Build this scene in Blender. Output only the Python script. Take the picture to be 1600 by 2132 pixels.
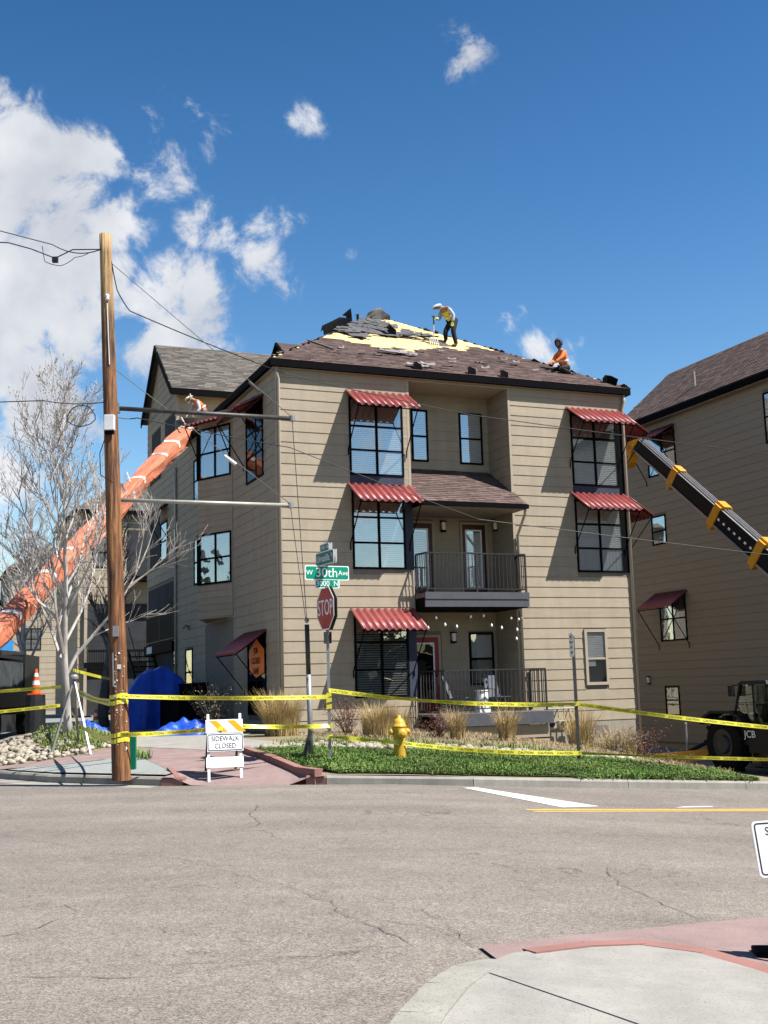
import bpy, bmesh, math, random
from math import sin, cos, pi, radians, sqrt, atan2
from mathutils import Vector, Matrix
from mathutils.geometry import tessellate_polygon
R = random.Random(7)
sc = bpy.context.scene
for o in list(bpy.data.objects): bpy.data.objects.remove(o)
COL = sc.collection

# ---------------------------------------------------------------- camera
PITCH, ROLL, FPX, YAW = 0.15108, 0.02769, 2402.7, 0.393556
cam = bpy.data.cameras.new('camera'); camo = bpy.data.objects.new('camera', cam); COL.objects.link(camo)
cam.sensor_fit = 'HORIZONTAL'; cam.sensor_width = 36.0; cam.lens = 36.0 * FPX / 1600.0
cam.clip_start = 0.1; cam.clip_end = 3000
fw = Vector((0, cos(PITCH), sin(PITCH))); up = Vector((0, -sin(PITCH), cos(PITCH))); rt = Vector((1, 0, 0))
xr = rt * cos(ROLL) - up * sin(ROLL); ur = rt * sin(ROLL) + up * cos(ROLL)
M = Matrix((xr, ur, -fw)).transposed().to_4x4(); M.translation = Vector((0, 0, 1.6)); camo.matrix_world = M
sc.camera = camo

# ---------------------------------------------------------------- world, sun, exposure
OX, OY = -2.80273, 30.2                      # front left corner of the apartment building
UD = Vector((cos(YAW), sin(YAW), 0)); VD = Vector((-sin(YAW), cos(YAW), 0))
SUN = (UD * 0.96 - VD * 0.95 + Vector((0, 0, 2.0))).normalized()
EL = math.asin(SUN.z); AZ = atan2(SUN.x, SUN.y)
world = bpy.data.worlds.new('World'); sc.world = world; world.use_nodes = True
wn, wl = world.node_tree.nodes, world.node_tree.links
wn.clear()
wout = wn.new('ShaderNodeOutputWorld'); wbg = wn.new('ShaderNodeBackground'); sky = wn.new('ShaderNodeTexSky')
sky.sky_type = 'NISHITA'; sky.sun_disc = False; sky.sun_elevation = EL; sky.sun_rotation = AZ
sky.altitude = 400; sky.air_density = 1.35; sky.dust_density = 0.35; sky.ozone_density = 2.6
wbg.inputs[1].default_value = 0.05
def wmath(op, a, b=None, c=None):
    n = wn.new('ShaderNodeMath'); n.operation = op
    for i, x in enumerate((a, b, c)):
        if x is None: continue
        if isinstance(x, (int, float)): n.inputs[i].default_value = x
        else: wl.new(x, n.inputs[i])
    return n.outputs[0]
tc = wn.new('ShaderNodeTexCoord')
# clouds: soft banks around real sky directions, broken up by noise
def cdir(px, py):
    d = fw + xr * ((px - 800) / FPX) - ur * ((py - 1066) / FPX); return d.normalized()
CLOUDS = [(-80, 390, .075, 1.1), (50, 330, .045, 1.1), (150, 315, .036, 1.05), (205, 325, .026, .95), (140, 400, .045, .8), (-20, 450, .05, 1.1), (90, 500, .05, 1.0), (-120, 600, .11, 1.2), (60, 600, .075, 1.2), (150, 560, .05, 1.1), (130, 690, .05, 1.1), (40, 760, .07, 1.1), (230, 480, .032, .95), (285, 495, .022, .75),
          (250, 560, .026, .9), (330, 610, .04, 1.0), (410, 620, .034, .95), (370, 700, .04, 1.0), (300, 750, .03, .7), (440, 690, .026, .65),
          (555, 545, .030, .88), (545, 470, .022, .72), (580, 590, .016, .75), (600, 470, .022, .56), (450, 460, .028, .62), (400, 475, .02, .55), (350, 350, .034, .62), (455, 295, .024, .58), (300, 250, .03, .48), (390, 250, .025, .45),
          (975, 98, .022, .55), (940, 135, .016, .52), (620, 245, .015, .42), (640, 250, .02, .40), (1130, 722, .024, .55), (1180, 745, .026, .58), (1225, 742, .014, .48), (1060, 655, .02, .52), (730, 525, .012, .5), (165, 200, .025, .46),
          (-330, 520, .11, 1.0), (60, 870, .07, .8), (10, 225, .03, .7), (-60, 1000, .1, .75)]
n1 = wn.new('ShaderNodeTexNoise'); n1.inputs['Scale'].default_value = 17; n1.inputs['Detail'].default_value = 14; n1.inputs['Roughness'].default_value = .66
n1.inputs['Distortion'].default_value = .35
wl.new(tc.outputs['Generated'], n1.inputs['Vector'])
acc = None
for (px, py, rad, amp) in CLOUDS:
    d = cdir(px, py)
    vm = wn.new('ShaderNodeVectorMath'); vm.operation = 'DISTANCE'; vm.inputs[1].default_value = d
    wl.new(tc.outputs['Generated'], vm.inputs[0])
    g = wmath('MULTIPLY', wmath('POWER', 2.718, wmath('MULTIPLY', wmath('POWER', wmath('DIVIDE', vm.outputs['Value'], rad), 2.0), -1.0)), amp)
    acc = g if acc is None else wmath('MAXIMUM', acc, g)
# scattered fair weather cloud over the rest of the sky
n3 = wn.new('ShaderNodeTexNoise'); n3.inputs['Scale'].default_value = 2.2; n3.inputs['Detail'].default_value = 2; wl.new(tc.outputs['Generated'], n3.inputs['Vector'])
sep = wn.new('ShaderNodeSeparateXYZ'); wl.new(tc.outputs['Generated'], sep.inputs[0])
behind = wn.new('ShaderNodeMapRange'); behind.inputs[1].default_value = .25; behind.inputs[2].default_value = -.3; wl.new(sep.outputs[1], behind.inputs[0])
acc = wmath('MAXIMUM', acc, wmath('MULTIPLY', wmath('MULTIPLY', n3.outputs[0], behind.outputs[0]), .7))
acc = wmath('MINIMUM', acc, 1.35)
dens = wmath('SUBTRACT', wmath('ADD', acc, wmath('MULTIPLY', wmath('SUBTRACT', n1.outputs[0], .5), 2.5)), .30)
mr = wn.new('ShaderNodeMapRange'); mr.interpolation_type = 'SMOOTHERSTEP'
mr.inputs[1].default_value = 0.0; mr.inputs[2].default_value = .62; wl.new(dens, mr.inputs[0])
gate = wn.new('ShaderNodeMapRange'); gate.inputs[1].default_value = .05; gate.inputs[2].default_value = .35; wl.new(acc, gate.inputs[0])
cl = wmath('MULTIPLY', wmath('MULTIPLY', mr.outputs[0], gate.outputs[0]), .96)
n2 = wn.new('ShaderNodeTexNoise'); n2.inputs['Scale'].default_value = 9; n2.inputs['Detail'].default_value = 5; wl.new(tc.outputs['Generated'], n2.inputs['Vector'])
ccol = wn.new('ShaderNodeValToRGB'); ccol.color_ramp.elements[0].position = .38; ccol.color_ramp.elements[1].position = .62
ccol.color_ramp.elements[0].color = (6.3, 6.6, 7.2, 1); ccol.color_ramp.elements[1].color = (9.6, 9.7, 9.9, 1)
wl.new(n2.outputs[0], ccol.inputs[0])
mixc = wn.new('ShaderNodeMix'); mixc.data_type = 'RGBA'
hs = wn.new('ShaderNodeHueSaturation'); hs.inputs['Saturation'].default_value = 1.36; hs.inputs['Hue'].default_value = .505; wl.new(sky.outputs[0], hs.inputs['Color'])
elv = wn.new('ShaderNodeMapRange'); elv.inputs[1].default_value = .58; elv.inputs[2].default_value = .10; elv.inputs[3].default_value = 1.04; elv.inputs[4].default_value = 1.72; wl.new(sep.outputs[2], elv.inputs[0]); wl.new(elv.outputs[0], hs.inputs['Value'])
wl.new(cl, mixc.inputs[0]); wl.new(hs.outputs[0], mixc.inputs[6]); wl.new(ccol.outputs[0], mixc.inputs[7])
wl.new(mixc.outputs[2], wbg.inputs[0]); wl.new(wbg.outputs[0], wout.inputs[0])
sunl = bpy.data.lights.new('sun', 'SUN'); sunl.energy = 5.0; sunl.angle = radians(.53); sunl.color = (1, .97, .915)
suno = bpy.data.objects.new('sun', sunl); COL.objects.link(suno); suno.rotation_euler = (-SUN).to_track_quat('-Z', 'Y').to_euler(); suno.location = (20, -20, 60)
vs = sc.view_settings; vs.view_transform = 'Standard'; vs.look = 'None'; vs.gamma = 1; vs.use_curve_mapping = False; vs.exposure = 1.0
sc.cycles.max_bounces = 6; sc.cycles.diffuse_bounces = 1; sc.cycles.transparent_max_bounces = 8; sc.cycles.caustics_reflective = False; sc.cycles.caustics_refractive = False

# ---------------------------------------------------------------- terrain heights
CURB = [(-8.6, 40), (-8.4, 6), (-8.0, -1.0), (-7.17, -4.08), (-6.44, -5.92), (-4.79, -8.28), (-2.32, -10.01), (0.0, -10.95), (3, -11.1), (60, -11.1)]
def sstep(x): x = max(0, min(1, x)); return x * x * (3 - 2 * x)
def uvof(x, y): x -= OX; y -= OY; return x * UD.x + y * UD.y, x * VD.x + y * VD.y
def W(u, v, z=0): return Vector((OX + UD.x * u + VD.x * v, OY + UD.y * u + VD.y * v, z))
def curbdist(u, v):
    best = 1e9; sg = 1
    for (a, b), (c, d) in zip(CURB, CURB[1:]):
        ex, ey = c - a, d - b; L2 = ex * ex + ey * ey; t = max(0, min(1, ((u - a) * ex + (v - b) * ey) / L2))
        dx, dy = u - a - t * ex, v - b - t * ey; D = sqrt(dx * dx + dy * dy)
        if D < best: best = D; sg = 1 if ex * dy - ey * dx >= 0 else -1
    return sg * best
def zroad(x, y=0):
    w = 1.5
    S = 0 if x < -w else (x if x > w else (x + w) ** 2 / (4 * w))
    return max(-2.5, -.07 * S)
def zterr(x, y):
    u, v = uvof(x, y); d = max(0, curbdist(u, v))
    A = .36 - .75 * sstep((u - 4.2) / 6)
    Rr = A * (1 - (1 - min(d / 11, 1)) ** 4) + .008 * max(0, min(d - 11, 40))
    s = ((u + 4.79) * 2.47 - (v + 8.28) * 1.73) / 3.016
    w = sstep((s - .15) / .5) * sstep((2.85 - s) / .5)
    h = .15 * (1 - w * (1 - min(d / 1.8, 1)))
    md = .35 * math.exp(-((u + 5.5) / 1.6) ** 2 - ((v - 1) / 2.5) ** 2)
    return zroad(x) + h + Rr + md
def zuv(u, v): p = W(u, v); return zterr(p.x, p.y)

# ---------------------------------------------------------------- materials
def new_mat(name):
    m = bpy.data.materials.new(name); m.use_nodes = True
    nt = m.node_tree; return m, nt, nt.nodes['Principled BSDF']
def mat(name, col, rough=.7, metal=0, var=.12, scale=6.0, bump=0, bscale=60, spec=.3, objvar=0, coord='Object', stretch=None, col2=None, attr=None, detail=6, grime=0):
    m, nt, b = new_mat(name); N, L = nt.nodes, nt.links
    b.inputs['Roughness'].default_value = rough; b.inputs['Metallic'].default_value = metal
    b.inputs['Specular IOR Level'].default_value = spec
    t = N.new('ShaderNodeTexCoord'); vec = t.outputs[coord]
    if stretch:
        mp = N.new('ShaderNodeMapping'); mp.inputs['Scale'].default_value = stretch; L.new(vec, mp.inputs[0]); vec = mp.outputs[0]
    no = N.new('ShaderNodeTexNoise'); no.inputs['Scale'].default_value = scale; no.inputs['Detail'].default_value = detail; no.inputs['Roughness'].default_value = .6
    L.new(vec, no.inputs['Vector'])
    rp = N.new('ShaderNodeValToRGB'); rp.color_ramp.elements[0].position = .3; rp.color_ramp.elements[1].position = .7
    c2 = col2 or tuple(min(1, c * (1 + var)) for c in col); c1 = col if col2 else tuple(c * (1 - var) for c in col)
    rp.color_ramp.elements[0].color = (*c1, 1); rp.color_ramp.elements[1].color = (*c2, 1)
    L.new(no.outputs[0], rp.inputs[0]); out = rp.outputs[0]
    def mult(out, fac_socket, lo, hi):
        mr = N.new('ShaderNodeMapRange'); mr.inputs[3].default_value = lo; mr.inputs[4].default_value = hi; L.new(fac_socket, mr.inputs[0])
        vm = N.new('ShaderNodeVectorMath'); vm.operation = 'SCALE'; L.new(out, vm.inputs[0]); L.new(mr.outputs[0], vm.inputs['Scale']); return vm.outputs[0]
    if objvar:
        oi = N.new('ShaderNodeObjectInfo'); out = mult(out, oi.outputs['Random'], 1 - objvar, 1 + objvar)
    if attr:
        at = N.new('ShaderNodeAttribute'); at.attribute_name = 'tone'; out = mult(out, at.outputs['Fac'], attr[0], attr[1])
    if grime:
        mp2 = N.new('ShaderNodeMapping'); mp2.inputs['Scale'].default_value = (1.6, 1.6, .35); L.new(t.outputs[coord], mp2.inputs[0])
        g1 = N.new('ShaderNodeTexNoise'); g1.inputs['Scale'].default_value = 1.5; g1.inputs['Detail'].default_value = 9; g1.inputs['Roughness'].default_value = .7; L.new(mp2.outputs[0], g1.inputs['Vector'])
        sh = N.new('ShaderNodeMapRange'); sh.inputs[1].default_value = .3; sh.inputs[2].default_value = .65; L.new(g1.outputs[0], sh.inputs[0]); out = mult(out, sh.outputs[0], 1 - grime, 1 + grime * .5)
        g2 = N.new('ShaderNodeTexNoise'); g2.inputs['Scale'].default_value = 70; g2.inputs['Detail'].default_value = 3; L.new(t.outputs[coord], g2.inputs['Vector'])
        sh2 = N.new('ShaderNodeMapRange'); sh2.inputs[1].default_value = .34; sh2.inputs[2].default_value = .44; L.new(g2.outputs[0], sh2.inputs[0]); out = mult(out, sh2.outputs[0], 1 - grime * 1.6, 1.0)
    L.new(out, b.inputs['Base Color'])
    if bump:
        nb = N.new('ShaderNodeTexNoise'); nb.inputs['Scale'].default_value = bscale; nb.inputs['Detail'].default_value = 4; L.new(vec, nb.inputs['Vector'])
        bp = N.new('ShaderNodeBump'); bp.inputs['Strength'].default_value = bump; bp.inputs['Distance'].default_value = .02
        L.new(nb.outputs[0], bp.inputs['Height']); L.new(bp.outputs[0], b.inputs['Normal'])
    return m
def glassmat(name, tint=(.96, .97, .97), refl=(.97, .99, 1.0), f0=.20, rough=.0):
    m, nt, b = new_mat(name); N, L = nt.nodes, nt.links; N.remove(b)
    out = N['Material Output']; tr = N.new('ShaderNodeBsdfTransparent'); tr.inputs[0].default_value = (*tint, 1)
    gl = N.new('ShaderNodeBsdfGlossy'); gl.inputs[0].default_value = (*refl, 1); gl.inputs['Roughness'].default_value = rough
    tcn = N.new('ShaderNodeTexCoord'); nz = N.new('ShaderNodeTexNoise'); nz.inputs['Scale'].default_value = 1.3; L.new(tcn.outputs['Object'], nz.inputs['Vector'])
    bp = N.new('ShaderNodeBump'); bp.inputs['Strength'].default_value = .05; bp.inputs['Distance'].default_value = .05; L.new(nz.outputs[0], bp.inputs['Height']); L.new(bp.outputs[0], gl.inputs['Normal'])
    lw = N.new('ShaderNodeLayerWeight'); lw.inputs[0].default_value = .22
    mr = N.new('ShaderNodeMapRange'); mr.inputs[3].default_value = f0; mr.inputs[4].default_value = .7 if f0 > .1 else .35; L.new(lw.outputs['Fresnel'], mr.inputs[0])
    mx = N.new('ShaderNodeMixShader'); L.new(mr.outputs[0], mx.inputs[0]); L.new(tr.outputs[0], mx.inputs[1]); L.new(gl.outputs[0], mx.inputs[2]); L.new(mx.outputs[0], out.inputs[0])
    return m
MT = {}
MT['siding'] = mat('siding_paint', (.335, .277, .202), .75, var=.06, scale=1.6, objvar=.04, grime=.12, bump=.08, bscale=40, stretch=(1, 1, 6))
MT['siding_core'] = mat('wall_core', (.20, .17, .14), .9)
MT['trim'] = mat('trim_paint', (.35, .295, .22), .6, var=.05)
MT['black'] = mat('black_paint', (.005, .005, .006), .7, var=.3, spec=.03)
MT['navy'] = mat('navy_panel', (.045, .05, .075), .6, var=.1, spec=.1)
MT['found'] = mat('painted_concrete', (.30, .262, .21), .9, var=.08, scale=5, grime=.15, bump=.3, bscale=90)
MT['awning'] = mat('red_corrugated', (.25, .056, .052), .4, var=.2, scale=3, spec=.55)
MT['glass'] = glassmat('window_glass')
MT['glassdark'] = glassmat('dark_glass', (.25, .27, .3), f0=.06)
MT['blind'] = mat('white_blind', (.82, .81, .78), .8, var=.06)
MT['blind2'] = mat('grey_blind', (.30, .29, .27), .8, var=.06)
MT['curtain'] = mat('curtain_cloth', (.5, .53, .56), .9, var=.12, scale=2, stretch=(8, 8, .3))
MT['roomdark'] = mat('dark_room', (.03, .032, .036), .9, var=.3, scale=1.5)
MT['shingle'] = mat('brown_shingle', (.108, .072, .063), .95, var=.16, scale=9, attr=(.62, 1.3), bump=.3, bscale=120)
MT['shingle_grey'] = mat('grey_shingle', (.112, .098, .085), .95, var=.12, scale=7, attr=(.55, 1.35), bump=.3, bscale=120)
MT['plywood'] = mat('bare_plywood', (.60, .44, .19), .8, var=.2, scale=2.2, stretch=(1, 8, 1), objvar=.1)
MT['felt'] = mat('grey_felt', (.085, .082, .085), .9, var=.35, scale=4, bump=.5, bscale=14)
MT['tar'] = mat('black_felt', (.005, .005, .006), .9, var=.3, spec=.05)
MT['rail'] = mat('railing_iron', (.035, .032, .032), .5, var=.2, spec=.15)
MT['deckface'] = mat('deck_fascia', (.07, .072, .085), .6, var=.12)
MT['deckwood'] = mat('deck_board', (.16, .14, .12), .8, var=.2)
MT['doorbrown'] = mat('brown_door', (.055, .018, .015), .4, var=.15)
MT['doorred'] = mat('red_door', (.25, .012, .018), .4, var=.1)
MT['white'] = mat('white_paint', (.78, .78, .78), .5, var=.04)
MT['gut'] = mat('gutter_black', (.005, .005, .006), .7, var=.2, spec=.02)
# ---------------------------------------------------------------- helpers
def link(o, parent=None):
    COL.objects.link(o)
    if parent: o.parent = parent
    return o
def tag(o, label=None, cat=None, group=None, kind=None):
    if label: o['label'] = label
    if cat: o['category'] = cat
    if group: o['group'] = group
    if kind: o['kind'] = kind
    return o
def empty(name, loc=(0, 0, 0), rz=0, label=None, cat=None, group=None):
    o = bpy.data.objects.new(name, None); o.location = loc; o.rotation_euler = (0, 0, rz); o.empty_display_size = .2
    link(o); return tag(o, label, cat, group)
class MB:
    def __init__(s): s.v = []; s.f = []; s.t = []
    def quad(s, a, b, c, d, tone=None):
        n = len(s.v); s.v += [tuple(a), tuple(b), tuple(c), tuple(d)]; s.f.append((n, n + 1, n + 2, n + 3))
        return s
    def poly(s, pts):
        n = len(s.v); s.v += [tuple(p) for p in pts]; s.f.append(tuple(range(n, n + len(pts)))); return s
    def hexa(s, p):     # 8 points: bottom ring 0-3, top ring 4-7
        n = len(s.v); s.v += [tuple(x) for x in p]
        s.f += [(n + 3, n + 2, n + 1, n), (n + 4, n + 5, n + 6, n + 7)] + [(n + i, n + (i + 1) % 4, n + 4 + (i + 1) % 4, n + 4 + i) for i in range(4)]
        return s
    def box(s, x0, y0, z0, x1, y1, z1):
        return s.hexa([(x0, y0, z0), (x1, y0, z0), (x1, y1, z0), (x0, y1, z0), (x0, y0, z1), (x1, y0, z1), (x1, y1, z1), (x0, y1, z1)])
    def obox(s, c, ax, ay, az):     # oriented box, half vectors
        c = Vector(c); ax = Vector(ax); ay = Vector(ay); az = Vector(az)
        return s.hexa([c + ax * i + ay * j + az * k for k in (-1, 1) for i, j in ((-1, -1), (1, -1), (1, 1), (-1, 1))])
    def beam(s, a, b, w, h, up=(0, 0, 1)):
        a = Vector(a); b = Vector(b); d = b - a; y = Vector(up).cross(d)
        if y.length < 1e-6: y = Vector((1, 0, 0)).cross(d)
        y.normalize(); z = d.cross(y).normalized()
        return s.obox((a + b) / 2, d / 2, y * w / 2, z * h / 2)
    def tube(s, pts, r, n=8, caps=True):
        pts = [Vector(p) for p in pts]; rs = r if isinstance(r, (list, tuple)) else [r] * len(pts)
        base = len(s.v); prev = None
        for i, p in enumerate(pts):
            d = (pts[min(i + 1, len(pts) - 1)] - pts[max(i - 1, 0)])
            if d.length < 1e-9: d = Vector((0, 0, 1))
            d.normalize()
            x = prev - d * prev.dot(d) if prev is not None else d.orthogonal()
            if x.length < 1e-6: x = d.orthogonal()
            x.normalize(); prev = x; y = d.cross(x)
            for k in range(n):
                an = 2 * pi * k / n; s.v.append(tuple(p + (x * cos(an) + y * sin(an)) * rs[i]))
        for i in range(len(pts) - 1):
            for k in range(n):
                a = base + i * n + k; b = base + i * n + (k + 1) % n; s.f.append((a, b, b + n, a + n))
        if caps:
            s.f.append(tuple(base + k for k in reversed(range(n)))); e = base + (len(pts) - 1) * n; s.f.append(tuple(e + k for k in range(n)))
        return s
    def prism(s, poly, axis, d0, d1):    # polygon (2D) extruded along axis 'x','y','z'
        def p3(a, b, d): return {'x': (d, a, b), 'y': (a, d, b), 'z': (a, b, d)}[axis]
        n = len(s.v); m = len(poly); s.v += [p3(a, b, d0) for a, b in poly] + [p3(a, b, d1) for a, b in poly]
        s.f.append(tuple(n + i for i in reversed(range(m)))); s.f.append(tuple(n + m + i for i in range(m)))
        s.f += [(n + i, n + (i + 1) % m, n + m + (i + 1) % m, n + m + i) for i in range(m)]; return s
    def lathe(s, prof, n=16, c=(0, 0, 0)):
        base = len(s.v); cx, cy, cz = c
        for r, z in prof:
            for k in range(n): s.v.append((cx + r * cos(2 * pi * k / n), cy + r * sin(2 * pi * k / n), cz + z))
        for i in range(len(prof) - 1):
            for k in range(n):
                a = base + i * n + k; b = base + i * n + (k + 1) % n; s.f.append((a, b, b + n, a + n))
        s.f.append(tuple(base + k for k in reversed(range(n)))); e = base + (len(prof) - 1) * n; s.f.append(tuple(e + k for k in range(n)))
        return s
    def mesh(s, name, m, smooth=False):
        me = bpy.data.meshes.new(name); me.from_pydata(s.v, [], s.f); me.validate(); me.materials.append(m)
        bm = bmesh.new(); bm.from_mesh(me); bmesh.ops.recalc_face_normals(bm, faces=bm.faces); bm.to_mesh(me); bm.free()
        if smooth:
            for p in me.polygons: p.use_smooth = True
        return me
    def build(s, name, m, parent=None, smooth=False, loc=None, bevel=0, **kw):
        o = bpy.data.objects.new(name, s.mesh(name, m, smooth)); link(o, parent)
        if loc is not None: o.location = loc
        if bevel:
            b = o.modifiers.new('bevel', 'BEVEL'); b.width = bevel; b.segments = 2; b.limit_method = 'ANGLE'
        return tag(o, **kw)
def raw(name, verts, faces, m, parent=None, tones=None, smooth=False, **kw):
    me = bpy.data.meshes.new(name); me.from_pydata(verts, [], faces); me.materials.append(m)
    if tones is not None:
        at = me.attributes.new('tone', 'FLOAT', 'FACE'); at.data.foreach_set('value', tones)
    if smooth: me.polygons.foreach_set('use_smooth', [True] * len(me.polygons))
    o = bpy.data.objects.new(name, me); link(o, parent); return tag(o, **kw)
def inst(o, parent=None, loc=None, rot=None, scale=None, name=None):
    c = o.copy(); COL.objects.link(c)
    if parent is not None: c.parent = parent
    if loc is not None: c.location = loc
    if rot is not None: c.rotation_euler = rot
    if scale is not None: c.scale = scale
    return c
def copy_tree(o, parent=None):
    c = o.copy(); COL.objects.link(c); c.parent = parent
    for ch in list(o.children): copy_tree(ch, c)
    return c
_tx = {}
def text_mesh(body, m, size=1.0, align='CENTER', xs=1.0, ext=.003):
    key = (body, m.name, size, align, xs)
    if key in _tx: return _tx[key]
    cu = bpy.data.curves.new('lettering', 'FONT'); cu.body = body; cu.size = size; cu.align_x = align; cu.align_y = 'CENTER'; cu.extrude = ext; cu.resolution_u = 3
    o = bpy.data.objects.new('lettering', cu); COL.objects.link(o); bpy.context.view_layer.update()
    me = bpy.data.meshes.new_from_object(o.evaluated_get(bpy.context.evaluated_depsgraph_get())); bpy.data.objects.remove(o)
    for v in me.vertices: v.co.x *= xs
    me.name = 'lettering'; me.materials.clear(); me.materials.append(m); _tx[key] = me; return me
def lettering(body, m, size, parent, mat4, xs=1.0, align='CENTER', name='lettering', ext=.003):
    o = bpy.data.objects.new(name, text_mesh(body, m, size, align, xs, ext)); link(o, parent); o.matrix_local = mat4; return o
def frame_mat(origin, x, z):     # text plane: x = writing direction, z = up; faces x cross z
    x = Vector(x).normalized(); z = Vector(z).normalized(); n = x.cross(z)
    m = Matrix((x, z, n)).transposed().to_4x4(); m.translation = Vector(origin); return m
def sheet(name, poly, zfn, m, cell=.5, dz=0, parent=None, kind='structure', uvpoly=True, **kw):
    pts = [W(*p) if uvpoly else Vector((p[0], p[1], 0)) for p in poly]; pts = [Vector((p.x, p.y, 0)) for p in pts]
    bm = bmesh.new(); vs_ = [bm.verts.new(p) for p in pts]
    for a, b, c in tessellate_polygon([pts]):
        try: bm.faces.new((vs_[a], vs_[b], vs_[c]))
        except ValueError: pass
    for ax in (0, 1):
        lo = min(p[ax] for p in pts); hi = max(p[ax] for p in pts); k = math.floor(lo / cell) + 1
        while k * cell < hi:
            no = Vector((1, 0, 0)) if ax == 0 else Vector((0, 1, 0)); co = no * (k * cell)
            bmesh.ops.bisect_plane(bm, geom=bm.verts[:] + bm.edges[:] + bm.faces[:], plane_co=co, plane_no=no, dist=1e-5); k += 1
    for v in bm.verts: v.co.z = zfn(v.co.x, v.co.y) + dz
    bmesh.ops.recalc_face_normals(bm, faces=bm.faces)
    for f in bm.faces:
        f.normal_update()
        if f.normal.z < 0: f.normal_flip()
    me = bpy.data.meshes.new(name); bm.to_mesh(me); bm.free(); me.materials.append(m)
    o = bpy.data.objects.new(name, me); link(o, parent); return tag(o, kind=kind, **kw)
def inpoly(x, y, P):
    r = False; j = len(P) - 1
    for i in range(len(P)):
        if (P[i][1] > y) != (P[j][1] > y) and x < (P[j][0] - P[i][0]) * (y - P[i][1]) / (P[j][1] - P[i][1]) + P[i][0]: r = not r
        j = i
    return r
# ---------------------------------------------------------------- ground, road, kerbs, paving
def asphalt():
    m, nt, b = new_mat('worn_asphalt'); N, L = nt.nodes, nt.links
    t = N.new('ShaderNodeTexCoord'); v = t.outputs['Object']
    def noise(sc_, det, ro=.6, dist=0):
        n = N.new('ShaderNodeTexNoise'); n.inputs['Scale'].default_value = sc_; n.inputs['Detail'].default_value = det; n.inputs['Roughness'].default_value = ro; n.inputs['Distortion'].default_value = dist; L.new(v, n.inputs['Vector']); return n.outputs[0]
    def ramp(s, a, b_, ca, cb):
        r = N.new('ShaderNodeValToRGB'); r.color_ramp.elements[0].position = a; r.color_ramp.elements[1].position = b_
        r.color_ramp.elements[0].color = (*ca, 1); r.color_ramp.elements[1].color = (*cb, 1); L.new(s, r.inputs[0]); return r.outputs[0]
    def mul(a, b_, f=1.0):
        x = N.new('ShaderNodeMix'); x.data_type = 'RGBA'; x.blend_type = 'MULTIPLY'; x.inputs[0].default_value = f; L.new(a, x.inputs[6]); L.new(b_, x.inputs[7]); return x.outputs[2]
    base = ramp(noise(.35, 5), .35, .65, (.182, .164, .150), (.216, .195, .175))
    vo = N.new('ShaderNodeTexVoronoi'); vo.inputs['Scale'].default_value = 110; L.new(v, vo.inputs['Vector'])
    ag = N.new('ShaderNodeSeparateColor'); L.new(vo.outputs['Color'], ag.inputs[0])
    c = mul(base, ramp(ag.outputs[0], .05, .95, (.55, .53, .51), (1.38, 1.36, 1.32)))
    vo2 = N.new('ShaderNodeTexVoronoi'); vo2.inputs['Scale'].default_value = 30; L.new(v, vo2.inputs['Vector'])
    ag2 = N.new('ShaderNodeSeparateColor'); L.new(vo2.outputs['Color'], ag2.inputs[0])
    c = mul(c, ramp(ag2.outputs[1], .02, .98, (.88, .88, .88), (1.1, 1.09, 1.08)))
    ml = N.new('ShaderNodeMapping'); ml.inputs['Rotation'].default_value = (0, 0, -YAW); ml.inputs['Scale'].default_value = (.12, 1.1, 1); L.new(v, ml.inputs[0])
    nl = N.new('ShaderNodeTexNoise'); nl.inputs['Scale'].default_value = .8; nl.inputs['Detail'].default_value = 4; L.new(ml.outputs[0], nl.inputs['Vector'])
    c = mul(c, ramp(nl.outputs[0], .35, .65, (.88, .88, .885), (1.07, 1.06, 1.05)))
    c = mul(c, ramp(noise(.9, 8, .75, .6), .30, .42, (.80, .79, .78), (1, 1, 1)))
    c = mul(c, ramp(noise(2.2, 6, .7), .3, .7, (.9, .9, .9), (1.08, 1.07, 1.05)))
    # fine wandering cracks, broken into runs
    mp = N.new('ShaderNodeVectorMath'); mp.operation = 'ADD'; nn = N.new('ShaderNodeTexNoise'); nn.inputs['Scale'].default_value = 1.1; nn.inputs['Detail'].default_value = 6; L.new(v, nn.inputs['Vector'])
    sc2 = N.new('ShaderNodeVectorMath'); sc2.operation = 'SCALE'; sc2.inputs['Scale'].default_value = 1.5; L.new(nn.outputs['Color'], sc2.inputs[0]); L.new(v, mp.inputs[0]); L.new(sc2.outputs[0], mp.inputs[1])
    ve = N.new('ShaderNodeTexVoronoi'); ve.feature = 'DISTANCE_TO_EDGE'; ve.inputs['Scale'].default_value = .55; L.new(mp.outputs[0], ve.inputs['Vector'])
    cr = ramp(ve.outputs['Distance'], .0012, .006, (.42, .41, .40), (1, 1, 1))
    gate = ramp(noise(.5, 3), .50, .60, (1, 1, 1), (0, 0, 0))
    x = N.new('ShaderNodeMix'); x.data_type = 'RGBA'; L.new(gate, x.inputs[0]); L.new(cr, x.inputs[6]); x.inputs[7].default_value = (1, 1, 1, 1)
    c = mul(c, x.outputs[2])
    L.new(c, b.inputs['Base Color']); b.inputs['Roughness'].default_value = .93; b.inputs['Specular IOR Level'].default_value = .15
    bp = N.new('ShaderNodeBump'); bp.inputs['Strength'].default_value = .5; bp.inputs['Distance'].default_value = .006; L.new(ag.outputs[0], bp.inputs['Height']); L.new(bp.outputs[0], b.inputs['Normal'])
    return m
MT['asphalt'] = asphalt()
MT['concrete'] = mat('pale_concrete', (.272, .257, .228), .9, var=.10, scale=2.6, grime=.16, bump=.2, bscale=160)
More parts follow.
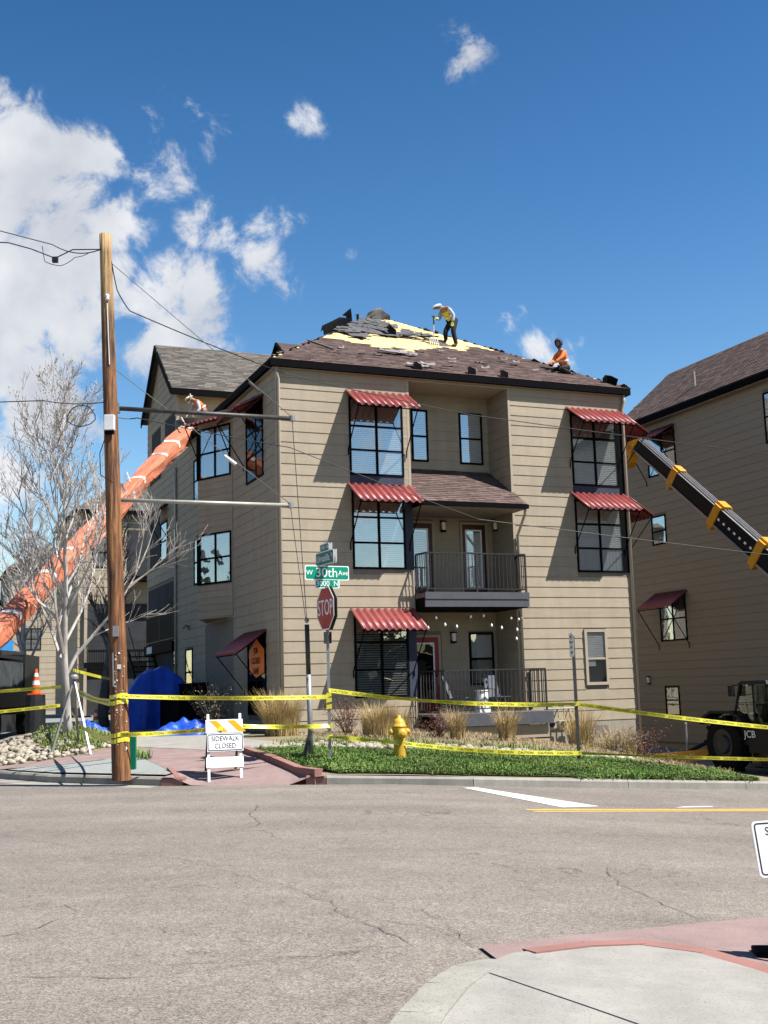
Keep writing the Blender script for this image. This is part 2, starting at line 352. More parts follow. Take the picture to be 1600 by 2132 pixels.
MT['kerb'] = mat('kerb_concrete', (.27, .255, .22), .9, grime=.2, var=.14, scale=3, bump=.25, bscale=120)
MT['redconc'] = mat('red_concrete', (.245, .172, .158), .9, var=.1, scale=1.8, grime=.18, bump=.25, bscale=150)
MT['redkerb'] = mat('red_kerb_concrete', (.25, .125, .105), .9, var=.12, scale=3, bump=.25, bscale=120)
MT['gravel'] = mat('grey_gravel', (.24, .25, .235), .95, var=.35, scale=38, bump=.6, bscale=60)
MT['soil'] = mat('dry_soil', (.17, .135, .09), .95, var=.3, scale=5, bump=.5, bscale=40, col2=(.24, .20, .12))
MT['lot'] = mat('lot_concrete', (.20, .19, .175), .9, var=.15, scale=1.0, bump=.2, bscale=90)
MT['lawnsoil'] = mat('lawn_soil', (.045, .06, .022), .95, var=.4, scale=12)
MT['yellowpaint'] = mat('worn_yellow_paint', (.56, .36, .09), .8, var=.12, scale=14)
MT['whitepaint'] = mat('worn_white_paint', (.62, .60, .55), .8, var=.14, scale=10)
MT['crack'] = mat('crack_filler', (.085, .078, .07), .95, var=.3)
MT['stone'] = mat('river_stone', (.33, .285, .22), .85, var=.25, scale=4, objvar=.28, bump=.2, bscale=20)

road = sheet('road', CURB + [(60, -60), (-45, -60), (-45, 40)], zroad, MT['asphalt'], 1.5)
road_far = sheet('ground', [(-8.62, 40)] + CURB[1:] + [(120, -11.1), (120, 300), (-200, 300), (-200, 40)], zterr, MT['soil'], 6, dz=-.40)
near = [p for p in CURB[1:8]] + [(3, -11.1), (12, -11.1), (12, 3), (-8.4, 6)]
sheet('planting_bed_soil', [(-8.38, 6), (-7.95, -1.0), (-7.25, -3.3), (-6.5, -3.7), (-5.6, -3.5), (-4.7, -2.7), (-4.1, -3.1), (-2.78, -6.2), (-2.62, -8.2), (-2.36, -9.88), (0.02, -10.87), (3, -11.02), (30, -11.02), (30, 4), (11.2, 4), (11.2, -.2), (-.2, -.2), (-.2, 6)], zterr, MT['soil'], .45, dz=-.012)
for i, (a, b, mname, name) in enumerate([((-.98, -14.70), (45, -13.9), 'yellowpaint', 'yellow_centre_line'), ((-.98, -14.50), (45, -13.7), 'yellowpaint', 'yellow_centre_line')]):
    w = .055; sheet(name, [(a[0], a[1] - w), (b[0], b[1] - w), (b[0], b[1] + w), (a[0], a[1] + w)], zroad, MT[mname], .9, dz=.005)
sheet('stop_bar', [(-.36, -11.27), (-.08, -11.24), (.50, -14.05), (-.22, -14.2)], zroad, MT['whitepaint'], .5, dz=.005)
sheet('stop_bar', [(2.0, -14.05), (2.5, -14.0), (2.5, -14.12), (1.7, -14.2)], zroad, MT['whitepaint'], .5, dz=.005)
# asphalt cracks: thin ribbons, each wandering along its own line
def crack(pts, w, seed):
    r = random.Random(seed); P = []
    for (a, b), (c, d) in zip(pts, pts[1:]):
        n = max(2, int(math.hypot(c - a, d - b) / .12))
        for i in range(n): t = i / n; P.append((a + (c - a) * t + r.gauss(0, .018), b + (d - b) * t + r.gauss(0, .018)))
    P.append(pts[-1]); v = []; f = []
    for i, (a, b) in enumerate(P):
        q = P[min(i + 1, len(P) - 1)]; p = P[max(i - 1, 0)]; d = Vector((q[0] - p[0], q[1] - p[1])); d.normalize(); ww = w * .7 * (.2 + r.random())
        for s in (-1, 1): v.append((a - d.y * s * ww, b + d.x * s * ww, zroad(a) + .006))
        if i: k = 2 * i; f.append((k - 2, k - 1, k + 1, k))
    raw('crack', v, f, MT['crack'], kind='structure')
crack([(1.98, 11.2), (1.95, 10.3), (2.12, 9.4), (2.3, 8.72)], .0055, 1)
crack([(-2.6, 9.3), (-2.35, 9.0), (-2.55, 8.3), (-2.9, 7.9)], .006, 2)
crack([(-1.9, 16.8), (-1.85, 15.4), (-1.6, 14.6), (-1.75, 13.7)], .007, 3)
crack([(-5.2, 14.5), (-3.9, 13.3), (-3.3, 12.6)], .006, 4)
crack([(-3.4, 11.0), (-2.2, 11.2), (-1.2, 11.05), (-.2, 11.35), (.8, 11.2), (1.6, 10.9)], .005, 5)
crack([(-1.4, 7.2), (-.6, 7.35), (.1, 7.7)], .005, 6)
crack([(-.9, 9.9), (-.5, 9.2), (-.35, 8.6), (-.1, 8.2), (.1, 7.7)], .006, 8)
crack([(-.35, 8.6), (.2, 8.3), (.45, 7.9)], .005, 9)
crack([(-2.9, 12.2), (-2.0, 11.6), (-1.4, 10.6), (-.9, 9.9)], .005, 10)
crack([(-6, 12.2), (-4.6, 12.4), (-3.2, 12.0), (-1.8, 12.3), (.3, 12.0), (1.4, 12.6)], .005, 11)
crack([(-2.2, 7.0), (-1.4, 6.9), (-.7, 7.3)], .006, 12)
crack([(-1.5, 14.4), (.5, 14.0), (2.2, 14.5), (3.6, 13.9)], .006, 13)
crack([(.2, 8.9), (.4, 8.2), (.5, 7.66)], .005, 7)
# kerb stones along the far side of the road, ramp left open
def kerb_run(root, pts, name, m, w=.16, h=.15, zf=zroad, step=2.6, gap=.012):
    segs = []; P = [W(*p) for p in pts]
    for a, b in zip(P, P[1:]):
        L_ = (b - a).length; n = max(1, round(L_ / step))
        for i in range(n): segs.append((a.lerp(b, i / n), a.lerp(b, (i + 1) / n)))
    for a, b in segs:
        d = (b - a).normalized(); nrm = Vector((-d.y, d.x, 0)); mb = MB(); a2 = a + d * gap / 2; b2 = b - d * gap / 2; ring = []
        for p in (a2, b2):
            hh = h(p) if callable(h) else h; z = zf(p.x, p.y)
            for off, zz in ((0, -.12), (.0, hh * .75), (.03, hh), (w, hh), (w, -.12)): q = p + nrm * off; ring.append((q.x, q.y, z + zz))
        mb.v = ring; mb.f = [(4, 3, 2, 1, 0), (5, 6, 7, 8, 9)] + [(i, i + 1, i + 6, i + 5) for i in range(4)]
        mb.build(name, m, root)
kr = bpy.data.objects.new('kerb', None); link(kr); kr['kind'] = 'structure'
C2 = (-4.79, -8.28); C3 = (-2.32, -10.01)
rl = (-4.55, -8.45); rr = (-2.5, -9.885)
kerb_run(kr, [(-8.6, 40), (-8.4, 6), (-8.0, -1.0), (-7.17, -4.08), (-6.44, -5.92), C2], 'kerb_stone', MT['kerb'])
kerb_run(kr, [C3, (0.0, -10.95), (3, -11.1), (60, -11.1)], 'kerb_stone', MT['kerb'])
kerb_run(kr, [C2, (-4.45, -8.52)], 'red_kerb_stone', MT['redkerb'])
kerb_run(kr, [(-2.62, -9.80), C3], 'red_kerb_stone', MT['redkerb'])
sheet('gutter', [(-8.42, 6), (-8.02, -1.0), (-7.19, -4.08), (-6.46, -5.92), (-4.81, -8.28), (-5.06, -8.64), (-6.9, -6.2), (-7.62, -4.3), (-8.42, -1.2), (-8.82, 6)], zroad, MT['kerb'], .8, dz=.004)
# red concrete ramp and its side kerb
sheet('red_ramp', [(-4.78, -8.3), (-2.33, -10.02), (-2.55, -8.9), (-2.66, -7.9), (-2.7, -6.2), (-4.0, -2.95), (-4.66, -2.5), (-5.6, -3.25), (-6.5, -3.45), (-7.3, -3.0), (-7.4, -3.6), (-6.6, -4.15), (-5.58, -4.66), (-4.56, -4.72), (-4.50, -8.1)], zterr, MT['redconc'], .35, dz=.0)
rk = [(-2.36, -9.9), (-2.42, -9.0), (-2.56, -7.9), (-2.64, -6.9), (-2.6, -6.0)]
def rkh(p):
    u, v = uvof(p.x, p.y); return zterr(p.x, p.y) + .10 - zroad(p.x)
kerb_run(kr, list(reversed(rk)), 'red_kerb_stone', MT['redkerb'], w=-.13, h=rkh, step=.9, gap=.004)
kerb_run(kr, [(-4.42, -8.45), (-4.42, -7.6)], 'red_kerb_stone', MT['redkerb'], w=.12, h=lambda p: zterr(p.x, p.y) + .05 - zroad(p.x), step=.9, gap=.004)
sheet('gravel_strip', [(-7.02, -4.1), (-6.62, -4.2), (-5.59, -4.69), (-4.58, -4.75), (-4.52, -8.0), (-4.66, -8.12), (-6.32, -5.76)], zterr, MT['gravel'], .35, dz=.006)
sheet('sidewalk', [(-4.66, -2.46), (-3.4, 2.8), (-2.1, 5.6), (-.25, 4.3), (-.25, 1.6), (-1.57, -1.76), (-1.3, -4.4), (-2.45, -5.75), (-2.7, -6.15), (-4.0, -2.9)], zterr, MT['concrete'], .45, dz=.004)
sheet('parking_lot', [(-8.35, 9), (-6.7, 4.4), (-5.5, 5.2), (-4.2, 4.0), (-3.45, 2.85), (-2.12, 5.65), (-.25, 4.35), (-.05, 5), (-.05, 60), (-8.5, 60)], zterr, MT['lot'], 1.2, dz=.008)
sheet('driveway', [(9.3, -10.9), (17.2, -10.9), (17.2, 30), (11.2, 30), (11.2, -.5), (9.6, -4)], zterr, MT['lot'], 1.0, dz=.008)
sheet('sidewalk', [(-1.2, -4.5), (0.4, -5.9), (2.0, -6.8), (2.0, -6.2), (.6, -5.2)], zterr, MT['concrete'], .45, dz=-.004)
# near corner: red ramp, pavement slab and kerb at the photographer's feet
zs = lambda x, y: zroad(x) + .10
sheet('red_ramp', [(-5.57, -22.1), (-2.92, -21.66), (3, -20.7), (3, -26), (-4.2, -26), (-4.34, -23.33), (-4.38, -22.86), (-4.71, -22.54), (-5.53, -22.59), (-5.64, -22.5)], zroad, MT['redconc'], .5, dz=.012)
slab = bpy.data.objects.new('pavement', None); link(slab); slab['kind'] = 'structure'
jA, jB = (-6.04, -22.93), (-5.70, -24.6)
def slab_part(poly):
    o = sheet('paving_slab', poly, zs, MT['concrete'], .5, parent=slab, kind=None)
    s = o.modifiers.new('thick', 'SOLIDIFY'); s.thickness = .14; s.offset = -1
slab_part([(-5.55, -22.68), (-4.78, -22.64), (-4.5, -22.93), (-4.42, -23.33), (-4.3, -27), (-5.2, -27), (-5.83, -23.9), (-6.02, -22.99), (-5.86, -22.84), (-5.66, -22.7)])
slab_part([(-6.035, -23.01), (-5.85, -23.9), (-5.22, -27), (-5.1, -33), (-12, -33), (-10, -28), (-7.1, -24.4), (-6.35, -23.3)])
slab_part([(-4.29, -27.01), (-5.19, -27.01), (-5.09, -33), (-4.2, -33)])
kerb_run(slab, [(-12, -32.4), (-10.1, -27.9), (-8.2, -25.4), (-7.2, -24.3), (-6.75, -23.65), (-6.4, -23.2), (-6.08, -22.87), (-5.72, -22.58)], 'kerb_stone', MT['kerb'], w=-.2, h=lambda p: .10 * (1 - .6 * sstep((uvof(p.x, p.y)[0] + 6.2) / .5)) + .006, step=1.4, gap=.008)
kerb_run(slab, [(-5.55, -22.66), (-5.1, -22.58), (-4.72, -22.60), (-4.44, -22.9), (-4.37, -23.33), (-4.25, -27)], 'red_kerb_stone', MT['redkerb'], w=-.10, h=.106, step=1.1, gap=.004)
# river stones
def stone_meshes(n=6):
    out = []
    for k in range(n):
        bm = bmesh.new(); bmesh.ops.create_uvsphere(bm, u_segments=7, v_segments=5, radius=.5)
        r = random.Random(k); s = Vector((1, .75 + .2 * r.random(), .5 + .2 * r.random()))
        for v in bm.verts: v.co = Vector((v.co.x * s.x, v.co.y * s.y, v.co.z * s.z)) * (1 + r.uniform(-.12, .12))
        me = bpy.data.meshes.new('stone'); bm.to_mesh(me); bm.free(); me.materials.append(MT['stone'])
        for p in me.polygons: p.use_smooth = True
        out.append(me)
    return out
SM = stone_meshes()
def stones(root, poly, n, smin, smax, seed, nind):
    r = random.Random(seed); us = [p[0] for p in poly]; vs2 = [p[1] for p in poly]; pts = []
    while len(pts) < n:
        u = r.uniform(min(us), max(us)); v = r.uniform(min(vs2), max(vs2))
        if inpoly(u, v, poly): pts.append((v, u, r.uniform(smin, smax)))
    pts.sort(); V = []; Fc = []
    for i, (v, u, s) in enumerate(pts):
        p = W(u, v); p.z = zterr(p.x, p.y) + s * .12; me = SM[r.randrange(6)]
        if i < nind:
            o = bpy.data.objects.new('stone', me); link(o, root); o.location = p; o.scale = (s, s, s * r.uniform(.8, 1.2)); o.rotation_euler = (r.uniform(-.3, .3), r.uniform(-.3, .3), r.uniform(0, 6.3))
        else:
            mx = Matrix.Translation(p) @ Matrix.Rotation(r.uniform(0, 6.3), 4, 'Z') @ Matrix.Diagonal((s, s, s, 1)); b = len(V)
            V += [tuple(mx @ w.co) for w in me.vertices]; Fc += [tuple(b + k for k in f.vertices) for f in me.polygons]
    if V: raw('small_stones', V, Fc, MT['stone'], root, smooth=True, kind='stuff')
rb = bpy.data.objects.new('rock_bed', None); link(rb); rb['kind'] = 'structure'
stones(rb, [(-7.0, -3.0), (-6.5, -3.35), (-5.62, -3.1), (-4.75, -2.45), (-4.3, -.8), (-4.0, 1.2), (-4.6, 3.2), (-5.6, 4.0), (-6.9, 3.0), (-7.4, .5)], 760, .09, .21, 3, 170)
stones(rb, [(-2.4, -5.75), (-1.5, -5.3), (-.6, -5.9), (.5, -6.9), (1.9, -7.5), (3.3, -8.1), (4.6, -8.7), (4.5, -9.2), (3.31, -8.8), (1.89, -8.48), (0.53, -8.08), (-0.6, -7.4), (-1.5, -6.5), (-2.2, -6.1)], 330, .10, .22, 4, 130)
# lawn of clover and grass: nobody could count it
LAWN = [(-2.45, -5.95), (-2.18, -6.16), (-1.5, -6.55), (-0.6, -7.45), (0.53, -8.14), (1.89, -8.54), (3.31, -8.87), (4.5, -9.26), (5.5, -9.9), (5.95, -10.5), (6.05, -10.97), (3.72, -10.97), (1.03, -10.86), (-.1, -10.78), (-2.05, -9.92), (-2.27, -9.0), (-2.41, -7.9), (-2.5, -6.9)]
sheet('lawn_soil', LAWN, zterr, MT['lawnsoil'], .4, dz=.012)
MT['clover'] = mat('clover_leaf', (.065, .135, .026), .7, var=.3, scale=1.2, attr=(.45, 1.7), spec=.15, col2=(.145, .19, .055))
MT['strawgrass'] = mat('straw_blade', (.50, .36, .16), .7, var=.2, scale=3, attr=(.55, 1.25))
MT['litter'] = mat('dry_litter_blade', (.27, .20, .11), .8, var=.3, scale=3, attr=(.5, 1.4))
MT['greenyellow'] = mat('spring_grass', (.16, .21, .05), .7, var=.25, scale=3, attr=(.6, 1.3))
def blades(name, poly, n, h, w, m, seed, lean=.6, flat=0, parent=None, **kw):
    r = random.Random(seed); us = [p[0] for p in poly]; vs2 = [p[1] for p in poly]; V = []; Fc = []; T = []; c = 0
    while c < n:
        u = r.uniform(min(us), max(us)); v = r.uniform(min(vs2), max(vs2))
        if not inpoly(u, v, poly): continue
        c += 1; p = W(u, v); z = zterr(p.x, p.y) + .005; a = r.uniform(0, 6.283); pt = .5 + .5 * sin(u * 2.1 + 1.3 * sin(v * 2.7)) * cos(v * 3.1 + u * .7); hh = h * r.uniform(.35, 1.1) * (.55 + .75 * pt); ww = w * r.uniform(.6, 1.3); le = lean * r.uniform(.2, 1) * hh
        dx, dy = cos(a), sin(a); b = len(V); t = min(1, max(0, .35 * r.random() + .65 * pt))
        if flat and r.random() < flat:      # a leaf held flat on its stalk
            zz = z + hh * .7; V += [(p.x - dx * ww * 2, p.y - dy * ww * 2, zz), (p.x + dy * ww * 2, p.y - dx * ww * 2, zz + ww * r.uniform(-1, 1.5)), (p.x + dx * ww * 2, p.y + dy * ww * 2, zz + ww * r.uniform(-1, 1.5)), (p.x - dy * ww * 2, p.y + dx * ww * 2, zz)]
        else:
            V += [(p.x - dy * ww, p.y + dx * ww, z), (p.x + dy * ww, p.y - dx * ww, z), (p.x + dx * le + dy * ww * .4, p.y + dy * le - dx * ww * .4, z + hh), (p.x + dx * le - dy * ww * .4, p.y + dy * le + dx * ww * .4, z + hh)]
        Fc.append((b, b + 1, b + 2, b + 3)); T.append(t)
    return raw(name, V, Fc, m, parent, tones=T, kind='stuff', **kw)
blades('lawn_grass', LAWN, 60000, .082, .009, MT['clover'], 11, .9, .45)
blades('dry_lawn_patch', LAWN, 2600, .07, .010, MT['greenyellow'], 21, 1.3, .3)
blades('dry_lawn_patch', [(-.6, -10.6), (.9, -10.85), (.9, -10.3), (-.2, -9.8)], 1500, .09, .010, MT['greenyellow'], 22, 1.2)
blades('kerb_spill', [(2.0, -11.06), (6.0, -11.08), (6.0, -10.9), (2.0, -10.9)], 900, .09, .012, MT['clover'], 23, 1.4, .5)
blades('bed_grass', [(-2.0, -5.6), (-1.2, -4.6), (.4, -5.9), (2.6, -7.2), (4.2, -8.3), (3.4, -8.6), (.5, -7.6), (-1.2, -6.3)], 2600, .13, .010, MT['greenyellow'], 12, .8)
blades('dry_litter', [(-.2, -.4), (.3, -5.0), (2.0, -6.4), (4.6, -8.6), (6.6, -9.6), (7.6, -6), (7.6, -1.0), (3.8, -1.2), (3.8, -.2)], 9000, .07, .008, MT['litter'], 16, 2.2)
blades('mound_grass', [(-6.0, -2.2), (-4.9, -2.4), (-4.4, -.8), (-4.7, 1.2), (-5.6, 1.6), (-6.2, .4)], 3800, .18, .011, MT['greenyellow'], 13, .8)
blades('verge_weeds', [(-4.7, -4.9), (-4.45, -4.9), (-4.4, -5.6), (-4.7, -5.6)], 90, .16, .012, MT['clover'], 14, .9)
# ---------------------------------------------------------------- apartment building (local axes: x along the street front, y away from it)
E_ = .2957; ZB = .505
BA = empty('apartment_building', (OX, OY, 0), YAW, 'tan lap-sided three-storey apartment block with red awnings and a half-stripped brown roof', 'apartment building')
def seg_boards(root, p0, p1, z0, z1, m=None, e=E_, holes=(), lip=.024, back=.004, name='siding_board', zref=ZB, joined=False):
    J = MB()
    p0 = Vector((p0[0], p0[1])); p1 = Vector((p1[0], p1[1])); d = p1 - p0; L_ = d.length; d.normalize(); n = Vector((d.y, -d.x))
    k = math.ceil((z0 - zref) / e - .35)
    while zref + k * e < z1 - .03:
        a = zref + k * e; b = min(a + e - .0015, z1); a = max(a, z0); k += 1
        cuts = [(0, L_)]
        for (x0, x1, h0, h1) in holes:
            ov = min(b, h1) - max(a, h0)
            if ov > .5 * (b - a):
                nc = []
                for (s, t) in cuts:
                    if x1 <= s or x0 >= t: nc.append((s, t)); continue
                    if x0 > s + .03: nc.append((s, x0))
                    if x1 < t - .03: nc.append((x1, t))
                cuts = nc
        for s, t in cuts:
            mb = MB(); P = []
            for x in (s, t):
                q = p0 + d * x
                for off, z in ((back, a), (lip, a), (.010, b), (back, b)): w = q + n * off; P.append((w.x, w.y, z))
            mb.v = P; mb.f = [(0, 1, 2, 3), (7, 6, 5, 4)] + [(i, i + 4, (i + 1) % 4 + 4, (i + 1) % 4) for i in range(4)]
            if joined: q = len(J.v); J.v += mb.v; J.f += [tuple(q + i for i in f) for f in mb.f]
            else: mb.build(name, m or MT['siding'], root)
    if joined: J.build('small_siding', m or MT['siding'], root, kind='stuff')
def core(root, x0, y0, z0, x1, y1, z1, name='wall', m=None):
    return MB().box(x0, y0, z0, x1, y1, z1).build(name, m or MT['siding_core'], root)
VA = 12.45
core(BA, .0, .0, -.3, 3.85, VA, 10.2); core(BA, 7.05, 0, -.9, 11.0, VA, 10.2); core(BA, 3.853, 1.3, -.6, 7.047, VA, 10.2)
# foundation strips, proud of the wall core, under the siding
MB().box(-.006, -.010, -.6, 3.86, .3, ZB).build('foundation', MT['found'], BA)
MB().box(7.04, -.010, -1.2, 11.01, .3, ZB).build('foundation', MT['found'], BA)
MB().box(9.42, -.018, .02, 9.88, -.012, .36).build('foundation_vent', MT['deckwood'], BA)
# openings on each wall: (x0, x1, z0, z1)
W3L = (2.05, 3.66, 7.14, 9.6); W2L = (2.08, 3.86, 4.79, 7.0); W1L = (2.06, 3.86, 1.34, 3.6)
W3R = (9.11, 11.0, 7.14, 9.6); W2R = (9.12, 11.0, 4.79, 7.0); WS = (9.2, 9.97, 1.51, 3.12)
seg_boards(BA, (0.09, 0), (3.80, 0), ZB, 10.2, holes=[(a - .09, b - .09, c, d) for a, b, c, d in (W3L, W2L, W1L)])
seg_boards(BA, (7.10, 0), (10.91, 0), ZB, 10.2, holes=[(a - 7.10, b - 7.10, c, d) for a, b, c, d in (W3R, W2R, WS)])
seg_boards(BA, (3.852, 1.3), (7.048, 1.3), ZB, 10.2, holes=[(4.5 - 3.852, 5.03 - 3.852, 8.1, 9.68), (6.06 - 3.852, 6.83 - 3.852, 8.1, 9.68), (3.9 - 3.852, 5.12 - 3.852, 4.1, 6.4), (5.95 - 3.852, 6.86 - 3.852, 4.1, 6.4), (3.9 - 3.852, 5.25 - 3.852, .8, 3.1), (6.12 - 3.852, 6.92 - 3.852, 1.7, 3.12)])
seg_boards(BA, (7.05, 1.296), (7.05, 0.03), ZB, 10.2)           # shaded side of the recess
seg_boards(BA, (3.85, .03), (3.85, 1.29), 7.2, 10.2, joined=True); seg_boards(BA, (3.85, .75), (3.85, 1.29), ZB, 7.2, joined=True)
seg_boards(BA, (11.0, .1), (11.0, 11.5), ZB - 1.2, 10.2, joined=True)
# corner trims
def post(x0, y0, x1, y1, z0, z1, m='trim', name='corner_trim'): MB().box(x0, y0, z0, x1, y1, z1).build(name, MT[m], BA)
post(-.026, -.026, .09, .09, ZB - .1, 10.2); post(10.91, -.026, 11.026, .09, ZB - .3, 4.76)
for z0, z1 in ((9.62, 10.2),): post(10.91, -.026, 11.026, .09, z0, z1)
post(3.80, -.026, 3.876, .03, 3.62, 4.77); post(3.80, -.026, 3.876, .03, 7.02, 10.2); post(3.80, -.026, 3.876, .03, ZB, 1.32)
post(7.03, -.026, 7.10, .03, ZB, 10.2)
MB().box(3.66, -.02, 7.14, 3.80, -.004, 9.6).build('siding_board', MT['siding'], BA)
# left side wall
BX, BY = -.73, 6.0; BV0, BV1 = 4.57, 8.1
seg_boards(BA, (0, VA), (0, BV1 - .03), .2, 10.2, holes=[(VA - 11.0, VA - 9.85, 1.0, 3.12)])
seg_boards(BA, (0, BV1), (0, BV0), 3.64, 3.9)
seg_boards(BA, (0, BV0 - .02), (0, .09), ZB, 10.2, holes=[(BV0 - .02 - 2.98, BV0 - .02 - 1.2, .9, 3.2), (BV0 - .02 - 2.95, BV0 - .02 - 1.24, 7.46, 9.72)])
MB().prism([(0.0, BV0), (BX, BY), (0.0, BV1)], 'z', 3.86, 10.15).build('bay_wall', MT['siding_core'], BA)
bl = math.hypot(BX, BY - BV0); bd = Vector((BX, BY - BV0)).normalized()
seg_boards(BA, (BX, BY), (-.02, BV0 + .03), 3.86, 10.2, e=.196, holes=[(.06, 1.56, 4.85, 6.42), (.06, 1.56, 8.12, 9.75)], zref=3.86)
MB().box(-.05, BV0 - .03, 3.86, .0, BV0 + .04, 10.2).build('corner_trim', MT['trim'], BA)
MB().prism([(0.02, BV0), (BX - .01, BY), (0.02, BV1)], 'z', 3.82, 3.858).build('soffit', MT['trim'], BA)
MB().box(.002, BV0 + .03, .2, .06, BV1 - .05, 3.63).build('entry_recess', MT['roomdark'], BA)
# ---- windows
def slat_blind(x0, x1, z0, z1, y, parent, m, pitch=.055, tilt=.5, c=.026):
    mb = MB(); z = z0 + .02
    while z < z1 - .01:
        mb.quad((x0, y - .012, z - c), (x1, y - .012, z - c), (x1, y + .006, z + c), (x0, y + .006, z + c)); z += pitch
    return mb.build('blind', m, parent)
def window(root, x0, x1, z0, z1, cols, rows, M4, fm='black', fw_=.055, fill='blind', depth=.05, glass='glass', mull=.075, parts=None, name='window', **kw):
    """local frame: x along the wall, z up, -y outward; rows = list of mullion heights"""
    o = MB(); d = depth
    o.box(x0, -d, z0, x0 + fw_, -.002, z1); o.box(x1 - fw_, -d, z0, x1, -.002, z1); o.box(x0 + fw_, -d, z0, x1 - fw_, -.002, z0 + fw_); o.box(x0 + fw_, -d, z1 - fw_, x1 - fw_, -.002, z1)
    w = o.build(name, MT[fm], root); w.matrix_local = M4; tag(w, **kw)
    xs = [x0 + fw_] + [c for c in cols] + [x1 - fw_]; zs_ = [z0 + fw_] + list(rows) + [z1 - fw_]
    for c in cols: MB().box(c - mull / 2, -d + .006, z0 + fw_, c + mull / 2, -.004, z1 - fw_).build('mullion', MT[fm], w)
    for i, r_ in enumerate(rows):
        for a, b in zip(xs, xs[1:]): MB().box(a + (mull / 2 if a in cols else 0), -d + .010, r_ - .028, b - (mull / 2 if b in cols else 0), -.004, r_ + .028).build('mullion', MT[fm], w)
    for a, b in zip(xs, xs[1:]):
        for c, e in zip(zs_, zs_[1:]):
            a2 = a + (mull / 2 if a in cols else 0); b2 = b - (mull / 2 if b in cols else 0); c2 = c + (.028 if c in rows else 0); e2 = e - (.028 if e in rows else 0)
            MB().box(a2, -d + .018, c2, b2, -d + .024, e2).build('pane', MT[glass], w)
            f = fill(a2, b2, c2, e2) if callable(fill) else fill
            if f == 'blind': slat_blind(a2, b2, c2, e2, -.013, w, MT['blind'])
            elif f == 'open': slat_blind(a2, b2, c2, e2, -.013, w, MT['blind2'], .062, .5, .017)
            elif f == 'blind2': slat_blind(a2, b2, c2, e2, -.013, w, MT['blind2'])
            elif f == 'curtain':
                mb = MB(); n = 12; pts = [(a2 + (b2 - a2) * i / n, -.012 + .006 * (-1) ** i) for i in range(n + 1)]
                for (xa, ya), (xb, yb) in zip(pts, pts[1:]): mb.quad((xa, ya, c2), (xb, yb, c2), (xb, yb, e2), (xa, ya, e2))
                mb.build('curtain', MT['curtain'], w)
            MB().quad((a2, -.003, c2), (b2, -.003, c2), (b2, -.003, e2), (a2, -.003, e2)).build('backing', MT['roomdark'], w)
    return w
I4 = Matrix.Identity(4)
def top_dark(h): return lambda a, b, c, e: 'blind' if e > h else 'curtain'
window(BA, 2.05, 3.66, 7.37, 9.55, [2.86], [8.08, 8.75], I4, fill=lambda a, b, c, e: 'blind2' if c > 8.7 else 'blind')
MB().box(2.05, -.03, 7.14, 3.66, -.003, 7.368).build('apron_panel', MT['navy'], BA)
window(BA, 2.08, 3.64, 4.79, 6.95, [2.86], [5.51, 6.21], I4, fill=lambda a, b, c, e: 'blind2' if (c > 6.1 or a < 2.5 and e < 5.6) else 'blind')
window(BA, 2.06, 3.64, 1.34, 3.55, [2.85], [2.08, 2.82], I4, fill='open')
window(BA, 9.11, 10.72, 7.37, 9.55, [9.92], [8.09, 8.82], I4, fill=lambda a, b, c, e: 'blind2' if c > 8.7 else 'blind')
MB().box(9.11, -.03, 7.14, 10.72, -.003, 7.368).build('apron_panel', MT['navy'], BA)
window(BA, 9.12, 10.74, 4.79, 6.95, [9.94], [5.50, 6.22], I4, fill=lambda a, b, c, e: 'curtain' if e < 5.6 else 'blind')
for (z0, z1) in ((4.79, 7.0), (1.34, 3.6)):                       # dark panels that wrap the inner corner of the left bay
    MB().box(3.642, -.034, z0, 3.884, -.003, z1).build('corner_panel', MT['navy'], BA)
    MB().box(3.852, -.002, z0, 3.884, .74, z1).build('corner_panel', MT['navy'], BA)
for (z0, z1) in ((7.14, 9.6), (4.79, 7.0)):
    MB().box(10.74, -.034, z0, 11.03, -.003, z1).build('corner_panel', MT['black'], BA)
    MB().box(11.002, -.002, z0, 11.03, 1.5, z1).build('corner_panel', MT['black'], BA)
ws = window(BA, 9.2, 9.97, 1.51, 3.12, [], [2.27], I4, fm='trim', fw_=.085, depth=.07, fill=lambda a, b, c, e: 'blind' if c > 2.2 else 'none', label='tan trimmed window with a paper notice')
MB().box(9.31, -.024, 2.3, 9.55, -.02, 2.62).build('paper_notice', MT['white'], ws)
MB().box(9.31, -.024, 2.05, 9.56, -.02, 2.22).build('paper_notice', MT['white'], ws)
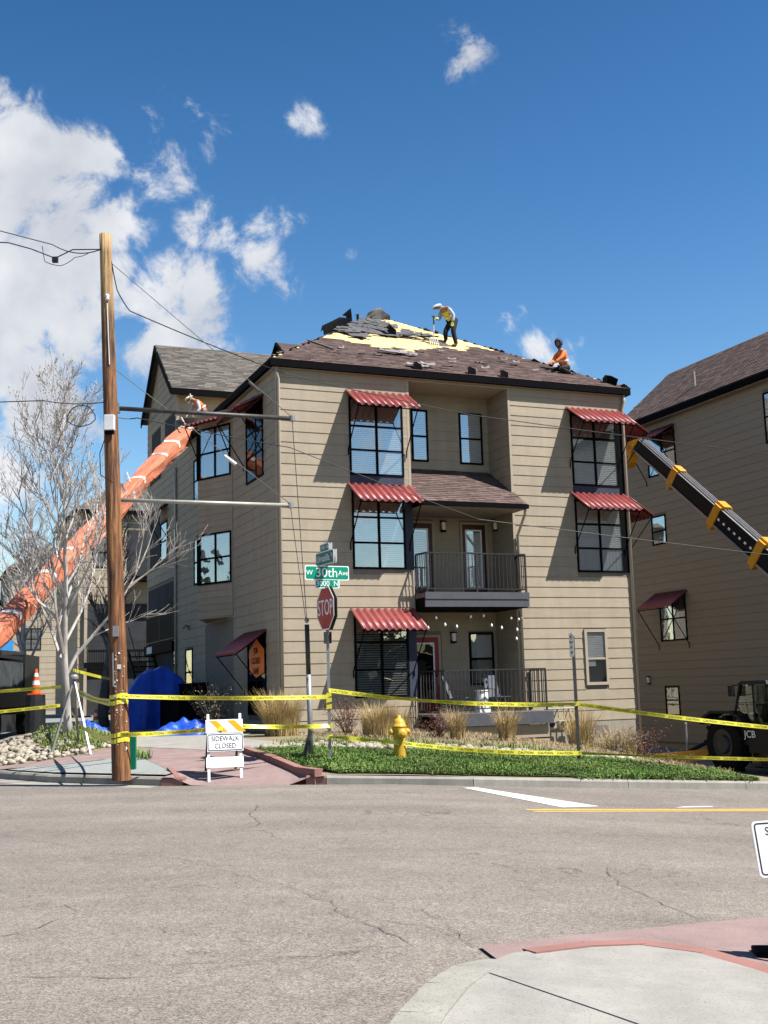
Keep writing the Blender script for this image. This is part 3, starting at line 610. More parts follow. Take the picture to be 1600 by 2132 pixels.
# recess openings
T13 = Matrix.Translation((0, 1.3, 0))
window(BA, 4.5, 5.03, 8.12, 9.68, [], [8.88], T13); window(BA, 6.06, 6.83, 8.11, 9.68, [], [8.89], T13)
window(BA, 6.13, 6.92, 1.6, 3.12, [], [2.36], T13, fill=lambda a, b, c, e: 'blind' if c > 2.3 else 'blind2')
def door(x0, x1, z0, z1, m, gm, fill='blind', handle=True):
    d = MB().box(x0 + .07, 1.262, z0, x1 - .07, 1.298, z1 - .07).build('door', MT[m], BA)
    f = MB(); f.box(x0, 1.25, z0, x0 + .068, 1.298, z1); f.box(x1 - .068, 1.25, z0, x1, 1.298, z1); f.box(x0 + .069, 1.25, z1 - .068, x1 - .069, 1.298, z1); f.build('door_frame', MT['trim'], d)
    a, b, c, e = x0 + .16, x1 - .20, z0 + .25, z1 - .22
    g = MB(); g.box(a, 1.246, c, a + .045, 1.261, e); g.box(b - .045, 1.246, c, b, 1.261, e); g.box(a + .046, 1.246, c, b - .046, 1.261, c + .045); g.box(a + .046, 1.246, e - .045, b - .046, 1.261, e); g.build('glass_frame', MT['white'], d)
    MB().box(a + .046, 1.25, c + .046, b - .046, 1.253, e - .046).build('pane', MT[gm], d)
    if fill: slat_blind(a + .046, b - .046, c + .046, e - .046, 1.2585 + .0, d, MT[fill], pitch=.05, tilt=.1)
    else: MB().quad((a + .046, 1.2605, c + .046), (b - .046, 1.2605, c + .046), (b - .046, 1.2605, e - .046), (a + .046, 1.2605, e - .046)).build('backing', MT['roomdark'], d)
    if handle: MB().tube([(x1 - .13, 1.262, z0 + 1.0), (x1 - .13, 1.20, z0 + 1.0), (x1 - .22, 1.20, z0 + 1.0)], .014, 6).build('handle', MT['gut'], d); MB().tube([(x1 - .13, 1.262, z0 + 1.13), (x1 - .13, 1.235, z0 + 1.13)], .028, 8).build('deadbolt', MT['gut'], d)
door(4.20, 5.12, 4.17, 6.36, 'doorbrown', 'glass'); door(5.96, 6.86, 4.17, 6.36, 'doorbrown', 'glass'); door(4.22, 5.20, .9, 3.06, 'doorred', 'glassdark', None)
# wall lamps
def wall_lamp(x, y, z, axis=0):
    L_ = MB().box(x - .07, y - .12, z - .15, x + .07, y - .02, z - .10).box(x - .085, y - .13, z + .13, x + .085, y - .02, z + .17).box(x - .06, y - .02, z - .16, x + .06, y - .004, z + .16).build('wall_lamp', MT['black'], BA)
    MB().lathe([(.058, -.098), (.062, 0), (.062, .128)], 10, (x, y - .075, z)).build('lamp_shade', MT['blind'], L_)
wall_lamp(5.40, 1.27, 6.2); wall_lamp(5.60, 1.27, 2.97)
L2 = MB().box(6.93, .9, 6.08, 7.035, 1.03, 6.12).box(6.93, .9, 6.33, 7.035, 1.03, 6.37).build('wall_lamp', MT['black'], BA); MB().lathe([(.05, 0), (.055, .2)], 10, (6.98, .965, 6.125)).build('lamp_shade', MT['blind'], L2)
# ---- corrugated awnings with iron braces
def corrugated(w, p, drop, pitch=.2, amp=.035, n=8):
    mb = MB(); N_ = int(w / pitch * n); V = []; nrm = Vector((0, -drop, p)).normalized() if False else Vector((0, -drop, p)).normalized()
    nrm = Vector((0, -drop / math.hypot(p, drop), p / math.hypot(p, drop)))
    for i in range(N_ + 1):
        x = w * i / N_; h = amp * sin(2 * pi * x / pitch)
        for (y, z) in ((0, 0), (-p, -drop)): V.append((x + nrm.x * h, y + nrm.y * h, z + nrm.z * h))
    Fc = [(2 * i, 2 * i + 1, 2 * i + 3, 2 * i + 2) for i in range(N_)]
    return V, Fc
def awning(root, M4, w, p=.95, drop=.6, brace_drop=1.65, inset=.06, right=True, sill=None, name='awning', **kw):
    V, Fc = corrugated(w, p, drop); o = raw(name, V, Fc, MT['awning'], root, smooth=True); o.matrix_local = M4; tag(o, **kw)
    s = o.modifiers.new('thick', 'SOLIDIFY'); s.thickness = .006
    fr = MB(); a = .10
    for x in ((inset, w - inset) if right else (inset,)):
        fr.tube([(x, -.01, -.07), (x, -p + .06, -drop - .03)], .016, 6)
    fr.tube([(.02, -p + .07, -drop - .04), (w - .02, -p + .07, -drop - .04)], .016, 6); fr.build('awning_frame', MT['black'], o)
    for x in ((inset, w - inset) if right else (inset,)): MB().tube([(x, -p + .08, -drop - .045), (x, -.03, -brace_drop), (x, -.03, -brace_drop - .18)], .017, 6).build('brace', MT['black'], o)
    return o
def at(x, y, z): return Matrix.Translation((x, y, z))
awning(BA, at(1.95, -.03, 9.74), 1.85); awning(BA, at(1.95, -.03, 7.13), 1.87); awning(BA, at(1.95, -.03, 3.71), 1.88)
awning(BA, at(8.97, -.03, 9.73), 1.84); awning(BA, at(8.99, -.03, 7.15), 1.86)
RZ = Matrix.Rotation(-pi / 2, 4, 'Z')       # outward = -x : left wall
RZR = Matrix.Rotation(pi / 2, 4, 'Z')       # outward = +x : right wall
awning(BA, at(11.03, .02, 9.73) @ RZR, 1.6); awning(BA, at(11.03, .02, 7.15) @ RZR, 1.6)
awning(BA, at(-.03, 3.25, 9.78) @ RZ, 2.15, p=.85, drop=.42); awning(BA, at(-.03, 3.3, 3.24) @ RZ, 2.2, p=.9, drop=.62)
Mb = Matrix.Translation((BX, BY, 0)) @ Matrix.Rotation(atan2(BV0 - BY, -BX), 4, 'Z')
awning(BA, Mb @ at(.0, -.03, 9.98), 1.55, p=.62, drop=.2, brace_drop=1.2)
# left wall windows (local x runs towards the street)
ML = Matrix.Translation((0, 0, 0)) @ RZ
window(BA, -2.95, -1.24, 7.50, 9.70, [-1.95], [8.24, 8.92], ML, fill='none', glass='glassdark', mull=.06)
window(BA, -2.98, -1.2, .95, 3.2, [-2.09], [1.9], ML, fill='none', glass='glassdark')
window(BA, -10.95, -9.86, 1.05, 3.1, [], [2.3], ML, fill=lambda a, b, c, e: 'curtain' if c > 2 else 'none')
for z0, z1 in ((5.2, 6.75), (8.0, 9.5)): window(BA, -9.6, -8.2, z0, z1, [], [z0 + .75], ML, fill='none')
window(BA, .09, 1.54, 8.13, 9.74, [.83], [8.94], Mb, fill='curtain'); window(BA, .09, 1.54, 4.86, 6.42, [.83], [5.65], Mb, fill=lambda a, b, c, e: 'blind' if c > 5.6 else 'blind2')
for z0, z1 in ((4.86, 6.42), (8.13, 9.74)): MB().box(-.02, -.055, z0, .088, .08, z1).build('corner_panel', MT['black'], BA).matrix_local = Mb
# bright plate standing in for a sunlit orange sign reflected in the window
MT['orange'] = mat('reflected_orange', (.95, .20, .015), .5, var=.06)
rsg = empty('sign_reflection', (OX, OY, 0), YAW, 'mirror image of an orange road sign in the ground floor side window', 'road sign')
MB().prism([(1.28, 2.72), (2.0, 3.04), (2.72, 2.72), (2.72, 2.1), (2.05, 1.96), (1.28, 2.1)], 'x', -.060, -.054).build('reflection_plate', MT['orange'], rsg)
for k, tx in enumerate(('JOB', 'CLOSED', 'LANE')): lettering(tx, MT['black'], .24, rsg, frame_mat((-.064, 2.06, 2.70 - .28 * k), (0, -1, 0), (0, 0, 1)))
# ---- gutters, downspouts
MT['downspout'] = mat('downspout_paint', (.36, .31, .25), .45, var=.06)
def downspout(pts, name='downspout', w=.085): MB().tube(pts, w / 2, 8).build(name, MT['downspout'], BA, smooth=True)
downspout([(-.02, -.10, 10.25), (-.02, -.10, 10.02), (.035, -.06, 9.9), (.035, -.06, .3)])
downspout([(11.0, -.13, 10.22), (11.0, -.13, 10.0), (10.95, -.07, 9.75), (10.95, -.07, -.5)], w=.1)
downspout([(7.06, -.72, 6.53), (7.06, -.70, 6.35), (7.13, -.09, 5.8), (7.13, -.075, .4)])
downspout([(-.07, 12.35, 9.8), (-.07, 12.35, .6)])
MB().box(-.22, -.22, 10.22, 11.2, -.10, 10.40).build('gutter', MT['gut'], BA)
MB().box(-.24, -.095, 10.22, -.12, 10.6, 10.39).build('gutter', MT['gut'], BA)
MB().box(11.08, -.095, 10.22, 11.2, 11, 10.39).build('gutter', MT['gut'], BA)
MB().box(-.12, -.098, 10.205, 11.08, 0.0, 10.235).build('soffit', MT['trim'], BA)
MB().box(-.118, .002, 10.205, 0.0, 10.6, 10.235).build('soffit', MT['trim'], BA)
MB().box(3.855, .002, 10.15, 7.045, 1.295, 10.20).build('soffit', MT['trim'], BA)
# ---- balcony, patio, low roof
def railing(root, pts, z0, z1, zt=None, step=.115, name='railing'):
    o = None
    for a, b in zip(pts, pts[1:]):
        a = Vector((*a, 0)); b = Vector((*b, 0))
        for q in (MB().beam(a + Vector((0, 0, z1)), b + Vector((0, 0, z1)), .045, .04), MB().beam(a + Vector((0, 0, z0 + .09)), b + Vector((0, 0, z0 + .09)), .03, .03)):
            if o is None: o = q.build(name, MT['rail'], root)
            else: q.build('rail', MT['rail'], o)
    pm = MB().box(-.022, -.022, z0, .022, .022, z1 - .021).mesh('post', MT['rail']); bm_ = MB().box(-.009, -.009, z0 + .105, .009, .009, z1 - .021).mesh('baluster', MT['rail'])
    def put(me, nm, p): q = bpy.data.objects.new(nm, me); link(q, o); q.location = (p[0], p[1], 0)
    for a, b in zip(pts, pts[1:]):
        a = Vector(a); b = Vector(b); n = max(2, round((b - a).length / step))
        for i in range(1, n): put(bm_, 'baluster', a.lerp(b, i / n))
    for p in pts: put(pm, 'post', p)
    return o
railing(BA, [(3.93, -.03), (3.99, -.6), (5.5, -.6), (7.04, -.6), (7.04, -.03)], 4.13, 5.2)
MB().box(3.87, -.70, 3.98, 7.04, 1.25, 4.10).build('balcony_floor', MT['deckwood'], BA)
MB().box(3.87, -.735, 3.93, 7.06, -.702, 4.12).build('balcony_fascia', MT['deckface'], BA); MB().box(3.87, -.715, 3.72, 7.06, -.68, 3.925).build('balcony_fascia', MT['deckface'], BA)
MB().box(3.88, -.66, 3.70, 7.03, 1.25, 3.97).build('balcony_joists', MT['black'], BA)
railing(BA, [(3.95, -.05), (4.27, -.9), (5.8, -.9), (7.35, -.9), (7.35, -.06)], .88, 2.0)
MB().box(3.87, -1.0, .80, 7.45, 1.25, .86).build('patio_floor', MT['deckwood'], BA)
MB().box(3.95, -1.04, .52, 7.48, -1.002, .85).build('patio_fascia', MT['deckface'], BA)
MB().box(4.0, -.9, -.3, 7.4, -.88, .5).build('patio_skirt', MT['siding'], BA)
MB().box(4.0, -.905, .12, 7.4, -.9, .15).build('skirt_gap', MT['black'], BA)
def slab_roof(root, name, pts, m, t=.04):
    o = MB().poly(pts).build(name, m, root); s = o.modifiers.new('t', 'SOLIDIFY'); s.thickness = t; s.offset = -1 if True else 1; return o
def shingles(root, P0, ex, ey, inside, lx, ly, m, seed, tab=.31, expo=.142, keep=None, name='shingles', lift=.012):
    """courses of shingle tabs on the plane P0 + ex*a + ey*b"""
    P0 = Vector(P0); ex = Vector(ex).normalized(); ey = Vector(ey).normalized(); n = ex.cross(ey).normalized()
    if n.z < 0: n = -n
    r = random.Random(seed); V = []; Fc = []; T = []; b = 0; row = 0
    while b < ly:
        a = -tab * r.random()
        a0_ = 0
        while a < lx:
            w = tab * r.uniform(.6, 1.25); a2 = min(a + w - .006, lx); as_ = a; a = max(a, 0)
            if inside((a + a2) / 2, b + expo / 2) and (keep is None or keep((a + a2) / 2, b + expo / 2)):
                h = lift + r.uniform(0, .008); k = len(V)
                q = lambda x, y, z: tuple(P0 + ex * x + ey * y + n * z)
                V += [q(a, b, h), q(a2, b, h + r.uniform(-.003, .003)), q(a2, b + expo, .004), q(a, b + expo, .004), q(a, b, 0), q(a2, b, 0)]
                Fc += [(k, k + 1, k + 2, k + 3), (k + 4, k + 5, k + 1, k)]; t = r.random(); T += [t, t * .5]
            a = as_ + w
        b += expo; row += 1
    return raw(name, V, Fc, m, root, tones=T, kind='stuff')
# low roof over the balcony
lr0 = Vector((3.83, -.78, 6.63)); lex = Vector((1, 0, 0)); ley = Vector((0, 2.08, 1.27)); ll = ley.length
lo = MB().hexa([(3.853, -.76, 6.50), (7.11, -.76, 6.50), (7.045, 1.298, 7.76), (3.853, 1.298, 7.76), (3.853, -.76, 6.60), (7.11, -.76, 6.60), (7.045, 1.298, 7.87), (3.853, 1.298, 7.87)]).build('balcony_roof', MT['shingle'], BA)
shingles(lo, (3.83, -.78, 6.606), lex, ley, lambda a, b: a < 3.3 and (a < 3.2 or b < .9), 3.28, ll, MT['shingle'], 5)
MB().box(3.84, -.84, 6.48, 7.12, -.765, 6.595).build('gutter', MT['gut'], lo)
MB().box(3.86, -.75, 6.46, 7.03, 1.25, 6.495).build('soffit', MT['siding_core'], lo)
# ---- main roof
AP = Vector((5.32, 5.75, 14.03)); EZ = 10.41
FL = Vector((-.24, -.22, EZ)); FR = Vector((11.22, -.22, EZ))
eyv = (Vector((AP.x, AP.y, AP.z)) - Vector((AP.x, FL.y, EZ))); SL = eyv.length; eyv.normalize(); WX = FR.x - FL.x
def in_front(a, b): t = b / SL; return a > (AP.x - FL.x) * t - .05 and a < WX - (FR.x - AP.x) * t + .05
BL = Vector((-.24, 10.6, EZ)); BR = Vector((11.22, 11.6, EZ))
rf = MB().poly([FL, FR, AP]).poly([FR, BR, AP]).poly([BL, FL, AP]).poly([BR, BL, AP]).build('roof', MT['plywood'], BA)
# torn upper part of the front slope, in slope coordinates (a along the eave, b up the slope)
BD = [(-.5, 3.3), (2.54, 3.09), (2.74, 3.04), (3.16, 2.83), (3.42, 2.74), (3.83, 2.95), (3.78, 2.5), (4.32, 2.42), (4.71, 2.82), (4.81, 2.56), (4.93, 2.24), (5.26, 2.59), (5.87, 2.9), (6.31, 3.29), (6.67, 3.23), (6.92, 3.15), (7.1, 3.06), (7.73, 3.76), (7.9, 3.6), (12, 3.4)]
def bline(a):
    for (x0, y0), (x1, y1) in zip(BD, BD[1:]):
        if x0 <= a <= x1 and x1 > x0: return y0 + (y1 - y0) * (a - x0) / (x1 - x0)
    return 3
rj = random.Random(3)
exv = Vector((1, 0, 0)); nfr = exv.cross(eyv).normalized()
def FP(a, b, h=0): return FL + exv * a + eyv * b + nfr * h
shingles(rf, FL, exv, eyv, in_front, WX, SL, MT['shingle'], 21, keep=lambda a, b: b < bline(a) + rj.uniform(-.16, .06))
for k, (P, Q) in enumerate(((FR, BR), (BL, FL))):
    ex = (Q - P); L_ = ex.length; ex.normalize(); ey = (AP - P); ta = ey.dot(ex); ey = ey - ex * ta; sl = ey.length; ey.normalize()
    shingles(rf, P, ex, ey, lambda a, b, ta=ta, sl=sl, L_=L_: a > ta * b / sl - .05 and a < L_ - (L_ - ta) * b / sl + .05, L_, sl, MT['shingle'], 22 + k)
# bare sheathing boards exposed by the tear
pm = None
for row in range(3):
    b0 = 2.2 + row * 1.22; a0 = .3 + (row % 2) * 1.2
    for c in range(5):
        a1 = a0 + 2.43 * c; P = [(a1, b0), (a1 + 2.425, b0), (a1 + 2.425, b0 + 1.214), (a1, b0 + 1.214)]
        P = [(min(max(a, (AP.x - FL.x) * b / SL + .03), WX - (FR.x - AP.x) * b / SL - .03), b) for a, b in P]
        if P[1][0] - P[0][0] < .15 and P[2][0] - P[3][0] < .15: continue
        mb = MB(); mb.hexa([FP(a, b, -.02) for a, b in P] + [FP(a, b, .0025) for a, b in P]); mb.build('plywood_sheet', MT['plywood'], rf)
# remaining grey felt and shingle patches
def patch(poly, m, name, h=.03, seed=1, rough=.05, parent=None):
    r = random.Random(seed); pts = []
    for (a, b), (c, d) in zip(poly, poly[1:] + poly[:1]):
        n = max(1, int(math.hypot(c - a, d - b) / .22))
        for i in range(n): t = i / n; pts.append((a + (c - a) * t + r.uniform(-rough, rough), b + (d - b) * t + r.uniform(-rough, rough)))
    P3 = [Vector((a, b, 0)) for a, b in pts]; bm = bmesh.new(); vv = [bm.verts.new(p) for p in P3]
    for q in tessellate_polygon([P3]):
        try: bm.faces.new([vv[i] for i in q])
        except ValueError: pass
    for ax in (0, 1):
        for k in range(-4, 60):
            no = Vector((1, 0, 0)) if ax == 0 else Vector((0, 1, 0)); bmesh.ops.bisect_plane(bm, geom=bm.verts[:] + bm.edges[:] + bm.faces[:], plane_co=no * (k * .24), plane_no=no, dist=1e-5)
    for v in bm.verts:
        w = FP(v.co.x, v.co.y, h + r.uniform(0, .05) + .03 * sin(v.co.y * 9)); v.co = w
    bmesh.ops.recalc_face_normals(bm, faces=bm.faces)
    me = bpy.data.meshes.new(name); bm.to_mesh(me); bm.free(); me.materials.append(m); o = bpy.data.objects.new(name, me); link(o, parent or rf); return o
G1 = [(2.96, 3.86), (3.5, 4.55), (4.2, 5.35), (4.95, 6.2), (5.25, 5.9), (5.56, 5.47), (5.34, 4.59), (5.84, 3.88), (5.23, 3.91), (4.79, 3.76), (4.59, 4.07), (4.3, 4.11), (3.92, 3.33), (3.72, 3.14), (3.28, 3.7)]
patch(G1, MT['felt'], 'felt_patch', .03, 2)
patch([(5.75, 5.1), (5.72, 4.6), (5.95, 4.4), (6.3, 4.2), (6.5, 4.3), (6.2, 4.7)], MT['felt'], 'felt_patch', .03, 4, .08)
patch([(5.87, 3.76), (6.32, 3.48), (6.61, 3.33), (6.95, 3.45), (6.5, 3.6), (6.1, 3.85)], MT['felt'], 'felt_patch', .02, 5, .03)
def strips(poly, n, seed, m, L0=.3, L1=.9, w=.13):        # loose shingle strips lying over the felt
    r = random.Random(seed); c = 0; xs = [p[0] for p in poly]; ys = [p[1] for p in poly]
    while c < n:
        a = r.uniform(min(xs), max(xs)); b = r.uniform(min(ys), max(ys))
        if not inpoly(a, b, poly): continue
        c += 1; L_ = r.uniform(L0, L1); an = r.gauss(-.12, .28); h = .07 + r.uniform(0, .05); dx, dy = cos(an), sin(an); bend = r.uniform(0, .07); P = []
        for t in (-.5, 0, .5):
            for s in (-.5, .5): P.append(FP(a + dx * L_ * t - dy * w * s, b + dy * L_ * t + dx * w * s, h + (bend if t else 0) * (1 if s > 0 else .2)))
        o = raw('loose_shingle', P, [(0, 2, 3, 1), (2, 4, 5, 3)], m, rf); s_ = o.modifiers.new('t', 'SOLIDIFY'); s_.thickness = .008
strips(G1, 46, 8, MT['felt']); strips([(5.7, 5.2), (5.7, 4.3), (6.6, 4.0), (6.6, 4.4)], 8, 9, MT['felt'], .2, .5)
MT['scrap'] = mat('pale_scrap', (.22, .20, .20), .9, var=.3, scale=5)
strips([(1.2, .2), (9.5, .2), (7.6, 2.8), (2.8, 2.5)], 9, 10, MT['scrap'], .1, .4, .06)
strips([(1.2, .2), (9.5, .2), (7.6, 2.8), (2.8, 2.5)], 13, 12, MT['tar'], .08, .35, .05)
strips([(4.1, .15), (4.9, .15), (4.9, .5), (4.1, .5)], 9, 13, MT['scrap'], .2, .5, .1); strips([(3.9, 1.55), (5.0, 1.55), (5.0, 1.85), (3.9, 1.85)], 9, 14, MT['scrap'], .2, .6, .1)
# black felt flap rolled up along the left hip and at the peak
def flap(pts, name='felt_flap', m='tar'):
    V = []; Fc = []
    for i, (base, tip) in enumerate(pts):
        mid = (Vector(base) + Vector(tip)) / 2 + nfr * .12; V += [tuple(base), tuple(mid), tuple(tip)]
        if i: k = 3 * i; Fc += [(k - 3, k, k + 1, k - 2), (k - 2, k + 1, k + 2, k - 1)]
    o = raw(name, V, Fc, MT[m], rf); s = o.modifiers.new('t', 'SOLIDIFY'); s.thickness = .012
flap([(FP(2.55, 3.25, .02), FP(2.45, 3.35, .1)), (FP(2.75, 3.5, .02), FP(2.6, 3.72, .20)), (FP(3.1, 3.9, .02), FP(3.02, 4.12, .28)), (FP(3.45, 4.35, .02), FP(3.45, 4.68, .31)), (FP(3.75, 4.75, .02), FP(3.78, 5.0, .25)), (FP(3.95, 5.05, .02), FP(4.05, 5.2, .12))])
flap([(FP(3.95, 5.1, .02), FP(3.75, 5.3, .25)), (FP(4.05, 5.15, .02), FP(4.02, 5.35, .5)), (FP(4.15, 5.3, .02), FP(4.12, 5.5, .12))])
flap([(FP(4.42, 5.65, .02), FP(4.36, 5.8, .2)), (FP(4.52, 5.75, .02), FP(4.5, 5.9, .22))])
flap([(FP(4.98, 6.35, .03), FP(5.1, 6.45, .15)), (FP(5.3, 6.42, .03), FP(5.42, 6.75, .30)), (FP(5.55, 6.42, .03), FP(5.6, 6.8, .34)), (FP(5.85, 6.35, .03), FP(5.8, 6.42, .10))], m='felt')
flap([(FP(4.9, 3.95, .03), FP(4.86, 4.25, .22)), (FP(5.0, 3.9, .03), FP(5.0, 4.25, .35)), (FP(5.1, 3.85, .03), FP(5.15, 4.05, .2))])
for (a, b) in ((4.35, .08), (6.05, .05), (7.09, .02)): flap([(FP(a - .12, b, .01), FP(a - .1, b + .2, .10)), (FP(a, b, .01), FP(a - .03, b + .26, .16)), (FP(a + .14, b, .01), FP(a + .12, b + .12, .05))])
flap([(FP(10.7, .42, .0), FP(10.62, .45, .05)), (FP(10.85, .4, .0), FP(10.82, .6, .22)), (FP(11.0, .3, .0), FP(10.97, .5, .24)), (FP(11.05, .2, .0), FP(11.08, .22, .2))])
MB().tube([FP(1.75, 2.35, .04), FP(2.3, 1.55, .04)], .03, 6).build('loose_lath', MT['deckwood'], rf)
# little cross gable at the left eave
gz = 11.36; gu = .48; gb = 10.84; gv = (.75, 1.5, 2.25); ge = 1.22     # small louvred dormer on the left slope
MB().poly([(gu + .03, gv[0], gb), (gu + .03, gv[1], gz - .03), (gu + .03, gv[2], gb)]).build('gable_face', MT['black'], rf)
for p, q in ((gv[0], gv[1]), (gv[2], gv[1])):
    MB().hexa([(gu - .04, p, gb - .04), (gu + .02, p, gb - .04), (gu + .02, q, gz - .04), (gu - .04, q, gz - .04), (gu - .04, p, gb + .05), (gu + .02, p, gb + .05), (gu + .02, q, gz + .05), (gu - .04, q, gz + .05)]).build('rake_board', MT['gut'], rf)
MB().poly([(gu - .02, gv[0] - .02, gb + .03), (ge - .55, gv[0] - .02, gb + .03), (ge + .05, gv[1], gz + .045), (gu - .02, gv[1], gz + .045)]).poly([(gu - .02, gv[2] + .02, gb + .03), (gu - .02, gv[1], gz + .045), (ge + .05, gv[1], gz + .045), (ge - .55, gv[2] + .02, gb + .03)]).build('dormer_roof', MT['shingle'], rf)
# ---- string of festoon bulbs under the balcony
MT['bulb'] = mat('white_bulb', (.85, .85, .82), .3, var=.02, spec=.6)
sl = empty('string_lights', (OX, OY, 0), YAW, 'string of white festoon bulbs hung in swags under the balcony', 'string lights')
pts = []
anch = [(4.0, 3.45), (4.3, 3.62), (5.3, 3.66), (5.55, 3.7), (6.5, 3.55), (6.9, 3.55)]
def swag(a, b, sag, n=12): return [Vector((a[0] + (b[0] - a[0]) * t, -.55, a[1] + (b[1] - a[1]) * t - sag * 4 * t * (1 - t))) for t in [i / n for i in range(n + 1)]]
wire = swag((3.98, 3.2), (4.25, 3.5), .02) + swag((4.25, 3.5), (5.3, 3.52), .27) + swag((5.3, 3.52), (5.62, 3.68), .02) + swag((5.62, 3.68), (6.55, 3.48), .38) + swag((6.55, 3.48), (6.9, 3.5), .05)
MT['cable'] = mat('black_cable', (.012, .012, .013), .5, var=.2)
MB().tube(wire, .006, 5).build('cable', MT['cable'], sl)
bm_ = MB().lathe([(.006, .05), (.018, .03), (.034, 0), (.030, -.03), (.012, -.05)], 8).mesh('bulb', MT['bulb'], True)
for i in (1, 12, 16, 20, 25, 40, 43, 47, 51, 60, 64):
    if i < len(wire): b = bpy.data.objects.new('bulb', bm_); link(b, sl); b.location = wire[i] - Vector((0, 0, .055))
for x, z in ((6.75, 3.1), (6.72, 2.85)): b = bpy.data.objects.new('bulb', bm_); link(b, sl); b.location = (x, -.5, z)
MB().tube([(6.76, -.5, 3.5), (6.74, -.5, 3.0), (6.70, -.5, 2.7)], .005, 4).build('cable', MT['cable'], sl)
# ---- patio chairs and small table
MT['sling'] = mat('grey_sling', (.09, .10, .12), .8, var=.1)
def chair(u, v, rz, label):
    c = empty('patio_chair', W(u, v, .86), YAW + rz, label, 'chair', 'sling chairs on the patio')
    MB().hexa([(-.25, -.24, .40), (.25, -.24, .40), (.25, .22, .37), (-.25, .22, .37), (-.25, -.24, .42), (.25, -.24, .42), (.25, .22, .39), (-.25, .22, .39)]).build('seat', MT['sling'], c)
    MB().hexa([(-.25, .22, .40), (.25, .22, .40), (.25, .24, .40), (-.25, .24, .40), (-.20, .40, 1.0), (.20, .40, 1.0), (.20, .42, 1.0), (-.20, .42, 1.0)]).build('backrest', MT['sling'], c)
    for s in (-1, 1):
        MB().tube([(s * .27, -.26, 0), (s * .27, -.22, .62), (s * .27, .22, .64)], .013, 6).build('arm', MT['rail'], c); MB().tube([(s * .27, .30, 0), (s * .26, .2, .42)], .013, 6).build('leg', MT['rail'], c); MB().tube([(s * .26, .2, .40), (s * .21, .42, 1.02)], .013, 6).build('back_post', MT['rail'], c)
chair(5.05, -.1, .9, 'grey sling patio chair beside the red door'); chair(6.25, -.15, .15, 'grey sling patio chair below the patio window')
pt = empty('patio_table', W(5.65, -.35, .86), YAW, 'small pale covered table between the two patio chairs', 'table')
MB().lathe([(.24, 0), (.20, .3), (.17, .55), (.20, .58), (.20, .60)], 8).build('cover', MT['blind'], pt)
# ---- rear wing with grey gable roof
MT['siding_wing'] = MT['siding']
WG = empty('apartment_wing', (OX, OY, 0), YAW, 'rear apartment wing with steep grey shingled gable behind the main block', 'apartment building')
GA = (15.32, 15.28); GR = (12.16, 12.75); GLf = (18.06, 12.77)
MB().prism([(12.5, .2), (18.0, .2), (18.0, 12.7), (GA[0], GA[1] - .18), (12.5, 12.75)], 'x', .004, 9).build('wall', MT['siding_core'], WG)
OPN = [(15.3, 17.1, 9.9, 12.0), (12.65, 14.5, 10.2, 12.0), (12.9, 17.7, 1.0, 5.7), (15.4, 17.4, 6.4, 8.6)]
z = 0.2; seg_boards(WG, (0, 18.0), (0, 12.47), .2, 12.7, holes=[(18 - b, 18 - a, c, d) for a, b, c, d in OPN] + [(18 - 15.3, 18 - 14.0, 6.5, 8.1)])
k = 0
while 12.72 + k * E_ < GA[1] - .25:
    z0 = 12.72 + k * E_; t = (z0 - 12.75) / (GA[1] - 12.75); a = GR[0] + .35 + (GA[0] - GR[0]) * t; b = GLf[0] - .1 - (GLf[0] - GA[0]) * t; k += 1
    if b - a > .2: seg_boards(WG, (0, b), (0, a), z0, z0 + E_ - .001, zref=z0)
seg_boards(WG, (0.09, 12.49), (6, 12.49), 9.9, 12.75)
MB().box(-.026, 12.42, .2, .09, 12.49, 12.7).build('corner_trim', MT['trim'], WG)
for a, b, c, d in OPN: MB().box(-.001, a, c, .012, b, d).build('dark_porch_panel', MT['roomdark'], WG)
window(WG, -15.25, -14.02, 6.6, 8.1, [], [7.35], ML, fill=lambda a, b, c, e: 'curtain' if c > 7.3 else 'none', glass='glass')
awning(WG, at(-.03, 15.3, 8.75) @ RZ, 1.4, p=.6, drop=.45, brace_drop=1.3)
window(WG, -12.95, -12.55, 2.6, 4.0, [], [3.3], ML)
wr = MB(); th = .12
wr.hexa([(-.25, GR[0], GR[1] - th), (9, GR[0], GR[1] - th), (9, GA[0], GA[1] - th), (-.25, GA[0], GA[1] - th), (-.25, GR[0], GR[1]), (9, GR[0], GR[1]), (9, GA[0], GA[1]), (-.25, GA[0], GA[1])])
wr.hexa([(-.25, GA[0] + .004, GA[1] - th), (9, GA[0] + .004, GA[1] - th), (9, GLf[0], GLf[1] - th), (-.25, GLf[0], GLf[1] - th), (-.25, GA[0] + .004, GA[1]), (9, GA[0] + .004, GA[1]), (9, GLf[0], GLf[1]), (-.25, GLf[0], GLf[1])])
wr = wr.build('roof', MT['shingle_grey'], WG)
ley = Vector((0, GA[0] - GR[0], GA[1] - GR[1])); shingles(wr, (-.24, GR[0], GR[1]), (1, 0, 0), ley, lambda a, b: True, 8.5, ley.length, MT['shingle_grey'], 31, tab=.42)
fb = MB()
for (p, q) in ((GR, GA), (GA, GLf)):
    fb.hexa([(-.30, p[0], p[1] - .26), (-.255, p[0], p[1] - .26), (-.255, q[0], q[1] - .26), (-.30, q[0], q[1] - .26), (-.30, p[0], p[1] + .0), (-.255, p[0], p[1] + .0), (-.255, q[0], q[1] + .0), (-.30, q[0], q[1] + .0)])
fb.build('rake_board', MT['gut'], wr); MB().box(-.3, GR[0] - .09, GR[1] - .25, 9, GR[0] - .005, GR[1] - .02).build('gutter', MT['gut'], wr)
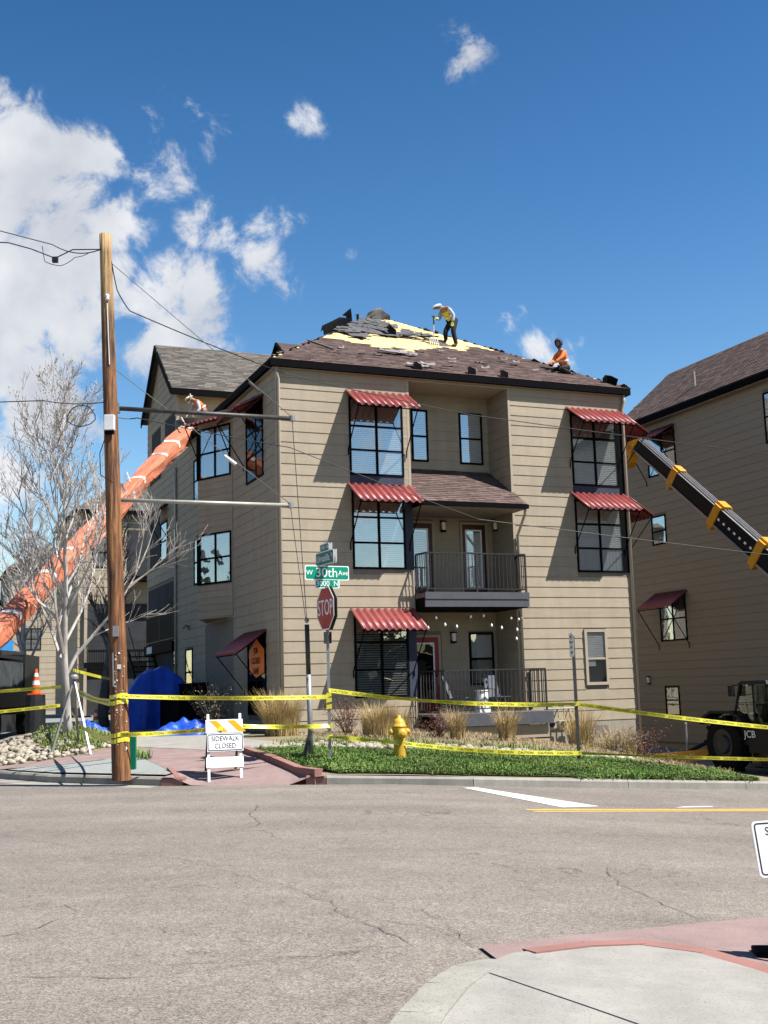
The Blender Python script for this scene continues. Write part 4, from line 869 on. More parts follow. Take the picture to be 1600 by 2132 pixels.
railing(WG, [(-.06, 12.7), (-.06, 15.2), (-.06, 17.8)], 3.5, 4.6); MB().box(-.16, 12.6, 3.12, .0, 17.9, 3.48).build('landing', MT['black'], WG)
railing(WG, [(-.06, 15.3), (-.06, 17.1)], 9.9, 11.0)
MT['numplate'] = MT['blind']
MB().box(-.18, 16.2, 3.16, -.165, 17.2, 3.42).build('number_board', MT['numplate'], WG)
# flight of steps below the landing
es = empty('exterior_stair', (OX, OY, 0), YAW, 'dark iron outdoor stair in the shade under the wing landing', 'stair')
tm = MB().box(-.9, -.14, -.02, -.05, .14, .02).mesh('tread', MT['gut'])
for i in range(13): o = bpy.data.objects.new('tread', tm); link(o, es); o.location = (0, 13.2 + i * .28, .65 + i * .2)
for x in (-.95, -.03): MB().beam((x, 13.1, .5), (x, 16.9, 3.2), .05, .22).build('stringer', MT['gut'], es)
MB().tube([(-.95, 13.1, 1.5), (-.95, 16.9, 4.2)], .02, 6).build('handrail', MT['rail'], es)
MB().prism([(13.3, .45), (17.5, .45), (17.5, 3.0), (16.6, 3.0)], 'x', .012, .03).build('stair_wall', MT['found'], es)
# ---- neighbouring building on the right
MT['siding_shaded'] = mat('shaded_siding_paint', (.275, .235, .18), .75, var=.05, scale=2.5, objvar=.035, bump=.08, bscale=40, stretch=(1, 1, 6))  # siding colour darkened for the driveway shade this wall stands in
NB = empty('neighbour_building', tuple(W(17.4, 0, 0)), YAW, 'shaded tan lap-sided building on the right with a steep brown roof', 'apartment building')
nz = -1.4
MB().prism([(.004, nz), (5.2, nz), (5.2, 11.5), (2.6, 13.85), (.004, 11.5)], 'y', -14, 9.35).build('wall', MT['siding_core'], NB)
NO = [(5.95, 7.55, 3.03, 4.75), (6.82, 7.72, 6.69, 7.8), (5.95, 7.7, 9.33, 10.98), (6.66, 7.52, .28, 1.36), (-.7, 1.04, 9.3, 11.03)]
seg_boards(NB, (0, 9.33), (0, -14), -.75, 11.45, m=MT['siding_shaded'], lip=.026, holes=[(9.33 - b, 9.33 - a, c, d) for a, b, c, d in NO])
MB().box(-.012, -14, nz, .1, 9.35, -.76).build('foundation', MT['found'], NB); MB().box(-.026, 9.30, -.75, .1, 9.38, 11.4).build('corner_trim', MT['trim'], NB)
MLn = RZ
def nwin(a, b, c, d, cols, rows, f): window(NB, -b, -a, c, d, cols, rows, MLn, fill=f, glass='glass')
nwin(*NO[0], [-6.75], [3.85], lambda a, b, c, e: 'blind2' if c > 3.8 else 'none'); nwin(*NO[1], [], [7.2], lambda a, b, c, e: 'blind' if c > 7 else 'none'); nwin(*NO[2], [-6.82], [10.15], 'none'); nwin(*NO[3], [], [.85], lambda a, b, c, e: 'blind2' if c > .8 else 'none'); nwin(*NO[4], [.0], [10.2], 'blind')
awning(NB, at(-.03, 7.75, 4.85) @ RZ, 1.95, p=.95, drop=.62, brace_drop=1.95); awning(NB, at(-.03, 7.9, 11.1) @ RZ, 2.0, p=.9, drop=.5, brace_drop=1.9)
L3 = MB().box(-.12, 8.4, 1.46, -.03, 8.56, 1.5).box(-.12, 8.4, 1.72, -.03, 8.56, 1.76).build('wall_lamp', MT['black'], NB); MB().lathe([(.05, 0), (.055, .22)], 10, (-.075, 8.48, 1.5)).build('lamp_shade', MT['blind'], L3)
nr = MB(); nr.hexa([(-.3, -14.3, 11.55), (-.3, 9.5, 11.55), (2.6, 9.5, 14.05), (2.6, -14.3, 14.05), (-.3, -14.3, 11.68), (-.3, 9.5, 11.68), (2.6, 9.5, 14.18), (2.6, -14.3, 14.18)])
nr.hexa([(2.604, -14.3, 14.05), (2.604, 9.5, 14.05), (5.5, 9.5, 11.55), (5.5, -14.3, 11.55), (2.604, -14.3, 14.18), (2.604, 9.5, 14.18), (5.5, 9.5, 11.68), (5.5, -14.3, 11.68)])
nr = nr.build('roof', MT['shingle'], NB); ley = Vector((2.9, 0, 2.5)); shingles(nr, (-.3, 9.5, 11.685), (0, -1, 0), ley, lambda a, b: True, 18, ley.length, MT['shingle'], 41)
MB().box(-.38, -14.3, 11.40, -.30, 9.5, 11.62).build('gutter', MT['gut'], nr); MB().box(-.30, -14.3, 11.36, -.028, 9.4, 11.40).build('soffit', MT['siding_core'], nr)
MB().tube([(.55, 5.3, 12.3), (.55, 5.3, 13.0)], .05, 8).build('vent_pipe', MT['found'], nr)
# ---- buildings farther back on the left
def far_block(name, u, v, w, d, ze, zr_, label, zg=.6, wins=(), hip=.8, mroof='shingle_grey'):
    b = empty(name, tuple(W(u, v, 0)), YAW, label, 'apartment building')
    core(b, .01, .02, zg, w - .01, d - .02, ze)
    seg_boards(b, (0, 0), (w, 0), zg + .4, ze, e=.44, zref=zg + .4); seg_boards(b, (0, d), (0, 0), zg + .4, ze, e=.44, zref=zg + .4)
    rp = [(-.3, -.3, ze), (w + .3, -.3, ze), (w + .3, d + .3, ze), (-.3, d + .3, ze)]; m1 = (w * .5 * hip, d / 2, zr_); m2 = (w - w * .5 * hip, d / 2, zr_)
    r_ = MB(); r_.v = rp + [m1, m2]; r_.f = [(0, 1, 5, 4), (1, 2, 5), (2, 3, 4, 5), (3, 0, 4), (3, 2, 1, 0)]
    r_ = r_.build('roof', MT[mroof], b); ey = Vector((0, d / 2 + .3, zr_ - ze)); shingles(r_, rp[0], (1, 0, 0), ey, lambda a, q, l=ey.length: a > (m1[0] + .3) * q / l and a < w + .6 - (w + .3 - m2[0]) * q / l, w + .6, ey.length, MT[mroof], 51, tab=.5, expo=.2)
    MB().box(-.32, -.36, ze - .2, w + .32, -.305, ze).build('gutter', MT['gut'], r_)
    for (a, c, e, f) in wins: window(b, a, c, e, f, [(a + c) / 2], [(e + f) / 2], I4, fill=lambda p, q, r, s: 'blind', name='window')
    for (a, c, e, f) in wins: MB().box(-.004 - .0, a + .6, e, -.03, c + .6, f).build('side_window', MT['roomdark'], b)
    return b
c1 = far_block('apartment_block', -.9, 32, 7, 9, 11.2, 13.5, 'grey-roofed apartment block seen behind the utility pole and boom wrap', wins=((.7, 2.0, 8.2, 9.8),))
MB().box(.3, -.07, .6, 6.7, -.05, 6.3).build('dark_porch_panel', MT['roomdark'], c1)  # flat dark panel painted in for the shade across the lower front
for x in (.3, 1.9, 4.6, 6.6): MB().box(x, -.2, .6, x + .16, -.075, 6.3).build('porch_post', MT['trim'], c1)
railing(c1, [(.4, -.3), (3.4, -.3), (6.6, -.3)], 3.3, 4.35); MB().box(.3, -.35, 3.0, 6.7, -.205, 3.28).build('landing', MT['black'], c1)
MB().beam((1.2, -.5, .6), (4.0, -.5, 3.2), .08, .3, (0, 1, 0)).build('stair_stringer', MT['black'], c1)
railing(c1, [(2.4, -1.0), (4.4, -1.0)], 7.7, 8.8); MB().box(2.3, -1.05, 7.45, 4.5, -.05, 7.68).build('balcony_floor', MT['black'], c1); MB().box(2.5, -.05, 7.7, 4.3, -.03, 10.2).build('dark_porch_panel', MT['roomdark'], c1)
far_block('apartment_block', -2.1, 59, 6.5, 10, 11.0, 13.2, 'farthest apartment block showing left of the bare tree trunk', wins=((.8, 2.2, 8.0, 9.6), (.8, 2.2, 5.0, 6.6), (3.6, 5.0, 8.0, 9.6)))
MT['brickred'] = mat('red_brick', (.22, .10, .075), .9, var=.2, scale=20)
hb = empty('brick_house', tuple(W(-9.5, 66, 0)), YAW, 'distant red brick house with low brown roof at the left edge', 'house')
MB().box(0, 0, .6, 7, 8, 9.0).build('wall', MT['brickred'], hb); rr_ = MB(); rr_.v = [(-.4, -.4, 9), (7.4, -.4, 9), (7.4, 8.4, 9), (-.4, 8.4, 9), (3.5, 2.5, 11.6), (3.5, 5.5, 11.6)]; rr_.f = [(0, 1, 4), (1, 2, 5, 4), (2, 3, 5), (3, 0, 4, 5), (3, 2, 1, 0)]; rr_.build('roof', MT['shingle'], hb)
window(hb, 1, 2.4, 6, 7.8, [1.7], [], I4, fill='none'); window(hb, 4.2, 5.6, 6, 7.8, [4.9], [], I4, fill='none')

# gas meters on the wall right of the patio
MT['meter'] = mat('meter_paint', (.30, .29, .25), .5, var=.15)
gm = empty('gas_meters', (OX, OY, 0), YAW, 'cluster of pale gas meters on pipes at the right end of the patio', 'gas meters')
MB().tube([(7.62, -.3, .88), (8.7, -.3, .88)], .028, 8).build('manifold_pipe', MT['meter'], gm)
for x in (7.78, 8.15, 8.52):
    MB().tube([(x - .09, -.3, .88), (x - .09, -.3, .62)], .02, 6).build('riser', MT['meter'], gm); MB().tube([(x + .09, -.3, .62), (x + .09, -.3, .95), (x + .09, -.05, .95)], .02, 6).build('riser', MT['meter'], gm)
    m_ = MB().box(x - .13, -.40, .30, x + .13, -.20, .56).build('meter', MT['meter'], gm, bevel=.06); MB().lathe([(.085, 0), (.085, .03)], 14).build('dial', MT['steeldark'] if 'steeldark' in MT else MT['black'], m_).matrix_local = Matrix.Translation((x, -.40, .46)) @ Matrix.Rotation(pi / 2, 4, 'X')
# ---------------------------------------------------------------- street furniture
MT['galv'] = mat('galvanised_steel', (.26, .26, .26), .5, metal=.4, var=.15, scale=9)
MT['steeldark'] = mat('dark_steel', (.07, .065, .06), .5, metal=.5, var=.3)
MT['signgreen'] = mat('green_sheeting', (.0, .22, .13), .35, var=.05)
MT['signgreen2'] = mat('faded_green_sheeting', (.0, .13, .085), .4, var=.15)
MT['signred'] = mat('red_sheeting', (.40, .010, .016), .35, var=.08, spec=.2)
MT['signwhite'] = mat('white_sheeting', (.80, .80, .80), .4, var=.03)
MT['signblack'] = mat('sign_black', (.02, .02, .022), .5, var=.1)
MT['alu'] = mat('sign_back', (.16, .15, .13), .5, metal=.4, var=.15)
MT['polewood'] = None
def polewood():
    m, nt, b = new_mat('creosoted_pole_wood'); N, L = nt.nodes, nt.links
    t = N.new('ShaderNodeTexCoord'); mp = N.new('ShaderNodeMapping'); mp.inputs['Scale'].default_value = (1, 1, .07); L.new(t.outputs['Object'], mp.inputs[0])
    n = N.new('ShaderNodeTexNoise'); n.inputs['Scale'].default_value = 17; n.inputs['Detail'].default_value = 8; n.inputs['Roughness'].default_value = .65; L.new(mp.outputs[0], n.inputs['Vector'])
    r = N.new('ShaderNodeValToRGB'); e = r.color_ramp.elements; e[0].position = .36; e[0].color = (.03, .011, .005, 1); e[1].position = .66; e[1].color = (.34, .15, .048, 1)
    x = e.new(.5); x.color = (.145, .056, .018, 1); L.new(n.outputs[0], r.inputs[0])
    n2 = N.new('ShaderNodeTexNoise'); n2.inputs['Scale'].default_value = 1.1; n2.inputs['Detail'].default_value = 4; L.new(t.outputs['Object'], n2.inputs['Vector'])
    s = N.new('ShaderNodeSeparateXYZ'); L.new(t.outputs['Object'], s.inputs[0])
    mr = N.new('ShaderNodeMapRange'); mr.inputs[1].default_value = 7.6; mr.inputs[2].default_value = 10.2; L.new(s.outputs[2], mr.inputs[0])
    ad = N.new('ShaderNodeMath'); ad.operation = 'MULTIPLY_ADD'; ad.inputs[1].default_value = .8; L.new(n2.outputs[0], ad.inputs[0]); L.new(mr.outputs[0], ad.inputs[2])
    mr2 = N.new('ShaderNodeMapRange'); mr2.inputs[1].default_value = .55; mr2.inputs[2].default_value = 1.1; L.new(ad.outputs[0], mr2.inputs[0])
    mx = N.new('ShaderNodeMix'); mx.data_type = 'RGBA'; L.new(mr2.outputs[0], mx.inputs[0]); L.new(r.outputs[0], mx.inputs[6])
    r3 = N.new('ShaderNodeValToRGB'); r3.color_ramp.elements[0].position = .35; r3.color_ramp.elements[0].color = (.17, .085, .028, 1); r3.color_ramp.elements[1].position = .6; r3.color_ramp.elements[1].color = (.46, .31, .14, 1); L.new(n.outputs[0], r3.inputs[0]); L.new(r3.outputs[0], mx.inputs[7])
    L.new(mx.outputs[2], b.inputs['Base Color']); b.inputs['Roughness'].default_value = .75
    bp = N.new('ShaderNodeBump'); bp.inputs['Strength'].default_value = .9; bp.inputs['Distance'].default_value = .03; L.new(n.outputs[0], bp.inputs['Height']); L.new(bp.outputs[0], b.inputs['Normal']); return m
MT['polewood'] = polewood()
PB = Vector((-4.80, 20.97, 0)); PB.z = zterr(PB.x, PB.y) - .05; PTOP = Vector((-5.18, 20.97, 10.3))
up_ = empty('utility_pole', PB, 0, 'weathered brown wooden utility pole in the corner gravel, caution tape round it', 'utility pole')
ax = PTOP - PB; r0 = random.Random(5)
mb = MB(); n = 26; ring = 18; V = []
for i in range(n + 1):
    t = i / n; c = ax * t; rad = .165 - .055 * t
    for k in range(ring):
        a = 2 * pi * k / ring; rr_ = rad * (1 + .035 * sin(3 * a + 1) + .03 * sin(7 * a + 2 + .4 * sin(i * .7))); V.append((c.x + rr_ * cos(a), c.y + rr_ * sin(a), c.z))
mb.v = V; mb.f = [(i * ring + k, i * ring + (k + 1) % ring, (i + 1) * ring + (k + 1) % ring, (i + 1) * ring + k) for i in range(n) for k in range(ring)] + [tuple(n * ring + k for k in range(ring))]
mb.build('pole', MT['polewood'], up_, smooth=True)
def onpole(z, ang, out=0):
    t = (z - PB.z) / ax.z; c = ax * t; rad = .165 - .055 * t + out; return Vector((c.x + rad * sin(ang), c.y - rad * cos(ang), c.z))
MT['boxwhite'] = mat('weathered_white_box', (.62, .62, .62), .5, var=.08)
q = onpole(6.57, .12, .06); MB().box(q.x - .095, q.y - .06, q.z - .145, q.x + .095, q.y + .05, q.z + .145).build('service_box', MT['boxwhite'], up_, bevel=.01)
MB().box(q.x - .08, q.y - .03, q.z - .21, q.x + .08, q.y + .05, q.z - .147).build('box_base', MT['black'], up_)
q = onpole(2.75, .1, .01); MB().box(q.x - .05, q.y - .03, q.z - .11, q.x + .05, q.y + .02, q.z + .08).build('pole_tag', MT['galv'], up_)
q = onpole(9.0, .25, .03); MB().lathe([(.03, -.06), (.045, -.03), (.03, 0), (.045, .03), (.03, .06)], 10, q).build('insulator', MT['boxwhite'], up_, smooth=True)
q = onpole(7.9, .25); MB().beam(onpole(7.7, .3, .004), onpole(8.9, .22, .004), .035, .012).build('ground_strip', MT['boxwhite'], up_)
MB().beam(onpole(1.75, -.3, .01), onpole(2.35, -.3, .01), .05, .02).build('conduit', MT['galv'], up_)
MT['utilgreen'] = mat('green_post', (.0, .12, .06), .5, var=.1)
sm = MB().box(-.012, -.004, -.012, .012, .004, .012).mesh('staple_paper', MT['boxwhite']); r = random.Random(9)
for i in range(34):
    z = r.uniform(.6, 2.5); an = r.uniform(-.3, 1.1); q = onpole(z, an, .004); o = bpy.data.objects.new('paper_scrap', sm); link(o, up_); o.location = q; s = r.choice((.5, .6, .8, 1.3)); o.scale = (s, 1, s * r.uniform(.6, 1.4)); o.rotation_euler = (0, r.uniform(-.5, .5), an)
q = onpole(2.1, .35, .006); MB().box(q.x - .035, q.y - .006, q.z - .04, q.x + .035, q.y, q.z + .04).build('paper_scrap', MT['boxwhite'], up_)
# sidewalk guy: two pipe struts, guard and anchor
AN = Vector((-1.49, 22.06, 0)); AN.z = zterr(AN.x, AN.y)
P1 = Vector((-1.75, 22.06, 6.86)); P2 = Vector((-1.81, 22.06, 5.14))
def onp(z): return PB + ax * ((z - PB.z) / ax.z)
s1 = empty('guy_strut', onp(6.9), 0, 'upper dark pipe strut from the utility pole to the guy wire', 'guy strut', 'pipe struts on the utility pole'); z0 = onp(6.9)
dr = (P1 - z0).normalized(); MB().tube([dr * .14, P1 - z0], .042, 12).build('pipe', MT['steeldark'], s1, smooth=True); MB().lathe([(.03, -.06), (.06, -.05), (.06, .05), (.03, .06)], 10, P1 - z0).build('end_fitting', MT['galv'], s1)
MB().obox(dr * .14, (.03, 0, 0), (0, .05, 0), (0, 0, .09)).build('pole_bracket', MT['galv'], s1)
MT['palepipe'] = mat('pale_pipe', (.36, .35, .30), .5, metal=.3, var=.12)
z0 = onp(5.16); s2 = empty('guy_strut', z0, 0, 'lower pale pipe strut from the utility pole to the guy wire', 'guy strut', 'pipe struts on the utility pole')
dr = (P2 - z0).normalized(); MB().tube([dr * .14, P2 - z0], .036, 12).build('pipe', MT['palepipe'], s2, smooth=True); MB().lathe([(.03, -.06), (.055, -.05), (.055, .05), (.03, .06)], 10, P2 - z0).build('end_fitting', MT['galv'], s2)
gy = empty('guy_wire', AN, 0, 'steel guy wires dropping to a dark guard pipe in the lawn beside the stop sign', 'guy wire')
GT = Vector((-1.53, 22.06, 2.83)) - AN
MB().tube([(0, 0, -.05), GT * .3, GT * .62], .05, 8).build('wire_guard', MT['galv'], gy, smooth=True); MB().tube([GT * .6, GT], .045, 8).build('guard_sleeve', MT['steeldark'], gy, smooth=True); MB().tube([(-.13, -.1, 0), (.0, -.03, .5)], .045, 6).build('anchor_sleeve', MT['steeldark'], gy)
MB().lathe([(.02, -.05), (.05, 0), (.02, .05)], 8, GT + Vector((0, 0, .08))).build('guy_clamp', MT['galv'], gy)
MB().tube([GT + Vector((0, 0, .1)), P1 - AN], .008, 5).build('wire', MT['steeldark'], gy); MB().tube([GT + Vector((-.02, 0, .1)), P2 - AN], .007, 5).build('wire', MT['steeldark'], gy)
MB().tube([PTOP - Vector((-.1, 0, .55)) - AN, P1 - AN + Vector((0, 0, .03))], .0075, 5).build('wire', MT['steeldark'], gy)
MB().tube([onp(7.65) + Vector((.1, 0, 0)) - AN, P2 - AN + Vector((0, 0, .03))], .0075, 5).build('wire', MT['steeldark'], gy)
m_ = (onp(7.65)).lerp(P2, .66) - AN; dv = (P2 - onp(7.65)).normalized(); MB().tube([m_ - dv * .14, m_ + dv * .14], .035, 8).build('strain_insulator', MT['boxwhite'], gy)
m_ = (PTOP - Vector((0, 0, .55))).lerp(P1, .79) - AN; dv = (P1 - PTOP).normalized(); MB().tube([m_ - dv * .13, m_ + dv * .13], .028, 8).build('strain_insulator', MT['steeldark'], gy)
# overhead wires
def wire(name, pts, rad, label, sag=0, seg=14, m='cable', grp='overhead wires', extra=()):
    P = []
    for a, b in zip(pts, pts[1:]):
        a = Vector(a); b = Vector(b)
        for i in range(seg): t = i / seg; P.append(a.lerp(b, t) - Vector((0, 0, sag * 4 * t * (1 - t))))
    P.append(Vector(pts[-1])); o = MB().tube(P, rad, 5).build(name, MT[m]); tag(o, label, 'wire', grp); return o
top = Vector((-5.24, 20.9, 9.98))
wire('overhead_wire', [(-18, 15.5, 12.4), (-6.1, 20.7, 10.02), top], .011, 'upper thick wire running up to the left from the pole top', .12)
wire('overhead_wire', [(-18, 17.5, 9.6), (-6.9, 20.6, 10.04), (-6.5, 20.65, 9.93), (-6.05, 20.7, 9.75), (-5.75, 20.8, 9.95), top], .012, 'level thick wire meeting the pole top from the left', .0)
wire('overhead_wire', [(-6.3, 20.7, 10.0), (-6.25, 20.72, 9.7), (-5.95, 20.75, 9.62), (-5.7, 20.8, 9.8), (-5.45, 20.85, 9.9)], .007, 'thin slack loop of wire left of the pole top', .02, 6)
o = MB().box(-.05, -.04, -.05, .05, .04, .05).build('splice_box', MT['cable'], None, loc=(-6.05, 20.7, 9.72)); tag(o, 'small black splice box hanging on the slack wire loop', 'splice box')
wire('overhead_wire', [(-5.05, 20.95, 9.75), (-4.95, 21.0, 9.2), (-4.75, 21.2, 8.85), (-2.2, 25.5, 8.75), (2.2, 27.2, 8.05), (14, 31, 7.1)], .011, 'drop wire sagging from the pole top across the facade to the right', .03)
wire('overhead_wire', [(-4.9, 21.0, 6.72), (-4.6, 21.2, 6.75), (-2.0, 24.5, 6.8), (2.2, 26.5, 5.4), (13, 30.5, 4.4)], .010, 'lower drop wire crossing the balcony to the right', .02)
wire('overhead_wire', [(-18, 18, 6.4), (-6.2, 20.6, 6.98), (-5.1, 20.9, 7.0)], .010, 'lower wire reaching the pole from the left at strut height', .05)
cp = [(-5.55 + .26 * cos(t) * (1 - .1 * sin(3 * t)), 20.8, 6.72 + .20 * sin(t)) for t in [i * .45 for i in range(29)]]
o = MB().tube(cp, .009, 5).build('cable_coil', MT['cable']); tag(o, 'loose coil of black cable tied left of the pole', 'cable coil')
wire('overhead_wire', [(-5.05, 20.85, 6.5), (-5.2, 20.8, 6.0), (-5.18, 20.8, 5.6), (-4.95, 20.78, 5.45)], .009, 'short cable loop hanging down the left side of the pole', .0)
# ---- stop sign with street name blades
SP = Vector((-1.12, 21.73, 0)); SP.z = zterr(SP.x, SP.y)
sg = empty('stop_sign', SP, 0, 'red stop sign on a steel post carrying green street name blades', 'street sign')
H0 = 3.5 - SP.z
def chan(mb, z0, z1, w=.055): mb.box(-w / 2, -.018, z0, w / 2, .018, z1)
mb = MB(); chan(mb, -.2, H0 + .9); mb.build('post', MT['galv'], sg)
hm = MB().lathe([(.006, -.002), (.006, .002)], 6).mesh('hole', MT['signblack'])
nrm = (UD * 0 + Vector((-cos(YAW), -sin(YAW), 0)))          # face turned to traffic coming from the left
nrm = Matrix.Rotation(.06, 3, 'Z') @ nrm
def octo(r): return [(r * cos(pi / 8 + i * pi / 4), r * sin(pi / 8 + i * pi / 4)) for i in range(8)]
xd = Vector((0, 0, 1)).cross(nrm).normalized()
def plate(par, poly, m, name, center, nrm, d0, d1):
    x = Vector((0, 0, 1)).cross(nrm).normalized(); mb = MB(); pts = [(Vector(center) + x * a + Vector((0, 0, b))) for a, b in poly]; k = len(pts)
    mb.v = [tuple(p + nrm * d0) for p in pts] + [tuple(p + nrm * d1) for p in pts]; mb.f = [tuple(reversed(range(k))), tuple(range(k, 2 * k))] + [(i, (i + 1) % k, k + (i + 1) % k, k + i) for i in range(k)]
    return mb.build(name, MT[m], par)
cz = 3.105 - SP.z; R8 = .405 / cos(pi / 8)
pl = plate(sg, octo(R8), 'signwhite', 'stop_plate', (0, 0, cz), nrm, .035, .039); plate(sg, octo(R8), 'alu', 'stop_plate_back', (0, 0, cz), nrm, .031, .0345)
fc = plate(sg, octo(R8 * .94), 'signred', 'stop_face', (0, 0, cz), nrm, .0392, .0402)
lettering('STOP', MT['signwhite'], .42, fc, frame_mat(Vector((0, 0, cz)) + nrm * .042, xd, (0, 0, 1)), xs=.72, ext=.001)
pb_ = plate(sg, octo(R8), 'alu', 'rear_plate', (0, 0, cz), -nrm, .031, .036)
for z in (cz + .3, cz - .3): MB().lathe([(.012, -.004), (.012, .004)], 6, Vector((0, 0, z)) + nrm * .043).build('bolt', MT['steeldark'], fc)
plate(sg, [(-.10, -.12), (.10, -.12), (.10, .10), (-.10, .10)], 'alu', 'tag_plate', (.0, 0, cz - .54), nrm, .035, .040)
plate(sg, [(-.10, -.12), (.10, -.12), (.10, .10), (-.10, .10)], 'alu', 'tag_plate', (.0, 0, cz - .54), -nrm, .035, .040)
n3_ = Matrix.Rotation(-pi / 2, 3, 'Z') @ nrm
if n3_.y > 0: n3_ = -n3_
x3 = Vector((0, 0, 1)).cross(n3_).normalized()
def rrect(w, h, r=.03, n=4):
    P = []
    for cx, cy, a0 in ((w / 2 - r, h / 2 - r, 0), (-w / 2 + r, h / 2 - r, 90), (-w / 2 + r, -h / 2 + r, 180), (w / 2 - r, -h / 2 + r, 270)):
        for i in range(n + 1): a = radians(a0 + 90 * i / n); P.append((cx + r * cos(a), cy + r * sin(a)))
    return P
za = 3.77 - SP.z
b1 = plate(sg, rrect(.90, .27), 'signwhite', 'street_blade', (0, 0, za), n3_, .030, .034); plate(b1, rrect(.87, .24), 'signgreen', 'blade_face', (0, 0, za), n3_, .0341, .0348)
for tx, s, x_, zz in (('30th', .25, -.01, 0), ('W', .13, -.36, 0), ('Ave', .13, .33, .0)): lettering(tx, MT['signwhite'], s, b1, frame_mat(Vector((0, 0, za + zz)) + x3 * x_ + n3_ * .0362, x3, (0, 0, 1)), ext=.001)
b2 = plate(sg, rrect(.50, .16), 'signwhite', 'number_blade', (0, 0, za - .21), n3_, .030, .034); plate(b2, rrect(.47, .14), 'signgreen', 'blade_face', (0, 0, za - .205), n3_, .0341, .0348)
lettering('3000  N', MT['signwhite'], .14, b2, frame_mat(Vector((0, 0, za - .205)) + n3_ * .0362, x3, (0, 0, 1)), ext=.001)
zu = 4.055 - SP.z
b3 = plate(sg, rrect(.86, .26), 'signwhite', 'street_blade', (0, 0, zu), nrm, .030, .034); plate(b3, rrect(.83, .23), 'signgreen2', 'blade_face', (0, 0, zu), nrm, .0341, .0348)
lettering('Umatilla', MT['signwhite'], .19, b3, frame_mat(Vector((0, 0, zu)) - xd * .07 + nrm * .0362, xd, (0, 0, 1)), ext=.001); lettering('St', MT['signwhite'], .10, b3, frame_mat(Vector((0, 0, zu + .03)) + xd * .35 + nrm * .0362, xd, (0, 0, 1)), ext=.001)
b4 = plate(sg, rrect(.44, .15), 'signwhite', 'number_blade', (0, 0, zu + .20), nrm, .030, .034); plate(b4, rrect(.41, .125), 'signgreen2', 'blade_face', (0, 0, zu + .20), nrm, .0341, .0348)
lettering('2100  W', MT['signwhite'], .11, b4, frame_mat(Vector((0, 0, zu + .20)) + nrm * .0362, xd, (0, 0, 1)), ext=.001)
plate(sg, rrect(.44, .15), 'signwhite', 'rear_blade', (0, 0, zu + .20), -nrm, .030, .034); plate(sg, rrect(.86, .26), 'signwhite', 'rear_blade', (0, 0, zu), -nrm, .030, .034)
# ---- narrow sign post in the lawn to the right
PP = Vector((3.60, 22.55, 0)); PP.z = zterr(PP.x, PP.y)
np_ = empty('sign_post', PP, 0, 'dark steel post with an edge-on white parking sign in the lawn', 'sign post')
mb = MB(); chan(mb, -.2, 2.5 - PP.z, .06); mb.build('post', MT['steeldark'], np_)
nn = Matrix.Rotation(-.33, 3, 'Z') @ nrm; pp = plate(np_, rrect(.30, .46), 'signwhite', 'parking_plate', (0, 0, 2.32 - PP.z), nn, .032, .035)
xn = Vector((0, 0, 1)).cross(nn).normalized()
MT['signpink'] = MT['signred']
for k, (tx, s) in enumerate((('NO', .11), ('PARKING', .055), ('ANY', .07), ('TIME', .07))): lettering(tx, MT['signred'], s, pp, frame_mat(Vector((0, 0, 2.32 - PP.z + .15 - .1 * k)) + nn * .037, xn, (0, 0, 1)), ext=.0008)
# ---- fire hydrant
MT['hydrant'] = mat('yellow_hydrant_paint', (.50, .30, .03), .45, var=.14, scale=7, bump=.15, bscale=30)
HP = Vector((.17, 21.71, 0)); HP.z = zterr(HP.x, HP.y)
hy = empty('fire_hydrant', HP, 0, 'yellow fire hydrant standing in the lawn behind the kerb', 'fire hydrant')
MB().lathe([(.15, -.05), (.15, .03), (.112, .045), (.112, .40), (.125, .42), (.125, .52), (.135, .53), (.135, .57), (.12, .575), (.122, .58)], 24).build('barrel', MT['hydrant'], hy, smooth=False)
MB().lathe([(.122, .575), (.138, .58), (.138, .61), (.120, .615), (.112, .67), (.082, .725), (.04, .75), (.035, .752), (.035, .79), (.02, .80)], 24).build('bonnet', MT['hydrant'], hy, smooth=True)
def noz(dir_, r, L_, z): 
    d = Vector(dir_).normalized(); return MB().tube([d * .08 + Vector((0, 0, z)), d * (L_ - .05) + Vector((0, 0, z)), d * (L_ - .05) + Vector((0, 0, z)), d * L_ + Vector((0, 0, z)), d * (L_ + .03) + Vector((0, 0, z))], [r * .8, r * .8, r, r, r * .35], 14)
noz((.35, -1, 0), .088, .19, .47).build('pumper_cap', MT['hydrant'], hy); noz((-1, -.35, 0), .055, .18, .50).build('hose_cap', MT['hydrant'], hy); noz((1, .35, 0), .055, .18, .50).build('hose_cap', MT['hydrant'], hy)
